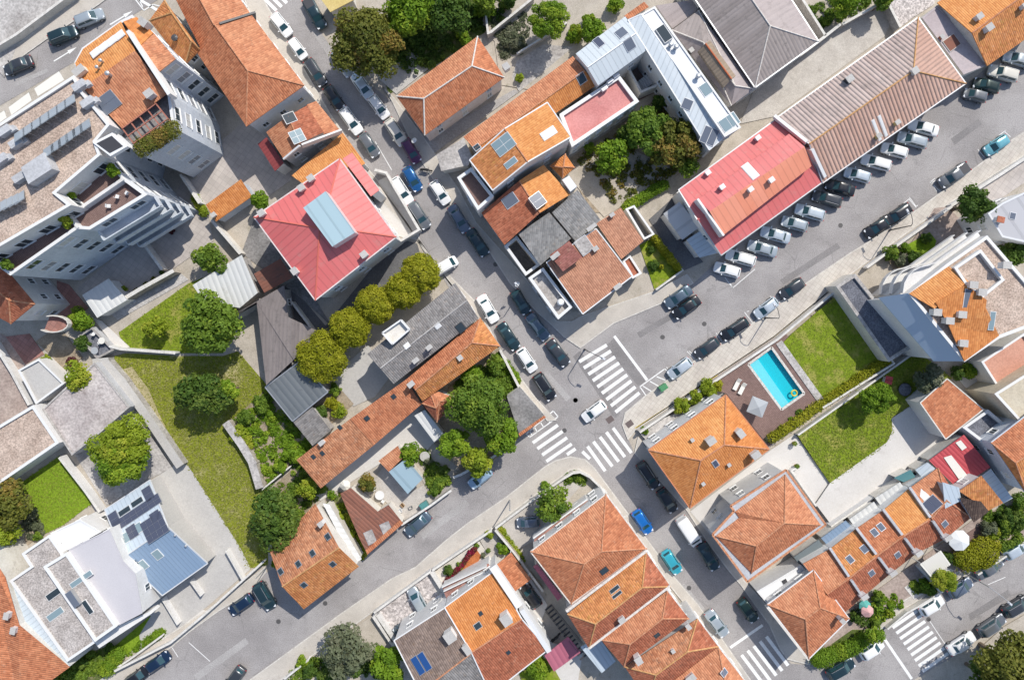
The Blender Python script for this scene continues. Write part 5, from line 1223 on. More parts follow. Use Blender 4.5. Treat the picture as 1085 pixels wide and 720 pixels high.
# terrace of orange houses, lower right
up = T('p 851 597 880 581 908 559.5 936.5 540 964.5 516.5'); lo = T('p 893 650.5 914 632 944 607 971 586 1001.5 570.5'); rw = [lerp(a, b, .60) for a, b in zip(up, lo)]
names = ('terraced house with pinkish tiles next to the corner villa', 'terraced house with two small skylights on its weathered slope', 'terraced house with paired skylights high on the slope', 'terraced house with a smooth bright orange upper slope')
for i in range(4):
    B = pitched(names[i], [lo[i], lo[i+1], up[i+1], up[i]], [lerp(rw[i], rw[i], 1), rw[i+1]], 4.4, 6.0, REDDISH, WHITE, (1, 1), over=.02, mats2=(SALMON, LICHEN, TERRA, ORANGE2)[i], group='terrace of orange houses', cap=RIDGEC)
    B.parapet(lerp(up[i+1], up[i+1], 1), rw[i+1], 4.4, 4.9, .34, GREYW, 'party_wall', zb=6.35); B.parapet(rw[i+1], lo[i+1], 4.4, 6.35, .34, GREYW, 'party_wall', zb=4.9)
    if i < 4: B.chimney(lerp(rw[i+1], lo[i+1], .82), .9, .5, 1.3, WHITE, ax=(.83, .55))
    for s in ((), ('U 383 198', 'U 440 157', 'U 470 253'), ('U 482 90', 'U 508 68', 'U 575 180'), ())[i]: B.skylight(s, .9, 1.1, SOLARG, ALU)
B = pitched('corner house with coral hipped roof above the crossing', 'p 857 697.5 900 655 862 603.5 813 640', 'p 853.5 655.5 869 643.5', 5.4, 7.0, TERRA, WHITE, mats2=SALMON, gut=WHITEC, size=(1.2, 1.0)); B.chimney('U 335 430', .5, .6, 1.4, GREYW)
B.parapet('U 50 392', 'U 218 606', 4.6, 5.45, .3, OFFW, 'side_parapet')
B = pitched('end terrace house with solar water heater and hipped orange roof', 'p 1001.5 570.5 1029 548 994 495.5 964.5 516.5', 'p 987 549 1003 530', 4.6, 6.2, REDDISH, WHITE, (1, 0), mats2=SALMON, group='terrace of orange houses')
B.panel('Z 590 455', 2.2, 1.8, .2, nx=2, mat=SOLAR); B.skylight('Z 550 415', 1.1, 1.6, WHITEC, WHITEC); B.skylight('U 765 55', .9, 1.1, SOLARG, ALU)
shed('small pale metal hood on the end terrace house', 'Z 635 362 705 385 714 440 646 474', [6.8, 6.4, 6.0, 6.0], PALESEAM, GREYW, z0=4.6, name='roof_hut', cat='roof hut')
shed('dark brown tiled hip roof beside the planted corner', 'Z 708 428 798 444 832 486 768 532', [6.4, 6.6, 5.6, 5.6], tile('clay_dark', (.06,.04,.035), (.11,.075,.06), wear=.5), WHITE, name='house_wing', cat='house wing')
shed('orange old tiled roof between red sheds and the dark roof', 'Z 705 400 800 335 892 450 830 482', [6.2, 6.4, 5.8, 5.6], LICHEN, WHITE, name='house', cat='house', win=True)
B = shed('crimson corrugated shed with beige strip panels', 'Z 578 270 726 162 838 298 700 390', [3.6, 3.8, 3.8, 3.6], REDCORR, OFFW, udir='Z 578 270 700 390'); B.skin([[P3(p, 3.75) for p in T('Z 640 258 672 248 756 352 722 375')]], [CREAM], t=.04, name='strip_panel'); B.skin([[P3(p, 3.85) for p in T('Z 690 195 712 184 738 215 718 228')]], [CREAM], t=.04, name='strip_panel')
shed('pale ribbed lean-to beside the crimson shed', 'Z 800 335 840 305 932 430 892 452', [3.4, 3.6, 3.6, 3.4], PALESEAM, WHITE, name='lean_to', cat='lean-to')
shed('small bluish lean-to at the lower end of the crimson shed', 'Z 520 310 572 278 605 305 550 345', [3.2, 3.4, 3.4, 3.2], PALESEAM, OFFW, name='lean_to', cat='lean-to')
B = pitched('bluish white house with orange hipped roof at the right edge', 'p 1088 524 1150 480 1100 430 1050 468.5', 'p 1076 490 1115 465', 7.0, 8.6, LICHEN, BLUEW, mats2=TERRA, gut=BLUEW)
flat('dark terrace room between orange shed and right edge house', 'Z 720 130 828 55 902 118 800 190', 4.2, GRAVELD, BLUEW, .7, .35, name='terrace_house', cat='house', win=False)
shed('orange tiled garage roof at the head of the white driveway', 'p 975 426.5 1003.5 401 1042 433.5 1002 465', [4.6, 4.2, 4.2, 4.6], TERRA, WHITE, over=.1, name='garage', cat='garage', gut=OFFW)
flat('long salmon coloured terrace roof at the right edge', 'p 1040 383 1085 353 1110 385 1056 408', 4.0, SALMR, OFFW, .3, .25, name='terrace_house', cat='house', win=False)
flat('beige rendered building cut off by the right edge', 'p 1054 417 1100 388 1140 440 1086 452', 6.4, BEIGE, BEIGE, .3, .3, name='house', cat='house', win=False)
# corner apartments right
B = flat('corner apartment building with gravel, orange and blue roof parts', 'p 963 311 1004 279 1046 249.5 1087 297 1120 335 1059 358 1022 383', 10.2, GRAVELR, WHITE, .35, .35, name='apartment_block', cat='apartment block')
flat(None, 'c 450 628 605 522 745 700 585 830', 10.9, GRAVELR, WHITE, .6, .3, part=B, z0=10, win=False, pname='roof_curb', rname='inner_roof')
k = B.roof
B.faces = []
B.skin([[P3(p, z) for p, z in zip(T('J 622 575 782 465 862 525 725 635'), (10.3, 10.4, 10.9, 10.8))]], [ORANGE2], name='tiled_slope')
B.skin([[P3(p, z) for p, z in zip(T('J 730 610 850 540 935 600 930 640 O 930 20 985 135 845 238 780 90'), (11.0,11.2,11.2,11.1,11.1,10.4,10.4,10.6))]], [ORANGE], name='tiled_slope')
B.skin([[P3(p, z) for p, z in zip(T('p 931 315 962 310.5 1022 382.5 989.5 382.5'), (7.8, 10.1, 10.1, 7.8))]], [plain('mansard_blue', (.36,.44,.54), .5)], name='mansard')
block(B, 'mansard_wall', 'p 934 317 962 313 1019 381 989 380', 0, 7.5, WHITE)
for s in ('J 870 540', 'J 905 570', 'J 725 650', 'O 775 75', 'O 825 50', 'O 830 165', 'c 740 615'): B.chimney(s, 1.0, .8, .6, WHITE)
B.skylight('J 865 595', 1.6, 2.6, SOLARG, WHITEC); B.skylight('O 955 75', .8, 2.6, None, WHITEC)
for z0 in (2.9, 5.7, 8.4):
    o = [P3(p, 10) for p in T('p 961 312 1004 278 1046 248.5')]; mbb = MB()
    pts = []
    for i in range(15):
        t = i / 14; p = o[0].lerp(o[1], min(1, t * 2)) if t < .5 else o[1].lerp(o[2], t * 2 - 1)
        bul = 1.5 * math.sin(min(1, t * 2.4) * math.pi) ** .7 if t < .4166 else .5
        d = (o[2] - o[0]).normalized(); n = V((-d.y, d.x, 0)); pts.append(V((p.x, p.y, z0)) + n * (bul + .3))
    inner = [V((p.x, p.y, z0)) for p in (o[2], o[1], o[0])]
    mbb.prism(pts + [V((p.x, p.y, z0)) for p in inner], z0, z0 + .2)
    for a, b in zip(pts, pts[1:]): mbb.strip(a, b, .12, z0 + .2, z0 + 1.0)
    mbb.build('balcony', WHITE, B.root)
B = flat('low annex with dark bluish gravel roof beside the pool lawn', 'p 886 303 906 290 968 367 942 383', 3.8, GRAVELD, OFFW, .35, .4, CONCRO, name='annex', cat='annex', win=False)
B = flat('grey metal roofed white building on the right edge', 'p 1047 226 1062 215 1085 204 1120 230 1110 262 1062 251', 7.0, corrug('grey_seam', (.40,.40,.42), (.45,.45,.47), 2.5, None, sharp=True), WHITE, .08, .2, name='house', cat='house', cope=ALU); B.chimney('c 700 350', .9, .7, .7, WHITE, BRICK); B.skylight('c 790 325', .9, 1.0, SOLARG, ALU)
# --- bottom middle
g = 'row of orange roofed houses below the junction'
B = pitched('orange hipped house with a roof window hatch just below the junction', 'p 605 639.5 685.5 581 642 523 562 584', 'p 619 597 637.5 584', 7.2, 9.0, TERRA, WHITE, mats2=SALMON, group=g, gut=RIDGEP); B.skylight('S 160 257', 1.2, 1.0, GLASS, DARKM, .08)
block(B, 'front_terrace', 'p 566 571 622 530 634 528 566 580', 0, 3.3, PAVER, None, WHITE)
for a, b in (('p 565 570', 'p 622 529'), ('p 566 577', 'p 628 531')): B.parapet(a, b, 3.3, 4.2, .2, WHITEC, 'terrace_rail')
shed('narrow purple porch roof on the alley side of the hipped corner house', 'p 565 600 569 597 596 632 591 636', [3.4, 3.6, 3.6, 3.4], PURPLE, OFFW, name='porch', cat='porch')
stm = MB()
for i in range(14):
    x = P3(lerp((581, 643), (616, 686), i / 13), 0); stm.box(V((x.x, x.y, .1 + .2 * i)), .26, 1.2, .05, V((.63,-.77,0)))
a, b = P3((581, 643), .3), P3((616, 686), 2.9); nn = V((.77,.63,0)) * .6
for sg in (1, -1): stm.bar(V((a.x, a.y, .9)) + nn*sg, V((b.x, b.y, 3.6)) + nn*sg, .05, .05); stm.bar(V((a.x, a.y, .05)) + nn*sg, V((b.x, b.y, 2.75)) + nn*sg, .06, .14)
props(stm.build('steel_stairs', DARKM), 'black open steel stairs in the alley behind the orange houses', 'stairs')
B = pitched('second orange house below the junction with lichen and white party walls', 'p 624 686.5 710.5 621 684.5 584.5 601 650', 'p 631 660.5 680.5 622', 7.4, 8.8, REDDISH, WHITE, mats2=LICHEN, group=g, over=.1, cap=RIDGEY); B.chimney('S 232 455', .8, .6, .9, WHITE); B.skylight('S 205 335', 1.6, .6, GLASS, CONCRO, .06); B.skylight('S 215 358', 1.6, .5, GLASS, CONCRO, .06)
B.parapet('S 0 430', 'S 342 172', 7.2, 7.75, .35, RIDGEP, 'party_wall'); B.parapet('S 95 588', 'S 440 322', 7.2, 7.7, .3, RIDGEP, 'party_wall')
B = pitched('third orange house below the junction with even red hips', 'p 661 706 730 655 707 625.5 637 677.5', 'p 667.5 682 702 655', 7.0, 8.4, REDDISH, WHITE, mats2=SALMON, group=g, over=.1); B.skylight('S 385 530', .9, .8, GLASS, DARKM, .06)
B = pitched('fourth orange house below the junction with white chimneys', 'p 686 741 761 684.5 739 655 662 706', 'p 695 714.5 728.5 690', 6.8, 8.2, REDDISH, WHITE, mats2=OLDTILE, group=g, over=.1, cap=RIDGEY); B.chimney('S 302 625', .9, .8, .9, WHITE); B.chimney('S 450 592', .4, .4, .4, WHITE); B.chimney('S 512 485', .7, .5, .7, WHITE)
B = pitched('smooth coral roof at the bottom edge with one skylight', 'p 738 765 800 735 761 685 712 722', 'p 748 742 768 722', 6.8, 8.0, SALMON, WHITE, mats2=SALMON, group=g, over=.1); B.skylight('S 668 688', .9, 1.1, SOLARG, ALU); B.chimney('S 525 705', 1.2, .8, .5, ALU)
g = 'pair of joined houses at the bottom edge'
B = pitched('joined house with bright orange tiles and a broad white side wall', 'p 520 735 581 687.5 524 604 471 643', 'p 499.5 691 553 655.5', 7.0, 8.6, REDDISH, WHITE, (1, 1), mats2=ORANGE, group=g, over=.05, gut=WHITEC); B.chimney('R 545 448', 1.2, 1.4, 1.3, WHITE); B.skylight('R 425 490', 1.1, .9, GLASS, CONCRO, .08); B.skylight('R 437 438', .6, .6, GLASS, DARKM, .06); B.skylight('R 555 603', .6, .6, GLASS, DARKM, .06)
B.parapet('R 490 245', 'R 605 415', 6.4, 7.5, 1.0, WHITEC, 'side_wall', zb=8.6); B.parapet('R 605 415', 'R 722 592', 6.4, 8.6, .7, WHITEC, 'side_wall', zb=7.2)
block(B, 'front_terrace', 'R 275 330 300 395 495 262 470 225', 0, 3.4, PAVER, None, WHITE)
for a, b in (('R 272 328', 'R 462 240'), ('R 280 345', 'R 466 256')): B.parapet(a, b, 3.4, 4.2, .15, WHITEC, 'terrace_rail')
B = pitched('joined house with dull brown grey tiles and two blue solar collectors', 'p 468 775 520 735 471 643.5 417.5 678', 'p 445.5 733 499.5 691.5', 6.9, 8.4, GREYT, WHITE, (1, 1), mats2=tile('clay_grey_brown', (.17,.125,.105), (.25,.19,.16), (.30,.16,.05), wear=.5), group=g, over=.05, gut=WHITEC); B.chimney('R 310 520', 1.3, 1.4, 1.3, WHITE); B.chimney('R 380 580', .7, 1.3, .8, WHITE); B.panel('R 172 657', 1.0, 2.6, .15, 'solar_collector', plain('collector_blue', (.02,.07,.22), .2)); B.panel('R 200 640', 1.0, 2.6, .15, 'solar_collector', MATS['collector_blue'])
block(B, 'front_terrace', 'R 135 495 150 515 285 410 270 380', 0, 3.2, CONCR, None, WHITE)
B = shed('small orange tiled carport roof beside the white side wall', 'p 525 599 541.5 585 562.5 613.5 544 627.5', [3.2, 3.0, 3.0, 3.2], TERRA, None, name='carport', cat='carport')
mbb = MB()
for p in T('p 528 600 541 588 560 612 545 625'): x = P3(p, 3); mbb.tube([V((x.x, x.y, 0)), V((x.x, x.y, 3.0))], .09, 8)
mbb.build('posts', WHITEC, B.root)
B = shed('purple sheet roof over the back yard behind the joined houses', 'p 577 694 602 674 615.5 690.5 587 711', [2.9, 2.9, 2.7, 2.7], PURPLE, None, name='canopy_roof', cat='shelter', udir='R 710 615 750 685')
mbb = MB()
for p in T('p 580 694 601 677 612 690 588 708'): x = P3(p, 2.6); mbb.tube([V((x.x, x.y, 0)), V((x.x, x.y, 2.65))], .06, 8)
mbb.build('posts', STEEL, B.root)
shed('grey shed at the bottom between orange houses', 'S 60 580 140 540 210 640 150 690', [3.6, 3.6, 3.4, 3.4], PALESEAM, OFFW)
shed('yellow walled shed roof at the top edge by the big tree', 'B 555 -10 690 -50 700 0 600 52', [3.0, 3.2, 3.2, 3.0], YELLW, OFFW)
flat('white back terrace of the coral corner house with dark openings', 'U 8 328 186 222 212 252 48 376', 3.4, WHITEM, WHITE, .3, .25, name='annex', cat='annex', win=False).skylight('U 122 293', .9, 1.2, DARKM, WHITEC, .05)
# ================================================================ VEHICLES
DN = (.60, .80); UP = (-.60, -.80); NE = (.82, -.57); SW = (-.82, .57); NOSE = (-.95, -.27)
g = 'cars parked along the steep street'
car('white hatchback first in line below the small top crossing', 'B 392 105', (.63,.78), 'hatch', 'white', g)
car('white compact second below the small top crossing, nose down the street', 'B 462 207', (.60,.80), 'small', 'white', g)
car('dark grey estate with roof rails parked beside the long orange house corner', 'B 537 308', (.55,.83), 'estate', 'darkgrey', g)
car('black car parked between rail-topped estate and white van-like hatchback', 'B 615 415', (.55,.83), 'hatch', 'black', g)
car('white boxy hatchback next to the low salmon house', 'B 687 512', (.58,.81), 'estate', 'white', g)
car('mid grey car in front of the flat orange roof by the mansion', 'B 765 615', (.55,.83), 'hatch', 'grey', g)
car('silver car half hidden under the big olive tree', 'B 652 268', (.55,.83), 'sedan', 'silver', g)
car('pale silver saloon just below the big olive tree', 'B 737 366', (.58,.81), 'sedan', 'palesilver', g)
car('white saloon in tree shade outside the concrete court', 'B 805 453', (.60,.80), 'hatch', 'white', g)
car('cream estate with a dark roof rack outside the pink walled house', 'C 78 560', (.55,.83), 'suv', 'cream', g)
car('purple car parked outside the pink walled house', 'C 143 640', (.5,.86), 'hatch', 'purple', g)
car('royal blue hatchback parked in mid street by the mansion', 'H 148 118', (.5,.86), 'hatch', 'blue', g)
car('white car at the kerb beside the mansion forecourt wall', 'H 103 168', (.55,.83), 'estate', 'white', g)
car('slate grey estate at the kerb below the mansion forecourt', 'H 177 272', (.55,.83), 'estate', 'grey', g)
car('white hatchback with red tail lamps beneath the tall white house', 'H 265 175', (.55,.83), 'hatch', 'white', g)
car('navy car with pale roof beneath the tall white balcony house', 'H 345 287', (.52,.85), 'sedan', 'slateblue', g)
car('very dark teal car below the tall white balcony house', 'H 425 388', (.55,.83), 'sedan', 'petrol', g)
car('white delivery van backed up to the clipped golden trees', 'H 283 490', (.85,-.5), 'van', 'white', None, scale=.88)
car('white saloon beside the grey slate double house', 'H 468 668', (.5,.86), 'sedan', 'white', g)
car('black hatchback in shade by the water tank terrace', 'H 607 640', (.52,.85), 'hatch', 'petrol', g)
car('dark teal saloon beside the hipped end of the orange house', 'M 555 145', (.55,.83), 'sedan', 'petrol', g)
car('grey blue car in shade at the corner of the salmon house', 'M 680 105', (.6,.8), 'sedan', 'greyblue', g)
car('white and black hatchback standing between teal saloon and junction', 'M 633 245', (.55,.83), 'hatch', 'white', g)
car('charcoal saloon nearest the big crosswalk on the shaded kerb', 'M 765 215', (.6,.8), 'sedan', 'darkgrey', g)
car('black suv at the kerb by the dark felt garage roof', 'M 708 358', (.55,.83), 'suv', 'black', g)
car('old dark pickup in deep shade at the top of the steep street', 'a 75 80', (.5,.86), 'pickup', 'petrol', None)
car('white hatchback driving through the junction between crosswalks', 'N 118 462', (-.8,.6), 'hatch', 'white')
g = 'cars parked on the wide street'
car('steel blue car doubled up beside a black one by the salmon house', 'I 475 618', SW, 'sedan', 'greyblue', g)
car('black car parked on the street side of a steel blue one', 'I 510 662', SW, 'sedan', 'black', g)
car('pale silver hatchback nearest the green bin', 'N 482 280', (-.80,.6), 'hatch', 'palesilver', g)
car('dark blue grey hatchback second from the green bin', 'N 597 195', (-.80,.58), 'hatch', 'darkgrey', g)
car('black estate with a bright windscreen third from the green bin', 'N 715 115', (-.82,.55), 'estate', 'black', g)
car('silver white car with black roof under the lamp by the pool', 'N 848 25', (-.8,.6), 'hatch', 'palesilver', g)
car('dark grey hatchback alone on the kerb above the pool lawn', 'J 150 555', (-.82,.57), 'hatch', 'darkgrey', g)
car('black saloon with grey bonnet behind the black pickup', 'J 498 305', (-.83,.56), 'sedan', 'black', g)
car('black pickup-sized car under the lamp near the apartment garden', 'J 575 257', (-.83,.56), 'suv', 'black', g)
car('graphite pickup alone near the dark conifer', 'J 803 97', (-.83,.56), 'pickup', 'grey', g)
car('turquoise hatchback alone in a marked bay at the upper right', 'E 975 585', (-.83,.55), 'hatch', 'skyteal', g)
g = 'cars parked nose to the warehouses'
for s, k, c, l in (('E 1062 240', 'estate', 'silver', 'silver estate parked below the upper right orange house, cut off by the frame'), ('E 1000 297', 'suv', 'cream', 'cream suv with open dark roof below the upper right orange house'),
  ('E 933 345', 'hatch', 'green', 'dark green car squeezed between a cream suv and a small grey car'), ('E 888 385', 'small', 'grey', 'small grey hatchback at the far corner of the ribbed clay warehouse'),
  ('E 680 515', 'sedan', 'white', 'white saloon at the upper end of the lower angled row'), ('E 635 565', 'estate', 'silver', 'silver estate below the white saloon at the end of the angled row'),
  ('E 563 607', 'hatch', 'white', 'white hatchback with teal windscreen by the ribbed clay warehouse'), ('E 489 655', 'estate', 'white', 'white estate with red lamps by the lower end of the clay warehouse'),
  ('J 413 97', 'hatch', 'palesilver', 'pale silver hatchback where the clay and red warehouses meet'), ('J 343 147', 'sedan', 'black', 'black saloon next to the corner of the red warehouse'),
  ('J 290 193', 'estate', 'darkgrey', 'dark estate with pale tail between a black saloon and a silver car'), ('J 222 247', 'estate', 'palesilver', 'bright silver estate halfway along the red warehouse'),
  ('J 160 293', 'hatch', 'silver', 'blue tinted silver hatchback along the red warehouse'), ('J 83 338', 'sedan', 'palesilver', 'pale silver saloon with dark glass along the red warehouse'),
  ('J 30 393', 'sedan', 'silver', 'mid silver car third from the near end of the angled row'), ('I 740 452', 'estate', 'white', 'white estate second from the near end of the angled row'), ('I 682 503', 'hatch', 'white', 'white car at the near end of the angled row')):
    car(l, s, NOSE, k, c, g)
g = 'cars parked on the lower cross street'
car('black estate nearest the junction beside the bright orange villa', 'Y 187 333', (.55,.83), 'estate', 'black', g)
car('black car second from the junction beside the bright orange villa', 'Y 268 440', (.55,.83), 'hatch', 'black', g)
car('bright blue hatchback below the hipped corner house', 'Y 163 530', (.55,.83), 'hatch', 'brightblue', g)
car('long white van in the sunlit gap of the cross street', 'Y 358 568', (.55,.83), 'van', 'white')
car('black saloon right behind the long white van', 'S 603 197', (.5,.86), 'sedan', 'petrol', g)
car('turquoise car with pale glass roof on the cross street', 'S 447 220', (.55,.83), 'hatch', 'turquoise', g)
car('silver saloon just before the bottom stop line', 'S 638 480', (.6,.8), 'sedan', 'silver', g)
car('black green hatchback in villa shade beside the bottom crossing', 'S 770 425', (.58,.81), 'hatch', 'green', g)
g = 'cars parked in the lower right street'
car('dark teal estate by the hedge of the corner house', 'U 345 640', (.88,-.48), 'estate', 'petrol', g)
car('white car half under the small street tree by the crossing', 'U 470 562', (.84,-.54), 'hatch', 'white', g)
car('white hatchback just past the zebra crossing by the terrace', 'U 712 385', (.86,-.52), 'hatch', 'white', g)
car('slate blue car beside the round golden shrub', 'U 828 314', (.84,-.54), 'hatch', 'slateblue', g)
car('grey car alongside the clipped golden hedge', 'U 945 234', (.84,-.54), 'sedan', 'grey', g)
car('pale silver car at the right edge above the grey ones', 'U 1050 160', (.86,-.5), 'hatch', 'palesilver', g)
car('white car parked on the far side of the zebra crossing', 'U 833 538', (.84,-.54), 'sedan', 'white', g)
car('grey estate second from the zebra crossing on the far side', 'U 955 465', (.84,-.54), 'estate', 'grey', g)
car('dark grey car under the hanging street lamp at the right edge', 'U 1055 388', (.86,-.5), 'estate', 'darkgrey', g)
g = 'cars parked on the lower left street'
car('light blue hatchback under the edge of the big garden tree', 'X 490 297', (-.78,.63), 'hatch', 'lightblue', g)
car('grey blue saloon by the cluttered garden wall', 'X 192 517', (-.76,.65), 'sedan', 'greyblue', g)
car('slate grey car in the walled yard beneath a small tree', 'X 718 508', (-1,.08), 'small', 'slateblue')
car('black suv parked across the bay by the isolated orange house', 'Q 322 363', (.5,.86), 'suv', 'petrol', g)
car('navy car with pale bonnet parked along the concrete plot wall', 'Q 222 400', SW, 'hatch', 'navy', g)
car('navy hatchback in a painted bay below the modern house lawn', 'P 670 643', (.82,-.57), 'hatch', 'navy', g)
car('black car with red lamps at the bottom left edge', 'P 582 705', (.82,-.57), 'hatch', 'black', g)
car('black car at the bottom edge of the lower left street', 'Q 195 712', (-.6,.8), 'hatch', 'darkgrey', g)
g = 'cars on the steep upper left street'
car('dark grey saloon driving on the upper left street', 'A 77 277', (-.92,.38), 'sedan', 'darkgrey', g)
car('black suv with red lamps parked on the upper left street', 'A 268 150', (.93,-.38), 'suv', 'petrol', g)
car('silver estate at the upper end of the upper left street', 'A 378 77', (.93,-.38), 'estate', 'silver', g)
car('silver car on the pebbled front plot of the brown roofed house', 'R 168 380', (-.5,-.86), 'hatch', 'silver')
car('dark car tucked under the terrace of the brown roofed house', 'R 112 495', (-.8,.55), 'small', 'greyblue')
car('black car in the narrow drive below the small carport', 'R 650 362', (-.58,-.8), 'hatch', 'black')
def motorcycle(label, at, head, col=(.02,.02,.022)):
    p = P3(q(at), .5); g = V((p.x, p.y, .05)); r = empty('motorcycle', g, label, 'motorcycle', None); a = V((head[0], -head[1], 0)).normalized(); n = V((-a.y, a.x, 0))
    for k in (-.68, .68):
        w_ = MB(); c = g + a * k + V((0,0,.31)); 
        pts = [c + a * (math.cos(t*.3927)*.27) + V((0,0,math.sin(t*.3927)*.27)) for t in range(17)]
        w_.tube(pts, .06, 6, cap=False); w_.tube([c - n*.03, c + n*.03], .1, 8); w_.build('wheel', RUBBER, r)
    b = MB(); b.tube([g + a*.55 + V((0,0,.75)), g + a*.15 + V((0,0,.85)), g + a*-.1 + V((0,0,.78))], [.1,.2,.14], 8); b.tube([g + a*.68 + V((0,0,.31)), g + a*.45 + V((0,0,.95))], .05, 6); b.tube([g - a*.68 + V((0,0,.31)), g + V((0,0,.45)), g + a*.3 + V((0,0,.5))], [.06,.17,.15], 8); b.build('body', plain('motorcycle_paint', col, .35), r)
    s = MB(); s.tube([g - a*.05 + V((0,0,.8)), g - a*.4 + V((0,0,.8)), g - a*.75 + V((0,0,.88))], [.13,.15,.08], 8); s.build('seat', RUBBER, r)
    h = MB(); h.tube([g + a*.42 + n*.36 + V((0,0,1.0)), g + a*.48 + V((0,0,.98)), g + a*.42 - n*.36 + V((0,0,1.0))], .025, 6); h.build('handlebar', DARKM, r)
motorcycle('black motorcycle standing at the kerb by the royal blue car', 'H 205 80', (.95,.1))
motorcycle('black motorcycle in the back yard beside the purple sheet roof', 'R 755 540', (.75,-.65))
motorcycle('dark motorcycle on the entrance roof yard of the tall orange house', 'C 350 625', (.6,-.8), (.10,.015,.015))
# ================================================================ TREES AND PLANTS
gt = None
tree('large olive brown broadleaf tree shading the top of the steep street', 'p 386 46', 40, 10, L_OLIVE, ry=37, clumps=30, k=.27, leaf=.42)
tree('bright green tree behind the large olive brown tree at the top', 'p 432 8', 27, 9, L_FRESH, clumps=18, k=.34, seed=4)
tree('dark green tree in the shaded top garden', 'p 473 10', 24, 7, L_DEEP, clumps=16, seed=8)
tree('bushy green tree at the top edge by the old garden path', 'p 515 -4', 15, 5, L_GREEN, seed=9)
tree('smooth round bright green tree in the top garden', 'p 581 21', 21, 7, L_FRESH, clumps=26, k=.26, leaf=.24)
tree('densest green fruit tree in the walled orchard', 'p 684 138', 25, 6.5, L_GREEN, clumps=20, k=.3)
tree('tall fruit tree with warm leaf tips in the orchard corner', 'p 716 152', 25, 6.5, L_OLIVE, clumps=20, k=.3, seed=3)
tree('light green small fruit tree at the near side of the orchard', 'p 648 168', 18, 5.2, L_FRESH, clumps=16)
tree('low dull green fruit tree against the white wing', 'p 727 175', 12, 4.2, L_GREEN)
tree('young fruit tree beside the pink terrace wall', 'p 663 142', 10, 4.5, L_DEEP)
tree('round green tree at the upper end of the meadow lawn', 'p 222 275', 16, 5, L_GREEN, clumps=16)
tree('big spreading tree where lawn and meadow meet', 'p 221 343', 31, 8.5, L_GREEN, clumps=26, k=.3)
tree('small yellowish tree alone on the mown lawn', 'p 166 346', 11.5, 3.8, L_LIME)
tree('broad dark tree in the middle of the meadow', 'p 213 416', 27, 7, L_DEEP, ry=20, clumps=20, k=.32)
tree('pale green young tree touching the dark meadow tree', 'p 243 413', 11, 5, L_FRESH)
gr = 'row of clipped golden green trees by the mansion'
for s, r, l in (('p 341 378', 26, 'largest clipped golden tree at the low end of the row'), ('p 371 347', 20.5, 'clipped golden tree second from the low end of the row'), ('p 398 323', 19.5, 'clipped golden tree in the middle of the row'), ('p 427 308', 18, 'clipped golden tree next to the street end of the row'), ('p 446 290', 20, 'clipped golden tree at the street end beside the white van')):
    tree(l, s, r * 1.04, 6.2, L_GOLD, group=gr, clumps=44, k=.24, leaf=.24, low=.2, core=.86)
tree('great garden tree with dense green crown by the junction', 'p 509 430', 31, 9.5, L_GREEN, clumps=30, k=.28, leaf=.38, seed=21)
tree('yellow green tree on the street side of the great garden tree', 'p 533 462', 17, 6.5, L_FRESH, clumps=16, seed=22)
tree('lime tinted tree overhanging the garden wall and light blue car', 'p 506 489', 15, 6, L_LIME, clumps=16, seed=23)
tree('mid green tree left of the great garden tree', 'p 482 468', 15, 6.5, L_FRESH, seed=24)
tree('young tree in the shaded garden behind the orange hipped house', 'p 500 396', 11, 4, L_FRESH, seed=25)
tree('bush like tree near the pavement end of the shaded garden', 'p 526 386', 9, 3, L_GREEN, seed=26)
tree('tall feathery tree with golden top among white walls', 'p 132 468', 29, 9, L_LIME, ry=25, clumps=22, k=.3, leaf=.36, seed=31)
tree('fuller green tree joined to the feathery golden one', 'p 131 490', 30, 8, L_FRESH, ry=24, clumps=22, k=.3, leaf=.36, seed=32)
tree('bright yellow small tree growing over the stained concrete roof', 'p 83 399', 14, 4.5, L_LIME, clumps=14, k=.36, dens=.75)
tree('flowering green tree at the left edge by the small lawn', 'p 10 533', 22, 6, L_OLIVE, clumps=18, seed=34)
tree('small lime tree at the left edge below the flowering one', 'p 3 563', 15, 5, L_LIME, seed=35)
tree('wide dark green tree behind the isolated orange house', 'p 291 548', 25, 7.5, L_DEEP, ry=31, clumps=24, k=.3)
tree('grey green loose leaved tree on the bottom pavement edge', 'p 368 688', 26, 7.5, L_SAGE, clumps=20, k=.3, dens=.8)
tree('leafy green tree beside the brown roofed joined house', 'p 411 702', 19, 6.5, L_FRESH, seed=41)
tree('spreading tree shading the slate grey car in the walled yard', 'p 585 534', 20, 5.5, L_GREEN, ry=16, clumps=16, k=.34, ang=35, dens=.8)
tree('round bright green tree on the lawn beside the driveway', 'p 929 420.5', 17.5, 6, L_FRESH, clumps=20, k=.3, leaf=.26)
tree('dark shaded tree by the corner of the driveway garage', 'p 985 403', 15, 4.6, L_SAGE, seed=44)
tree('dark conifer like tree at the pavement near the apartment building', 'p 1031 217', 17, 7.5, L_DEEP, clumps=18, k=.34, seed=45)
tree('dark tree in the gap behind the corner apartments', 'p 1071 270', 14, 6, L_DEEP, seed=46)
tree('round golden street tree by the white hatchback', 'p 1001 614', 12.5, 4.2, L_LIME, clumps=16, k=.32, leaf=.22)
tree('small lime street tree over the white car near the crossing', 'p 925 672', 9, 3.8, L_FRESH)
tree('big dark tree filling the lower right corner', 'p 1072 706', 38, 10, L_OLIVE, clumps=26, k=.28, leaf=.45, seed=50)
tree('dark leafy companion tree at the bottom right edge', 'p 1046 720', 20, 7, L_DEEP, seed=51)
tree('small lime tree in the cluttered garden by the salmon shed', 'p 435 480', 11, 3.6, L_FRESH, seed=52)
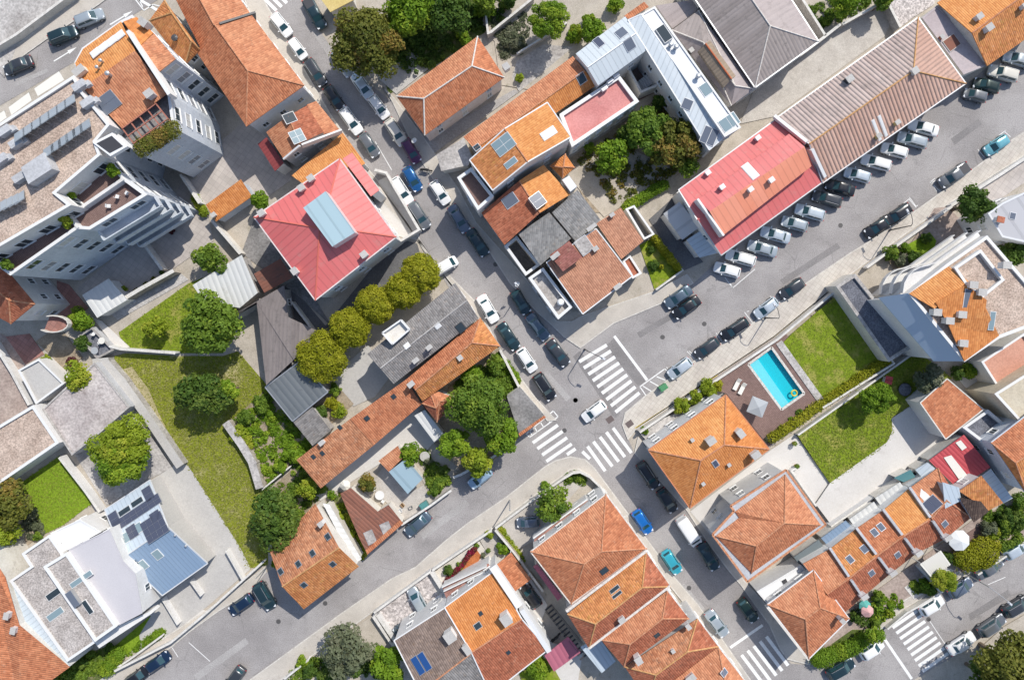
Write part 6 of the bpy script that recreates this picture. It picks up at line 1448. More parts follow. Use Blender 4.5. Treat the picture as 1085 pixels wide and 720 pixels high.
tree('round olive tree in the cluttered garden by the rusty shed', 'p 390 511', 9.5, 3.2, L_OLIVE, seed=53)
tree('lime young tree between dark tree and rusty strip roof', 'p 326 517', 10, 3.6, L_LIME, seed=54)
tree('small tree behind the orange outbuilding in the court', 'p 276 212', 9, 4, L_FRESH, seed=55)
tree('leaning bush tree at the edge of the pebble plot', 'p 935 2', 10, 4.5, L_GREEN, seed=56)
tree('small tree at the top edge garden right of the round one', 'p 628 33', 12, 4.5, L_FRESH, seed=57)
tree('little dark tree by the top garden path', 'p 540 -2', 9, 4, L_DEEP, seed=58)
tree('tree in the top right planted bed by the grey hips', 'p 893 5', 12, 4.5, L_FRESH, seed=59)
# hedges and shrubs
hedge('long yellow green hedge dividing the pool lawn from the lower lawn', 'p 816 466 873 426 942 380', 1.5, 1.9, L_GOLD, leaf=.2)
hedge('dark clipped hedge along the fence of the shaded corner garden', 'I 372 366 478 500', 1.1, 1.4, L_GOLD)
hedge('big golden block hedge in front of the parasol patio', 'U 845 205 950 165', 4.2, 2.2, L_GOLD, leaf=.22)
hedge('shaggy green hedge round the corner house by the crossing', 'U 245 610 330 580 400 555 440 520', 2.4, 1.7, L_FRESH)
hedge('dense hedge on the rooftop below the pergola', 'A 590 632 745 540', 2.2, 1.4, L_OLIVE, z0=14.2)
hedge('green hedge strip along the court wall', 'F 822 190 870 270', 1.3, 1.0, L_LIME)
hedge('trimmed hedge at the side of the mid orchard path', 'I 250 240 420 140', 1.6, 1.3, L_FRESH)
hedge('leafy hedge behind the low wall at the modern house lawn', 'P 440 690 480 640 500 600', 2.2, 1.5, L_FRESH)
hedge('clipped box hedge in the lower right planted garden', 'U 1000 160 1075 115', 1.3, 1.2, L_GREEN)
for s, r, h, m, l in (('N 487 437', 9.5, 2.2, L_LIME, 'lime shrub nearest the junction along the villa wall'), ('N 548 400', 8.5, 2.0, L_LIME, 'lime shrub in the middle along the villa wall'), ('N 600 362', 9.5, 2.2, L_LIME, 'lime shrub nearest the pool deck along the villa wall'), ('N 640 350', 6, 1.8, L_GOLD, 'golden tip shrub by the pool deck corner'), ('N 333 545', 4.5, 1.2, L_FRESH, 'small shrub in the villa corner bed'),
    ('L 560 470', 9, 1.8, L_DEEP, 'dark green shrub in the small court bed'), ('L 610 425', 8, 1.6, L_GOLD, 'golden shrub in the small court bed'), ('L 640 460', 8, 1.5, L_LIME, 'lime shrub in the small court bed'), ('L 620 370', 7, 1.6, L_GREEN, 'green shrub under the largest clipped tree'),
    ('L 205 560', 10, 1.6, L_LIME, 'lime bush overgrowing the stone garden wall'), ('L 245 600', 8, 1.4, L_LIME, 'lime bush lower down the stone garden wall'), ('L 440 640', 11, 2.0, L_FRESH, 'leafy bush at the low corner of the vegetable plot'), ('L 310 430', 10, 1.8, L_GREEN, 'bush at the upper corner of the vegetable plot'), ('L 240 490', 9, 1.6, L_GREEN, 'bush on the meadow side of the vegetable plot'), ('L 390 690', 8, 1.4, L_FRESH, 'low bush at the bottom of the vegetable plot'),
    ('b 410 330', 13, 3.0, L_FRESH, 'bright shrub by the curved villa balcony'), ('b 425 450', 8, 2.2, L_DEEP, 'dark shrub beside the black patio room'), ('b 365 545', 6, 1.3, L_PLUM, 'plum coloured shrub in the small villa garden'), ('b 240 530', 6, 1.2, L_LIME, 'pale shrub at the edge of the villa garden'),
    ('F 480 85', 7.5, 2.0, L_FRESH, 'green shrub on the penthouse terrace corner'), ('F 305 187', 5.5, 1.6, L_FRESH, 'smaller green shrub on the penthouse terrace'), ('F 283 298', 6.5, 1.8, L_LIME, 'lime shrub on the lower roof terrace'), ('F 30 480', 6, 1.6, L_GREEN, 'shrub at the far end of the lower roof terrace'),
    ('I 365 485', 6, 1.2, L_DEEP, 'dark round bush in the shaded corner garden'), ('I 360 415', 4, 1.0, L_DEEP, 'small dark bush in the shaded corner garden'), ('I 402 490', 3, .9, L_GOLD, 'golden bush in the shaded corner garden'),
    ('C 367 160', 8, 2.0, L_FRESH, 'lime shrub behind the pink walled house'), ('C 365 90', 7, 2.0, L_SAGE, 'pale flowering shrub in the top garden'), ('C 465 40', 9, 2.2, L_FRESH, 'shrub left of the top garden path'), ('C 550 10', 9, 2.2, L_GREEN, 'shrub right of the top garden path'), ('C 570 160', 12, 1.6, L_SAGE, 'grey leaved bush in the top vegetable bed'), ('C 605 330', 5, 1.2, L_LIME, 'lime shrub at the end of the pink walled house'), ('C 830 150', 9, 2, L_FRESH, 'green shrub right of the round top tree'),
    ('D 100 90', 9, 2.2, L_FRESH, 'shrub beside the white seam roof garden'), ('D 40 140', 9, 2.0, L_LIME, 'lime shrub in the white seam roof garden'), ('D 210 20', 9, 2.2, L_FRESH, 'shrub behind the small orange top roof'), ('D 395 430', 9, 2.6, L_DEEP, 'dark shrub in the orchard against the court wall'), ('D 100 630', 6, 1.6, L_FRESH, 'low shrub under the pink terrace wall'),
    ('R 300 255', 6, 1.4, L_DEEP, 'round dark bush in the triangular front garden'), ('R 350 235', 4, 1.0, L_GREEN, 'small bush in the triangular front garden'), ('R 535 165', 7, 1.8, L_FRESH, 'round bush in the narrow paved yard'), ('R 470 230', 3, .9, L_LIME, 'tiny bush by the orange front path'), ('R 680 660', 13, 2.6, L_FRESH, 'leafy bush behind the joined houses'), ('R 420 150', 2.5, .8, L_GREEN, 'tiny bush at the tip of the triangular garden'), ('R 448 193', 2.5, .8, L_SAGE, 'tiny bush beside the cream front path'),
    ('U 820 205', 6, 1.6, L_LIME, 'lime bush at the near end of the golden block hedge'), ('U 775 185', 6, 1.6, L_DEEP, 'dark bush beside the white slatted patio roof'), ('U 700 320', 7, 1.2, L_GREEN, 'low bush in the terrace front garden'), ('U 490 455', 5, 1.2, L_GREEN, 'bush below the pink parasol'), ('U 540 418', 4, 1.0, L_LIME, 'lime bush on the front steps wall'), ('U 400 430', 6, 1.4, L_DEEP, 'dark bush in the corner front garden'),
    ('U 945 75', 8, 1.8, L_SAGE, 'pale bush in the lower right planted garden'), ('U 965 95', 7, 1.6, L_LIME, 'yellowish bush in the lower right planted garden'), ('U 1010 60', 9, 2.0, L_GREEN, 'leafy bush in the lower right planted garden'), ('U 1050 40', 9, 2.2, L_DEEP, 'dark bush at the right edge planted garden'), ('U 965 140', 6, 1.4, L_GOLD, 'golden bush by the planted garden wall'), ('Z 900 510', 9, 2.2, L_DEEP, 'dark bush at the back of the planted garden'), ('Z 960 440', 9, 2.2, L_GREEN, 'bush between lean-to and right edge house'),
    ('O 865 275', 8, 2.0, L_FRESH, 'bright bush at the foot of the blue mansard'), ('O 815 290', 7, 1.8, L_DEEP, 'dark bush below the blue mansard'), ('c 75 545', 8, 2.0, L_GREEN, 'leafy bush in the apartment front bed'), ('c 155 515', 6, 1.6, L_FRESH, 'bush in the apartment front bed near the wall'), ('c 210 570', 8, 1.8, L_DEEP, 'dark spiky bush in the apartment garden'), ('c 270 565', 7, 1.8, L_FRESH, 'bright fronded bush in the apartment garden'), ('c 130 590', 6, 1.6, L_SAGE, 'pale bush at the rounded end of the apartments'), ('c 285 455', 6, 1.4, L_DEEP, 'dark bush on the bright apartment lawn'),
    ('c 620 320', 9, 2.0, L_SAGE, 'brownish bush behind the dark conifer'), ('Y 695 180', 5, 1.4, L_SAGE, 'greyish bush at the corner of the pool deck'), ('Y 785 95', 3.2, 1.0, L_GREEN, 'little round bush beside the long pool hedge'), ('Y 825 62', 4, 1.2, L_GREEN, 'second little round bush beside the long pool hedge'), ('Y 745 128', 3, .9, L_DEEP, 'small dark bush beside the long pool hedge'),
    ('F 520 590', 5, 1.2, L_LIME, 'potted lime shrub on the paved terrace'), ('F 583 590', 3, .9, L_OLIVE, 'first potted plant along the stone wall'), ('F 622 565', 3, .9, L_OLIVE, 'second potted plant along the stone wall'), ('F 653 542', 3, .9, L_OLIVE, 'third potted plant along the stone wall'), ('F 688 515', 3, .9, L_DEEP, 'potted plant by the white court divider'), ('F 725 337', 3.6, 1.0, L_PLUM, 'reddish potted shrub in the shaded court'),
    ('X 800 330', 5, 1.2, L_FRESH, 'bush at the tip of the walled corner yard'), ('X 270 360', 7, 1.4, L_GREEN, 'bush at the street side of the cluttered garden'), ('X 320 260', 6, 1.3, L_DEEP, 'dark bush between cluttered garden and tree'), ('X 240 215', 4, 1.0, L_SAGE, 'pale bush among the white stones'), ('W 720 480', 5, 1.2, L_LIME, 'lime bush beside the rusty strip roof'), ('W 780 560', 4, 1.0, L_LIME, 'small lime bush by the white sheet roof'), ('W 680 380', 5, 1.3, L_FRESH, 'bush at the head of the white sheet roof'),
    ('P 640 380', 5, 1.2, L_PLUM, 'reddish bush between modern house and blue roof'), ('P 105 800', 9, 1.5, L_FRESH, 'bush at the bottom edge'), ('P 345 640', 7, 1.4, L_DEEP, 'dark bush below the gravel roofs'), ('P 470 585', 6, 1.3, L_DEEP, 'dark bush at the white ledge'), ('V 165 520', 5, 1.1, L_SAGE, 'flowering bush beside the small lawn path'), ('V 180 575', 5, 1.1, L_GREEN, 'green bush at the foot of the small lawn path'),
    ('K 350 85', 9, 2.5, L_LIME, 'lime bush by the red paved villa steps'), ('Q 515 680', 8, 1.8, L_DEEP, 'dark bush inside the bottom fence'), ('Q 600 690', 12, 2.5, L_DEEP, 'dark mass of bush below the grey green tree'), ('Q 365 232', 4, 1.3, L_LIME, 'lime tuft at the corner of the isolated orange house')):
    shrub(l, s, r, h, m, z0=14.0 if l.find('terrace corner') > 0 or 'roof terrace' in l or 'penthouse' in l else 0.0)
hedge('crimson flowering hedge slanting across the triangular front garden', 'R 285 310 330 265 415 160', .7, 1.0, L_RED)
cover('wild ground cover in the shaded top garden', 'p 400 60 440 -20 520 -15 540 15 508 38 440 80', 260, L_DEEP, 1.2)
cover('mixed plants over the vegetable plot', 'p 245 448 282 414 308 446 328 474 316 486 285 514', 190, L_FRESH, .8)
cover('weeds in the orchard soil', 'D 60 680 160 600 440 420 560 640 420 800 200 860', 170, L_OLIVE, .6)
cover('shaded undergrowth behind the orange hipped house', 'p 478 410 528 372 548 410 538 424 500 420', 150, L_GREEN, 1.0)
cover('garden plants behind the dark tree by the strip roof', 'p 286 522 318 492 338 520 330 534 300 560', 90, L_GREEN, .8)
cover('weeds and pots in the cluttered garden', 'd 380 180 400 160 520 320 450 380 420 300', 70, L_GREEN, .6)
cover('weeds along the rusty strip roof', 'p 345 534 360 522 388 582 383 592', 50, L_LIME, .5)
cover('flower beds in the top vegetable garden', 'C 490 130 620 60 640 150 600 240 540 200', 60, L_SAGE, .6)
cover('plants filling the top right bed', 'E 200 40 330 -40 440 -30 470 20 260 110', 70, L_GREEN, .8)
cover('plants in the lower right garden', 'Z 800 500 880 480 975 430 975 600 870 640', 90, L_GREEN, .9)
cover('plants at the left edge garden bed', 'V 100 480 160 440 210 560 150 610', 50, L_SAGE, .5)
cover('weeds along the front of the terraced houses', 'U 380 420 500 360 520 440 440 470', 50, L_DEEP, .7)
cover('plants in the front garden of the terrace', 'U 620 310 730 260 740 300 650 340', 40, L_GREEN, .7)
cover('mixed plants at the bottom left front garden', 'P 280 650 440 590 470 640 360 730 250 730', 90, L_GREEN, .8)
cover('plants inside the bottom fence by the pebble plot', 'Q 420 690 560 610 600 720 430 740', 60, L_GREEN, .7)

# ================================================================ WALLS, LAMPS, SMALL THINGS
garden_wall('white street wall of the pool plot with yellow coping', 'p 676 456 760 399 820 359 886 304', 1.5, .25, OFFW)
garden_wall('white garden wall along the pavement by the apartment building', 'p 914 284 948 259 1003 220', 1.3, .3, WHITE)
garden_wall('white plot wall along the pavement at the upper right', 'p 1003 219 1052 188 1090 163', 1.2, .35, WHITE)
garden_wall('long white wall along the lower left pavement beside the pebble plot', 'p 398 645 457 602', 1.3, .25, WHITE)
garden_wall('white wall before the triangular front garden', 'p 459 601 521 559', 1.2, .25, WHITE)
garden_wall('cream wall curving round the junction corner yard', 'p 525 557 542 544 569 524 596 505 606 499 614 498 624 503 642 520', 1.2, .25, OFFW)
garden_wall('stone side wall dividing the corner yard from the narrow yard', 'p 525 558 545 582 575 622', 1.5, .25, STONE)
garden_wall('white boundary wall in front of the concrete plot', 'P 505 664 740 545 P 885 425 Q 330 205', 1.3, .25, WHITE)
garden_wall('low wall along the cluttered garden and street', 'd 300 508 440 415 535 345', 1.4, .25, CONCRO)
garden_wall('stone wall below the great garden tree', 'X 365 285 400 272 550 190 648 118', 1.3, .3, STONE)
garden_wall('pavement wall of the shaded garden', 'p 530 370 551 411', 1.4, .3, OFFW)
garden_wall('old thick stone wall between meadow and vegetable plot', 'W 195 25 270 130 318 210 355 335', 1.5, 1.1, STONE, cope=CONCRO)
garden_wall('thin wall at the foot of the vegetable plot', 'W 360 345 495 235', 1.0, .15, CONCRO)
garden_wall('white retaining wall between lawn and meadow', 'p 122 366 134 369 190 373 191 374', 1.6, .3, WHITE)
garden_wall('long grey concrete wall along the meadow', 'K 420 255 470 250 540 330 640 470 785 685', 1.6, 1.2, CONCRO, cope=CONCR)
garden_wall('rough stone wall along the edge of the paved terrace', 'F 470 680 620 590 765 510', 2.2, .5, STONE)
garden_wall('white divider wall across the paved court', 'F 600 350 712 505', 1.8, .35, WHITE)
garden_wall('white wall between courts beside the outbuilding', 'F 790 110 870 230', 2.0, .3, WHITE)
garden_wall('white wall from outbuilding down to the ribbed shed', 'G 120 300 240 440', 2.0, .35, OFFW)
garden_wall('low white wall bounding the shaded corner garden', 'I 375 588 487 507 372 366', 1.0, .2, OFFW)
garden_wall('orchard wall under the white wing', 'D 430 390 590 650 560 680', 2.2, .25, CONCRO)
garden_wall('long wall beside the warehouse lane', 'D 700 450 800 380 E 250 175 320 120', 2.0, .35, CONCRO)
garden_wall('top right lane wall by the planted bed', 'E 150 -10 260 165', 2.0, .3, CONCRO)
garden_wall('concrete retaining wall behind the warehouse lane bed', 'E 330 118 505 20 560 130', 1.8, .3, CONCRO)
garden_wall('wall on the upper left street behind the pavement', 'p -10 62 25 41 88 -6', 1.6, .3, OFFW)
garden_wall('white wall between pool lawn and dark annex', 'p 884 306 940 384 866 430', 1.9, .22, OFFW, z0=.0)
garden_wall('white lawn edge wall below the long hedge', 'p 842 459 900 418 968 370', 1.3, .2, WHITE)
garden_wall('white boundary wall of the driveway along the terrace backs', 'Z 140 535 300 425 500 290 640 190', 1.8, .22, WHITE)
garden_wall('white yard wall between the driveway villa and the drive', 'p 862 534 836 497 844 492', 1.0, .2, WHITE)
garden_wall('grey wall of the small lawn at the left edge', 'V 315 188 440 350 505 445', 1.6, .35, WHITE)
garden_wall('wall along the left edge roof beside the small lawn', 'V 0 325 100 260 285 130', 1.4, .3, WHITE)
garden_wall('white front wall of the modern house lawn', 'P 498 662 560 622 700 520', 1.0, .2, WHITE)
garden_wall('front wall of the terrace gardens', 'U 520 468 600 402 640 380 740 318', 1.0, .2, OFFW)
garden_wall('front wall of the planted garden at the right', 'U 880 250 1000 172 1085 105', 1.1, .2, OFFW)
garden_wall('blue grey garden divider between two terrace gardens', 'U 650 215 730 310', 1.6, .7, BLUEW)
garden_wall('wall between top garden and orange top roofs', 'C 450 -10 470 160 490 150', 1.6, .25, CONCRO)
garden_wall('concrete garden wall in the top middle garden', 'C 480 155 660 10', 1.6, .3, CONCRO)
garden_wall('wall between the top garden and the lane', 'C 590 240 800 110', 1.2, .2, CONCRO)
garden_wall('side wall of the pebble plot', 'R 5 430 75 540', 1.2, .6, WHITE)
garden_wall('white wall between pebble plot and cream front path', 'R 232 250 295 350', 1.2, .5, WHITE)
garden_wall('wall dividing the bottom plots beside the pebble yard', 'Q 790 435 875 560', 1.2, .5, WHITE)
garden_wall('white wall along the bottom edge pavement', 'Q 415 700 515 620', 1.1, .2, WHITE)
garden_wall('long wall along the mansion yard and golden trees', 'L 450 0 540 120', 1.6, .25, OFFW)
garden_wall('blue railing wall at the left edge yard', 'K 0 170 75 290 150 430', 1.4, .35, WHITE)

lamp_post('street lamp with long shadow between the black cars by the apartments', 'p 942 244', 'p 965 239.6', 'p 961.5 223.8')
lamp_post('street lamp beside the pool plot wall over a silver white car', 'p 810.5 336.7', 'p 826 336', 'p 820.5 323', 5.4)
lamp_post('street lamp on the junction corner leaning over the big crosswalk', 'p 619.4 370', 'p 623.5 372', 'p 639 379.5', 5.2)
lamp_post('pale street lamp reaching over the lower right street', 'p 1021 606', 'p 1050 624', 'p 1070 639', 5.6, pole=STEEL)
lamp_post('street lamp pole by the mansion end of the steep street', 'p 551 308', 'p 553 307', 'p 547 301', 5.0)
def post(label, at, h, r=.06, name='utility_pole', mat=None):
    f = P3(q(at), 0); m2 = MB(); m2.tube([f, f + V((0,0,h))], [r * 1.2, r * .9], 8); m2.tube([f + V((0,0,h)), f + V((0,0,h+.08))], [r*1.5, r*.7], 8); return props(m2.build(name, mat or STEEL), label, 'pole')
post('pale utility pole on the lower left pavement by the corner yard wall', 'p 540.3 529', 5.4, .09)
post('thin pole by the white wall of the concrete plot', 'p 283 600', 4.5)
# parasols
def parasol(label, at, r, h, mat, n=8, base=0.0):
    c = P3(q(at), h); f = V((c.x, c.y, base)); R_ = empty('parasol', f, label, 'parasol'); a = MB(); a.tube([f, V((c.x,c.y,h+.05))], .03, 6); a.build('pole', STEEL, R_)
    b = MB(); top = V((c.x, c.y, h + .1)); ring = [V((c.x + math.cos(i*6.2832/n+.4)*r, c.y + math.sin(i*6.2832/n+.4)*r, h - .45)) for i in range(n)]
    for i in range(n):
        p, s = ring[i], ring[(i+1) % n]; b.face([top, p, s]); b.face([p, p - V((0,0,.15)), s - V((0,0,.15)), s])
    b.build('canopy', mat, R_); d = MB(); d.box(f, .5, .5, .08); d.build('base', CONCRD, R_)
parasol('grey square parasol on the brown pool deck', 'N 815 445', 1.75, 3.0, GREYF, 4, PZ)
parasol('white round parasol on the terrace patio behind the golden hedge', 'U 832 127', 1.6, 2.6, plain('white_fabric', (.68,.70,.70), .9), 8)
parasol('pale pink parasol in the terrace front garden', 'U 460 413', .95, 2.4, plain('pink_fabric', (.62,.36,.34), .9), 8)
parasol('turquoise parasol tucked behind the pale pink one', 'U 450 392', .9, 2.1, plain('teal_fabric', (.10,.36,.32), .9), 8)
parasol('closed pale parasol in the cluttered garden', 'd 22 335', .8, 2.2, CREAM, 8)
# sun loungers, balls, pool things
def lounger(label, at, head, mat, z0):
    p = P3(q(at), z0); r = empty('sun_lounger', p, label, 'sun lounger', 'sun loungers on the pool deck'); a = V((head[0], -head[1], 0)).normalized()
    m2 = MB(); m2.box(p + V((0,0,.28)) - a * .25, 1.25, .62, .07, a); up = (V((0,0,1)) * .8 - a * .6).normalized(); m2.box(p + a * .68 + V((0,0,.36)), .66, .62, .06, (a + V((0,0,.65))).normalized(), up); m2.build('cushion', mat, r)
    f = MB()
    for i in (-.75, .4):
        for j in (-.26, .26): f.tube([p + a * i + V((-a.y, a.x, 0)) * j, p + a * i + V((-a.y, a.x, 0)) * j + V((0,0,.29))], .025, 6)
    f.build('frame', ALU, r)
lounger('cream sun lounger nearest the villa roof on the pool deck', 'N 720 348', (.45,-.9), CREAM, PZ)
lounger('cream sun lounger nearest the pool on the pool deck', 'N 742 366', (.45,-.9), CREAM, PZ)
c = P3(T('O 158 366')[0], PZ - .1); m2 = MB(); m2.tube([c + V((math.cos(i*.3927)*.42, math.sin(i*.3927)*.42, .02)) for i in range(17)], .11, 8, cap=False)
props(m2.build('pool_ring', plain('yellow_rubber', (.62,.50,.04), .5), smooth=True), 'yellow inflatable ring floating in the pool', 'swim ring')
def table(label, at, r, mat, h=.74, z0=0.0, name='table'):
    p = P3(q(at), z0 + h); f = V((p.x, p.y, z0)); R_ = empty(name, f, label, 'table'); a = MB(); a.tube([p - V((0,0,.05)), p], r, 14); a.build('table_top', mat, R_)
    b = MB(); b.tube([f, p - V((0,0,.05))], .06, 6); b.tube([f, f + V((0,0,.05))], r * .5, 10); b.build('leg', DARKM, R_)
def chair(label, at, ang, mat, z0=0.0, group=None):
    p = P3(q(at), z0); R_ = empty('chair', p, label, 'chair', group); a = V((math.cos(ang), math.sin(ang), 0)); n = V((-a.y, a.x, 0))
    m2 = MB(); m2.box(p + V((0,0,.42)), .46, .46, .05, a); m2.build('seat', mat, R_); m2 = MB(); m2.box(p - a * .22 + V((0,0,.47)), .05, .46, .42, a); m2.build('backrest', mat, R_)
    for i in (-.19, .19):
        for j in (-.19, .19): m2 = MB(); m2.tube([p + a*i + n*j, p + a*i + n*j + V((0,0,.42))], .02, 6); m2.build('leg', mat, R_)
table('dark round table on the black patio room floor', 'K 400 205', .55, GREYF, .74, 0.92); table('pale table on the black patio room floor', 'K 430 163', .5, CREAM, .74, 0.92); 
chair('white chair by the wall of the black patio room', 'K 405 133', 1.0, WHITEC, 0.92, 'chairs in the black patio room'); chair('white chair beside the pale table in the patio room', 'K 428 172', 2.2, WHITEC, 0.92, 'chairs in the black patio room')
table('white garden table in the cluttered garden', 'd 190 380', .7, WHITEC); chair('white chair above the white garden table', 'd 165 345', 1.2, WHITEC); chair('white chair below the white garden table', 'd 208 405', 2.6, WHITEC)
table('round white table among stones in the cluttered garden', 'd 405 195', .75, CONCR)
table('blue grey patio table beside the white parasol', 'U 795 130', .5, plain('teal_table', (.08,.25,.33), .5))
for s, k in (('F 470 235', 0), ('F 505 195', 1), ('F 545 180', 2)): chair(('white chair at the near end of the upper roof terrace', 'white chair in the middle of the upper roof terrace', 'white chair at the far end of the upper roof terrace')[k], s, k * 1.3, WHITEC, 13.6, 'chairs on the upper roof terrace')
# bins
def bin_(label, at, col, ax, z0=.12):
    p = P3(q(at), z0); R_ = empty('waste_bin', p, label, 'bin'); a = V((ax[0], -ax[1], 0)).normalized(); m2 = MB()
    m2.box(p + V((0,0,.12)), 1.15, .75, .95, a); m2.build('bin_body', plain('bin_' + label.split()[0], col, .5), R_); m2 = MB(); m2.box(p + V((0,0,1.072)), 1.25, .86, .10, a); m2.box(p + V((0,0,1.17)), 1.0, .5, .06, a); m2.build('lid', plain('lid_' + label.split()[0], tuple(x*1.25 for x in col), .45), R_)
    for i in (-.45, .45):
        for j in (-.28, .28): m2 = MB(); n = V((-a.y, a.x, 0)); m2.tube([p + a*i + n*(j-.03) + V((0,0,.08)), p + a*i + n*(j+.03) + V((0,0,.08))], .08, 8); m2.build('wheel', RUBBER, R_)
bin_('green wheeled waste bin on the kerb by the hatched box', 'N 405 358', (.06,.20,.09), (.85,-.55), .02)
bin_('teal waste bin by the cluttered garden wall', 'd 405 418', (.07,.20,.19), (.85,-.55), .05)
# trampoline, toys on the lawn
p = P3(T('O 605 352')[0], .9); f = V((p.x, p.y, .55)); tr_ = empty('trampoline', f, 'round dark trampoline on the shaded lower lawn', 'trampoline')
m2 = MB(); m2.tube([p + V((math.cos(i*.2618)*.95, math.sin(i*.2618)*.95, 0)) for i in range(25)], .05, 6, cap=False); m2.build('frame', DARKM, tr_)
m2 = MB(); m2.face([p + V((math.cos(i*.2618)*.9, math.sin(i*.2618)*.9, .01)) for i in range(24)]); m2.build('jumping_mat', GRAVELD, tr_)
for i in range(4): m2 = MB(); c = V((p.x + math.cos(i*1.571)*.93, p.y + math.sin(i*1.571)*.93, 0)); m2.tube([V((c.x,c.y,.5)), V((c.x,c.y,.9))], .04, 6); m2.build('leg', DARKM, tr_)
p = P3(T('O 525 312')[0], .55); R_ = empty('playhouse', V((p.x,p.y,.55)), 'small red roofed playhouse on the shaded lawn', 'playhouse'); m2 = MB(); m2.box(V((p.x,p.y,.5)), .9, .8, .9, V((.95,-.2,0))); m2.build('playhouse_wall', CREAM, R_)
m2 = MB(); a = V((.98,-.2,0)).normalized(); n = V((.2,.98,0)).normalized(); b0 = V((p.x,p.y,1.4))
for sgn in (1, -1): m2.bar(b0 + n*.28*sgn - a*.55 + V((0,0,.12)), b0 + n*.28*sgn + a*.55 + V((0,0,.12)), .62, .05)
m2.build('playhouse_roof', plain('toy_red', (.45,.05,.05), .5), R_)
# water tank, satellite dish, air conditioners
p = P3(T('H 777 640')[0], 5.6); m2 = MB(); f = V((p.x,p.y,4.4)); m2.tube([f, f + V((0,0,1.0)), f + V((0,0,1.2))], [.5,.5,.35], 16); props(m2.build('water_tank', WHITEC, smooth=False), 'round white water tank on the grey roof terrace', 'water tank')
def aircon(label, at, z0, ax=(.8,.55)):
    p = P3(q(at), z0); R_ = empty('air_conditioner', p, label, 'air conditioner'); a = V((*ax, 0)).normalized(); m2 = MB(); m2.box(p + V((0,0,.08)), .95, .42, .72, a); m2.build('casing', ALU, R_); m2 = MB(); n = V((-a.y,a.x,0)); m2.tube([p + n*.215 + V((0,0,.45)), p + n*.23 + V((0,0,.45))], .27, 14); m2.build('fan_grille', DARKM, R_)
aircon('air conditioner unit on the pink terrace edge', 'D 160 382', 5.4); aircon('second air conditioner on the pink terrace by the court', 'D 183 350', 5.4); aircon('third air conditioner on the pink terrace next to the court wall', 'D 208 328', 5.4)
def dish(label, at, z0):
    p = P3(q(at), z0); R_ = empty('satellite_dish', p, label, 'satellite dish'); m2 = MB(); m2.tube([p, p + V((0,0,.5))], .03, 6); m2.build('mast', STEEL, R_); d = V((.5,-.6,.6)).normalized(); m2 = MB(); c = p + V((0,0,.55)); m2.tube([c, c + d*.06, c + d*.16], [.05,.28,.42], 14, cap=False); m2.tube([c, c + d*.05], [.27,.27], 12); m2.build('reflector', ALU, R_)
dish('white satellite dish on the street wall below the slate roofs', 'H 590 562', 3.8); dish('white satellite dish near the pavement of the red annex wall', 'C 155 597', 3.0)
# slatted patio roof and glazed lean-tos behind the terrace
B = Bld('white slatted patio roof beside the terrace houses', T('U 725 215')[0], 'patio_roof', 'patio roof'); m2 = MB()
for i in range(12):
    t = i / 11; m2.bar(P3(lerp(T('U 668 215')[0], T('U 745 165')[0], t), 2.6), P3(lerp(T('U 715 270')[0], T('U 785 222')[0], t), 2.6), .34, .05)
m2.build('slats', CREAM, B.root); m2 = MB()
for s in ('U 670 215', 'U 745 167', 'U 714 268', 'U 783 222'): x = P3(T(s)[0], 2.5); m2.tube([V((x.x,x.y,0)), V((x.x,x.y,2.6))], .06, 6)
m2.build('posts', WHITEC, B.root)
for s, l, m_ in (('Z 350 430 455 362 478 395 375 465', 'white sheet lean-to behind the bright orange terraced house', WHITESHT), ('Z 240 520 345 445 368 480 262 550', 'white lean-to behind the second terraced house', WHITESHT), ('Z 120 600 225 525 262 560 150 632', 'blue grey ribbed lean-to behind the first terraced house', BLUESEAM), ('Z 430 345 500 310 520 340 470 362', 'teal glass lean-to behind the end terrace house', plain('teal_glass', (.10,.24,.26), .15)), ('Z 5 680 110 605 135 640 30 715', 'glazed pergola lean-to by the salmon villa', plain('pergola_glass', (.16,.19,.20), .2))):
    shed(l, s, [3.0, 3.0, 2.6, 2.6], m_, OFFW, name='lean_to', cat='lean-to', udir=' '.join(s.split()[:3] + s.split()[7:9]))

# grass standing on the lawns
for l, poly, n, m_, h in (('grass of the mown lawn by the stone wall', 'p 127 352 200 301 222 293 257 336 235 373 190 373 132 369', 3500, L_GRASS, .12), ('grass of the long meadow', 'p 118 379 190 378 236 378 252 373 282 408 269 426 243 449 261 480 282 519 283 597 262 601 250 573 200 494 165 441', 11000, L_DRY, .14),
    ('grass of the small lawn at the left edge', 'V 94 324 286 191 443 415 300 523 214 563', 3000, L_GRASS, .10), ('grass of the driveway lawn', 'p 842 458 968 370 1006 400 968 425 943 441 945 455 939 467 929 476 878 511', 6000, L_GRASS, .60), ('grass of the pool lawn', 'p 824 366 838 352 880 316 888 312 937 379 868 427', 5500, L_GRASS, .80)):
    o = blades(l, poly, n, m_, h if h < .5 else .11)
    if h > .5: o.location.z += h - .08

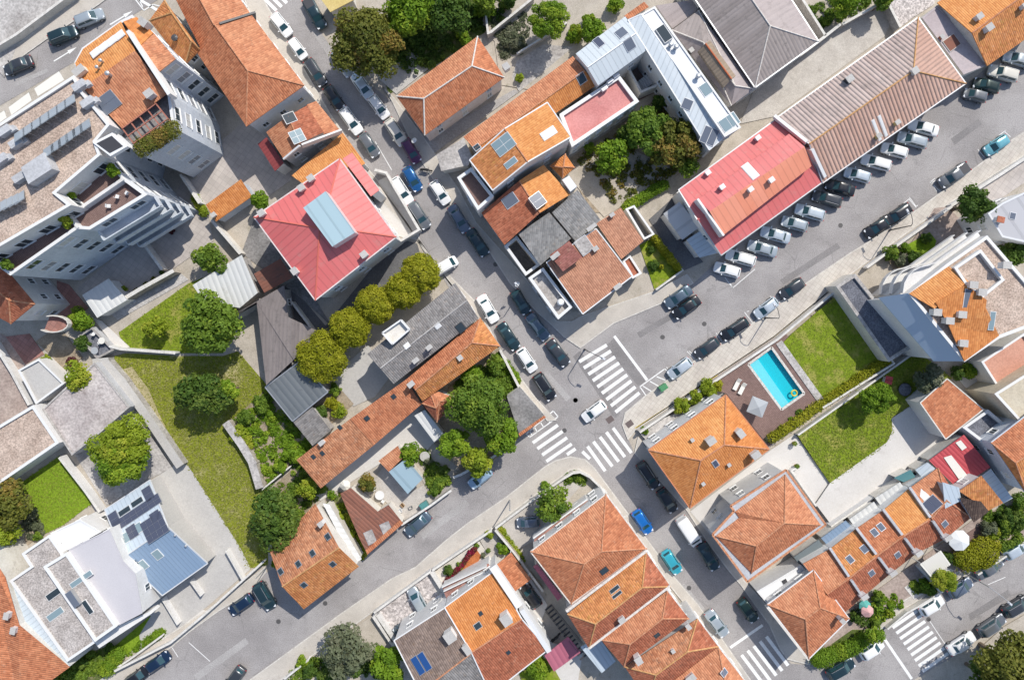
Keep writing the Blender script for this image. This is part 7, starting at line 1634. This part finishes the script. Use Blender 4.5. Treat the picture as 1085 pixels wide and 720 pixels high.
# more planting and clutter in the gardens
cover('flowers and low plants before the terraced houses', 'U 440 380 480 350 560 330 610 390 520 440 470 450', 60, L_FRESH, .8)
cover('plants along the bottom fence garden', 'Q 540 640 700 560 880 600 860 700 640 720', 90, L_DEEP, .8)
cover('weeds along the white wall of the concrete plot lawn', 'P 500 640 700 520 690 505 560 600 490 650', 40, L_FRESH, .4)
cover('creepers along the corner yard wall', 'X 560 540 590 530 660 640 690 690 670 700 600 600', 40, L_LIME, .6)
cover('bed plants inside the curved junction wall', 'X 900 290 940 280 990 300 985 330 940 310 900 320', 35, L_GREEN, .6)
cover('climbers along the shaded garden wall', 'M 540 250 600 330 590 350 520 270', 40, L_FRESH, .9)
cover('weeds in the yard before the top pink house', 'C 480 60 500 50 560 250 530 240', 40, L_SAGE, .5)
for s_, r_, l_ in (('U 500 345', 6, 'dark bush in the shaded terrace yard'), ('U 445 385', 5, 'bush at the gable of the coral corner house'), ('U 680 300', 5, 'leafy bush against the blue grey garden divider'), ('W 640 350', 6, 'bush between vegetable plot and strip roof'), ('d 470 330', 7, 'spreading bush in the cluttered garden corner'), ('C 430 45', 8, 'bush at the shaded edge of the top garden'), ('R 475 105', 5, 'bush in the narrow paved yard corner'), ('Q 480 640', 7, 'yellow green bush inside the bottom fence')):
    shrub(l_, s_, r_, 1.5, rnd.choice((L_FRESH, L_GREEN, L_LIME)))
def crate(label, at, mat, z0=.07, sz=.6):
    p = P3(q(at), z0); m2 = MB(); a = V((math.cos(p.x), math.sin(p.x), 0)); n = V((-a.y, a.x, 0)); m2.box(p, sz, sz * .7, .04, a)
    for k in (-1, 1): m2.box(p + n * k * sz * .33 + V((0,0,.04)), sz, .04, .36, a); m2.box(p + a * k * sz * .48 + V((0,0,.041)), .04, sz * .62, .355, a)
    props(m2.build('crate', mat), label, 'crate')
WOODC = plain('crate_wood', (.36,.24,.13), .8)
for s_, l_, m_ in (('d 290 450', 'white crate on the pale yard of the cluttered garden', WHITEC), ('d 340 435', 'grey crate beside the teal bin wall', CONCR), ('d 300 425', 'wooden crate on the pale yard of the cluttered garden', WOODC), ('d 110 355', 'wooden crate by the closed pale parasol', WOODC), ('W 530 370', 'white crate beside the lime young tree', WHITEC), ('C 535 40', 'wooden crate by the top garden path wall', WOODC), ('U 640 120', 'wooden crate behind the bright terraced house', WOODC)):
    crate(l_, s_, m_)
def pot(label, at, z0=.07):
    p = P3(q(at), z0); r = empty('potted_plant', p, label, 'potted plant'); m2 = MB(); m2.tube([p, p + V((0,0,.36)), p + V((0,0,.42))], [.16,.24,.26], 10); m2.build('pot', BRICK, r)
    vs, fs, ts = leaf_cloud([(p + V((0,0,.7)), .38, .38, .36)], 130, .16, int(p.x * 99)); o = bpy.data.objects.new('foliage', leaf_mesh('foliage', vs, fs, ts, L_GREEN, p)); COL.objects.link(o); o.parent = r
for s_, l_ in (('d 170 440', 'potted plant beside the rusty patched shed'), ('Y 800 195', 'potted plant on the cream court near the driveway lawn'), ('Z 10 290', 'potted plant by the cream court steps'), ('R 470 165', 'potted plant at the cream front path'), ('U 790 100', 'potted plant at the edge of the parasol patio'), ('M 100 480', 'potted plant on the long pale yard')):
    pot(l_, s_, .16)
